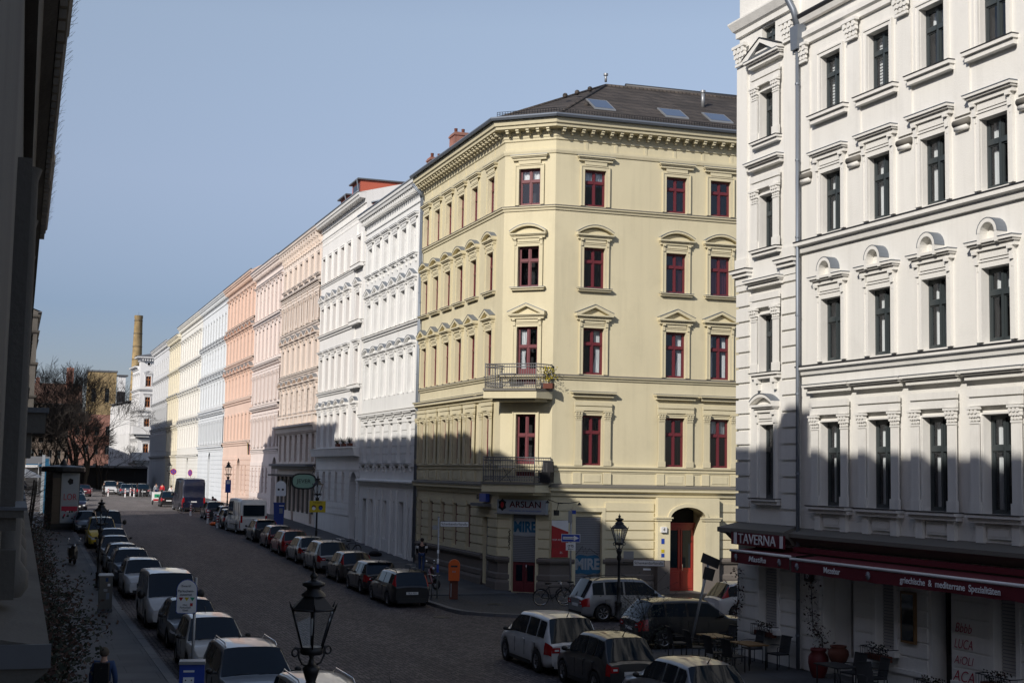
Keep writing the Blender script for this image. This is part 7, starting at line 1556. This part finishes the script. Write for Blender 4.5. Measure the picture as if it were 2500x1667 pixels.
# wild climber spilling over the stone ledge at the left edge, down to the pavement
def ledge_bush(name, label, y0, y1, seed, n, zt=4.2, xo=.55, zb_=.2, xw=.55, wig=.28):
    o = thing(name, label, 'plant', (xo, (y0 + y1) / 2, .12)); r = random.Random(seed); st = MB(); lf = MB(); L = y1 - y0
    for i in range(int(L * 2.2)):
        y = r.uniform(-L / 2, L / 2); p = Vector((r.uniform(-.3, .2), y, 0)); pts = [p]
        for q in range(5): p = p + Vector((r.uniform(-.12, .15), r.uniform(-.35, .35), zt / 5.2 * r.uniform(.7, 1.1))); pts.append(p)
        st.tube(pts, [.025, .02, .016, .012, .008, .004], 'bark', 4, cap=False)
        for q in range(5):
            e = pts[1 + q % 5] + Vector((r.uniform(-.2, .8) * xw * 1.4, r.uniform(-.7, .5), r.uniform(-.2, .5))); st.tube([pts[1 + q % 5], (pts[1 + q % 5] + e) / 2 + Vector((0, 0, .06)), e], [.008, .006, .003], 'bark', 3, cap=False)
            for w in range(int(n / 5)):
                t = r.random() * .9; c = pts[1 + q % 5].lerp(e, t) + Vector((r.gauss(0, .14), r.gauss(0, .16), r.gauss(0, .16))); u = Vector((r.gauss(0, 1), r.gauss(0, 1), r.gauss(0, .6))).normalized(); v = u.orthogonal().normalized(); s = r.uniform(.018, .042)
                lf.add([tuple(c + u * s), tuple(c + v * s * .6), tuple(c - u * s), tuple(c - v * s * .6)], [(0, 1, 2, 3)], 'leaf_dark' if r.random() < .55 else 'leaf_brown')
    st.build('stem', o); lf.build('foliage', o); return o
ledge_bush('climbing_shrub', 'dark leafy climber along the left wall below the stone ledge, nearest the viewer', 15, 30, 3, 560, 3.9, .42, xw=.6)
ledge_bush('climbing_shrub', 'twiggy climber with brown leaves farther along the left wall', 30, 46, 8, 260, 4.2, .5, xw=.4)
o = thing('climbing_shrub', 'bare twig tangle at the end of the stone ledge before the poster column', 'plant', (.9, 60, .12)); st = MB(); r = random.Random(2)
for i in range(130): y = r.uniform(-5, 7); z = r.uniform(.5, 5.2); st.tube([(-.4, y, z), (r.uniform(-.1, .5), y + r.uniform(-.6, .6), z + r.uniform(-.3, .6)), (r.uniform(.3, 1.0), y + r.uniform(-.8, .8), z + r.uniform(-.3, .9))], [.012, .008, .004], 'twig', 3, cap=False)
for i in range(14): y = r.uniform(-4, 6); st.tube([(-.2, y, 0), (-.1, y + .3, 2.5), (.1, y, 5)], [.03, .02, .01], 'bark', 4)
st.build('stem', o)

# ================================================================ people
def skin_mesh(name, parent, joints, edges, m, sub=1, root=0):
    me = bpy.data.meshes.new(name); me.from_pydata([j[0] for j in joints], edges, []); me.materials.append(MATS[m]); o = bpy.data.objects.new(name, me); C.objects.link(o); o.parent = parent
    md = o.modifiers.new('skin', 'SKIN'); md.use_smooth_shade = True
    for i, v in enumerate(me.skin_vertices[0].data):
        r = joints[i][1]; v.radius = r if isinstance(r, tuple) else (r, r); v.use_root = (i == root)
    sb = o.modifiers.new('sub', 'SUBSURF'); sb.levels = sub; sb.render_levels = sub; return o
def person(label, loc, rot, pose, jacket='cloth_black', yoke=None, trousers='denim', hair='hair', sleeve=None, pack=None, hgt=1.75, gz_=.12):
    """local axes: facing -y. pose: dict of joint offsets"""
    o = thing('person', label, 'person', (loc[0], loc[1], zg(loc[1]) + gz_), rot); s = hgt / 1.75; P = dict(
        pel=(0, 0, .95), waist=(0, 0, 1.08), chest=(0, 0, 1.32), neck=(0, 0, 1.49), head=(0, -.01, 1.62), crown=(0, 0, 1.7),
        ls=(-.18, 0, 1.42), le=(-.25, .03, 1.14), lw=(-.24, -.06, .9), rs=(.18, 0, 1.42), re=(.25, .03, 1.14), rw=(.24, -.06, .9),
        lh=(-.1, 0, .92), lk=(-.11, -.04, .5), la=(-.11, .02, .09), lt=(-.12, -.14, .03), rh=(.1, 0, .92), rk=(.11, .02, .5), ra=(.11, .1, .09), rt=(.12, -.04, .03)); P.update(pose)
    P = {k: tuple(c * s for c in v) for k, v in P.items()}; ks = []; J = []; E_ = []; ix = {}
    def j(k, r): ix[k] = len(J); J.append((P[k], r))
    for k, r in (('pel', (.145, .1)), ('waist', (.135, .095)), ('chest', (.16, .11)), ('neck', .055), ('head', (.078, .095)), ('crown', (.06, .075)), ('ls', .065), ('le', .045), ('lw', .028), ('rs', .065), ('re', .045), ('rw', .028), ('lh', .095), ('lk', .06), ('la', .04), ('lt', .035), ('rh', .095), ('rk', .06), ('ra', .04), ('rt', .035)): j(k, r)
    for a, b in (('pel', 'waist'), ('waist', 'chest'), ('chest', 'neck'), ('neck', 'head'), ('head', 'crown'), ('chest', 'ls'), ('ls', 'le'), ('le', 'lw'), ('chest', 'rs'), ('rs', 're'), ('re', 'rw'), ('pel', 'lh'), ('lh', 'lk'), ('lk', 'la'), ('la', 'lt'), ('pel', 'rh'), ('rh', 'rk'), ('rk', 'ra'), ('ra', 'rt')): E_.append((ix[a], ix[b]))
    for side, w, e in (('l', 'lw', 'le'), ('r', 'rw', 're')):   # palm, four fingers and a thumb
        W_ = Vector(P[w]); d = (W_ - Vector(P[e])).normalized(); x = Vector((0, 1, 0)); x = (x - d * x.dot(d)).normalized(); pm = W_ + d * .05; ip = len(J); J.append((tuple(pm), (.03, .02))); E_.append((ix[w], ip))
        for q in range(4):
            b = pm + d * .035 + x * (.03 - .02 * q); m_ = b + d * (.03 + .004 * (q % 3)); t = m_ + d * .02 + d.orthogonal() * .01; i0 = len(J); J += [(tuple(b), .009), (tuple(m_), .008), (tuple(t), .007)]; E_ += [(ip, i0), (i0, i0 + 1), (i0 + 1, i0 + 2)]
        b = W_ + d * .03 + x * .032; t = b + d * .03 + x * .025; i0 = len(J); J += [(tuple(b), .011), (tuple(t), .009)]; E_ += [(ip, i0), (i0, i0 + 1)]
    skin_mesh('body', o, J, E_, 'skin')
    g = lambda k, r: (P[k], r)
    skin_mesh('jacket', o, [g('pel', (.17, .125)), g('waist', (.165, .12)), g('chest', (.19, .135)), (tuple(Vector(P['neck']) * 1 - Vector((0, 0, .04))), (.085, .08)), g('ls', .085), g('le', .065), g('lw', .046), g('rs', .085), g('re', .065), g('rw', .046)], [(0, 1), (1, 2), (2, 3), (2, 4), (4, 5), (5, 6), (2, 7), (7, 8), (8, 9)], jacket)
    skin_mesh('trousers', o, [g('pel', (.155, .11)), g('lh', .105), g('lk', .075), g('la', .058), g('rh', .105), g('rk', .075), g('ra', .058)], [(0, 1), (1, 2), (2, 3), (0, 4), (4, 5), (5, 6)], trousers)
    if yoke: c = Vector(P['chest']); skin_mesh('jacket_yoke', o, [(tuple(c + Vector((0, 0, .0))), (.196, .142)), (tuple(c + Vector((0, 0, .13))), (.15, .12)), (P['ls'], .09), (P['rs'], .09)], [(0, 1), (0, 2), (0, 3)], yoke)
    if sleeve:
        for a, b in (('ls', 'le'), ('rs', 're')): p, q = Vector(P[a]), Vector(P[b]); k = MB(); k.tube([p.lerp(q, .3), p.lerp(q, .75)], [.088, .082], sleeve, 10); k.build('sleeve_band', o)
    h = Vector(P['head']); k = MB(); k.ball((h.x, h.y + .02, h.z + .035), .104, hair, 10, 1.05); k.build('hair', o)
    k = MB()
    for sx in (-1, 1): k.ball((h.x + sx * .032, h.y - .088, h.z + .0), .009, 'black_text', 5); k.ball((h.x + sx * .085, h.y + .0, h.z - .01), .02, 'skin', 5)
    k.ball((h.x, h.y - .1, h.z - .03), .015, 'skin', 5); k.box(h.x - .022, h.y - .094, h.z - .068, h.x + .022, h.y - .088, h.z - .06, 'red_lens'); k.build('face', o)
    for a, t in (('la', 'lt'), ('ra', 'rt')):
        k = MB(); A, T_ = Vector(P[a]), Vector(P[t]); k.tube([A + Vector((0, .05, -.05)), A + Vector((0, 0, -.03)), T_], [.045, .05, .035], 'iron', 8); k.build('shoe', o)
    if pack: k = MB(); k.box(-.15, .12, 1.05, .15, .28, 1.48, pack); k.build('backpack', o)
    return o
person('person in a black jacket with red shoulders walking away past the yellow house', (20.9, 72.2), R(160), {'lk': (-.1, .02, .5), 'la': (-.1, .14, .1), 'lt': (-.11, .0, .03), 'rk': (.1, -.08, .5), 'ra': (.1, -.06, .08), 'rt': (.11, -.2, .03), 'lw': (-.2, -.14, 1.0), 'rw': (.2, -.14, 1.0)}, 'cloth_black', 'cloth_red', 'cloth_blue', sleeve='cloth_white', hgt=1.85)
person('person with brown hair and dark backpack over a blue jacket, bottom left', (2.1, 31.6), R(165), {}, 'cloth_blue', None, 'denim', 'earth', pack='cloth_black', hgt=1.78)
person('person in a red and white jacket standing among bicycles at the crossing', (16.85, 168.), R(-30), {}, 'cloth_red', 'cloth_white', 'cloth_black')
person('person in a grey checked shirt beside the bicycle stands', (16.2, 168.5), R(20), {}, 'cloth_grey', None, 'cloth_blue')
person('person with black hair and a white top half hidden behind the black two seater', (16.6, 156.), R(180), {}, 'cloth_white', None, 'cloth_black')
person('person in dark clothes crossing the road behind the left street lamp', (10.9, 178.), R(90), {'lk': (-.1, -.1, .5), 'la': (-.1, -.12, .09), 'lt': (-.1, -.28, .03)}, 'cloth_black', None, 'cloth_black', gz_=0)
person('person in dark clothes standing right of the white people carrier at the crossing', (13.2, 188.), R(-60), {}, 'cloth_black', None, 'cloth_black', gz_=0)
person('person in a dark red jacket bending over on the pavement right of the navy van', (17.5, 127.), R(-60), {'chest': (0, -.22, 1.22), 'neck': (0, -.34, 1.33), 'head': (0, -.42, 1.38), 'crown': (0, -.47, 1.43), 'ls': (-.18, -.26, 1.28), 'rs': (.18, -.26, 1.28), 'le': (-.22, -.3, 1.0), 'lw': (-.2, -.4, .78), 're': (.22, -.3, 1.0), 'rw': (.2, -.4, .78)}, 'p_darkred', None, 'cloth_black')
# small things: garment bag on pavement, balcony furniture, flag
o = thing('rubbish_bag', 'black rubbish bag on the pavement by the white house', 'bag', gz(20.9, 82.5)); b = MB(); b.ball((0, 0, .15), .35, 'cloth_black', 8, .5); b.ball((.3, .1, .1), .22, 'cloth_black', 6, .6); b.build('bag', o)
o = thing('trailer', 'small white and red trailer at the left end of the parked row', 'trailer', gz(14.6, 150., 0)); b = MB(); b.fr = (0, 0, 0); b.box(-.5, -.9, .35, .5, .3, 1.3, 'white_paint'); b.build('body', o)
b = MB(); b.fr = (0, 0, 0); b.box(-.45, .3, .4, .45, .32, .6, 'red_paint'); b.box(-.35, .3, .75, .35, .315, 1.1, 'green_paint'); b.build('rear_panel', o)
for sx in (-1, 1): b = MB(); b.torus((sx * .5, -.2, .25), .2, .06, 'tyre', 'x', 16, 6); b.build('wheel', o)
o = thing('flag', 'small blue, red and yellow flag hanging from the pale pink house', 'flag', (22.15, 137.6, 7.9), R(-90)); b = MB(); b.tube([(0, 0, 0), (.5, -.7, .6)], .02, 'metal_sheet', 5); b.build('flagpole', o)
b = MB()
for i, m in enumerate(('cloth_red', 'graffiti_blue', 'yellow_sign')): b.add([(.1 + .08 * i, -.15 - .1 * i, .1 + .1 * i), (.18 + .08 * i, -.25 - .1 * i, .2 + .1 * i), (.15 + .05 * i, -.22 - .07 * i, -.8), (.08 + .05 * i, -.15 - .07 * i, -.85)], [(0, 1, 2, 3)], m)
b.build('cloth', o)
for zb, lab, ks in ((5.3, 'lower', ('cloth_black', 'iron')), (9.75, 'upper', ('leaf_dark', 'yellow_sign'))):
    x, y, z = yw(FC, LC * .25, .7, zb + .06); o = thing('balcony_table', f'small folding table on the {lab} corner balcony', 'table', (x, y, z), FC[2]); b = MB(); b.box(-.35, -.25, .7, .35, .25, .73, 'curtain' if zb < 6 else 'shutter'); b.build('table_top', o); b = MB()
    for sx in (-.3, .3): b.tube([(sx, -.2, 0), (-sx, .2, .7)], .015, 'iron', 5)
    b.build('leg', o)
    x, y, z = yw(FC, LC * .98, .55, zb + .06); o = thing('balcony_plant' if zb > 6 else 'balcony_chair', 'yellow flowering plants in the corner of the upper balcony' if zb > 6 else 'dark covered seat on the lower corner balcony', 'plant' if zb > 6 else 'chair', (x, y, z), FC[2]); b = MB()
    if zb > 6:
        r = random.Random(1); b.box(-.3, -.15, 0, .3, .15, .25, 'terracotta_dull'); b.build('pot', o); b = MB()
        for i in range(160): a, c, d = r.gauss(0, .2), r.gauss(0, .15), .3 + .7 * r.random(); b.add([(a, c, d), (a + .05, c + .02, d + .05), (a, c - .03, d + .08)], [(0, 1, 2)], r.choice(ks))
        b.build('foliage', o)
    else: b.box(-.3, -.25, .0, .3, .25, .5, 'cloth_black'); b.build('seat', o); b = MB(); b.prism([(-.3, .5), (.3, .5), (.26, 1.0), (-.26, 1.0)], .2, .3, 'cloth_black'); b.build('backrest', o)

# ================================================================ sky, sun, camera
w = bpy.data.worlds.new('World'); sc.world = w; w.use_nodes = True; nt = w.node_tree; bg = nt.nodes['Background']
sky = nt.nodes.new('ShaderNodeTexSky'); sky.sky_type = 'NISHITA'; sky.sun_disc = False
LX, LY, LZ = 1., .78, -.70
el = math.atan2(-LZ, math.hypot(LX, LY)); az = math.atan2(-LX, -LY)
sky.sun_elevation = el; sky.sun_rotation = az % (2 * math.pi)
sky.air_density = SKY_AIR; sky.dust_density = SKY_DUST; sky.ozone_density = SKY_OZ; sky.altitude = 0
hs = nt.nodes.new('ShaderNodeHueSaturation'); hs.inputs['Saturation'].default_value = SKY_SAT; gm = nt.nodes.new('ShaderNodeGamma'); gm.inputs['Gamma'].default_value = SKY_GAMMA
nt.links.new(sky.outputs[0], gm.inputs[0]); nt.links.new(gm.outputs[0], hs.inputs['Color'])
mxs = nt.nodes.new('ShaderNodeMixRGB'); mxs.blend_type = 'MULTIPLY'; mxs.inputs[0].default_value = 1; mxs.inputs[2].default_value = SKY_TINT; nt.links.new(hs.outputs[0], mxs.inputs[1]); 
tcw = nt.nodes.new('ShaderNodeTexCoord'); sxyz = nt.nodes.new('ShaderNodeSeparateXYZ'); nt.links.new(tcw.outputs['Generated'], sxyz.inputs[0])
rmp = nt.nodes.new('ShaderNodeValToRGB'); nt.links.new(sxyz.outputs[2], rmp.inputs[0]); rc = rmp.color_ramp
SK = [(0., (.42, .38, .46)), (.11, (.64, .58, .65)), (.2, (1.27, .97, .88)), (.31, (1.8, 1.34, 1.08))]
rc.elements[0].position = 0; rc.elements[1].position = SK[-1][0]
for p_, c_ in SK[1:-1]: rc.elements.new(p_)
for e_, (p_, c_) in zip(rc.elements, SK): e_.color = (c_[0] / 2, c_[1] / 2, c_[2] / 2, 1)
vm = nt.nodes.new('ShaderNodeVectorMath'); vm.operation = 'MULTIPLY'; nt.links.new(mxs.outputs[0], vm.inputs[0]); nt.links.new(rmp.outputs[0], vm.inputs[1])
vm2 = nt.nodes.new('ShaderNodeVectorMath'); vm2.operation = 'SCALE'; vm2.inputs['Scale'].default_value = 2.; nt.links.new(vm.outputs[0], vm2.inputs[0]); nt.links.new(vm2.outputs[0], bg.inputs['Color'])
bg.inputs['Strength'].default_value = SKY_STR
ld = bpy.data.lights.new('sun', 'SUN'); ld.energy = SUN_E; ld.angle = R(.5); ld.color = (1., .94, .86); lo = bpy.data.objects.new('sun', ld); C.objects.link(lo)
lo.rotation_euler = Vector((LX, LY, LZ)).to_track_quat('-Z', 'Y').to_euler(); lo.location = (-40, -40, 60)
pt, rl, yw_ = R(5.38), R(1.046), R(19.66)
Fv = Vector((math.sin(yw_) * math.cos(pt), math.cos(yw_) * math.cos(pt), math.sin(pt))); R0 = Vector((math.cos(yw_), -math.sin(yw_), 0)); U0 = R0.cross(Fv)
Rv = R0 * math.cos(rl) + U0 * math.sin(rl); Uv = U0 * math.cos(rl) - R0 * math.sin(rl)
cd = bpy.data.cameras.new('camera'); cam = bpy.data.objects.new('camera', cd); C.objects.link(cam)
cam.matrix_world = Matrix(((Rv.x, Uv.x, -Fv.x, 0), (Rv.y, Uv.y, -Fv.y, 0), (Rv.z, Uv.z, -Fv.z, 5.8), (0, 0, 0, 1)))
cd.sensor_width = 36; cd.lens = 3395 / 2500 * 36; cd.clip_start = .1; cd.clip_end = 5000; sc.camera = cam
sc.view_settings.view_transform = 'Standard'; sc.view_settings.look = 'None'; sc.view_settings.exposure = EXPO; sc.view_settings.gamma = 1
sc.cycles.max_bounces = 6; sc.cycles.diffuse_bounces = 3; sc.cycles.glossy_bounces = 3; sc.cycles.transparent_max_bounces = 8; sc.cycles.use_adaptive_sampling = True
# parts must not sit at the origin of a missing parent
for ob in bpy.data.objects:
    if ob.type == 'MESH' and ob.parent is None and 'label' not in ob and 'kind' not in ob: print('LOOSE', ob.name)
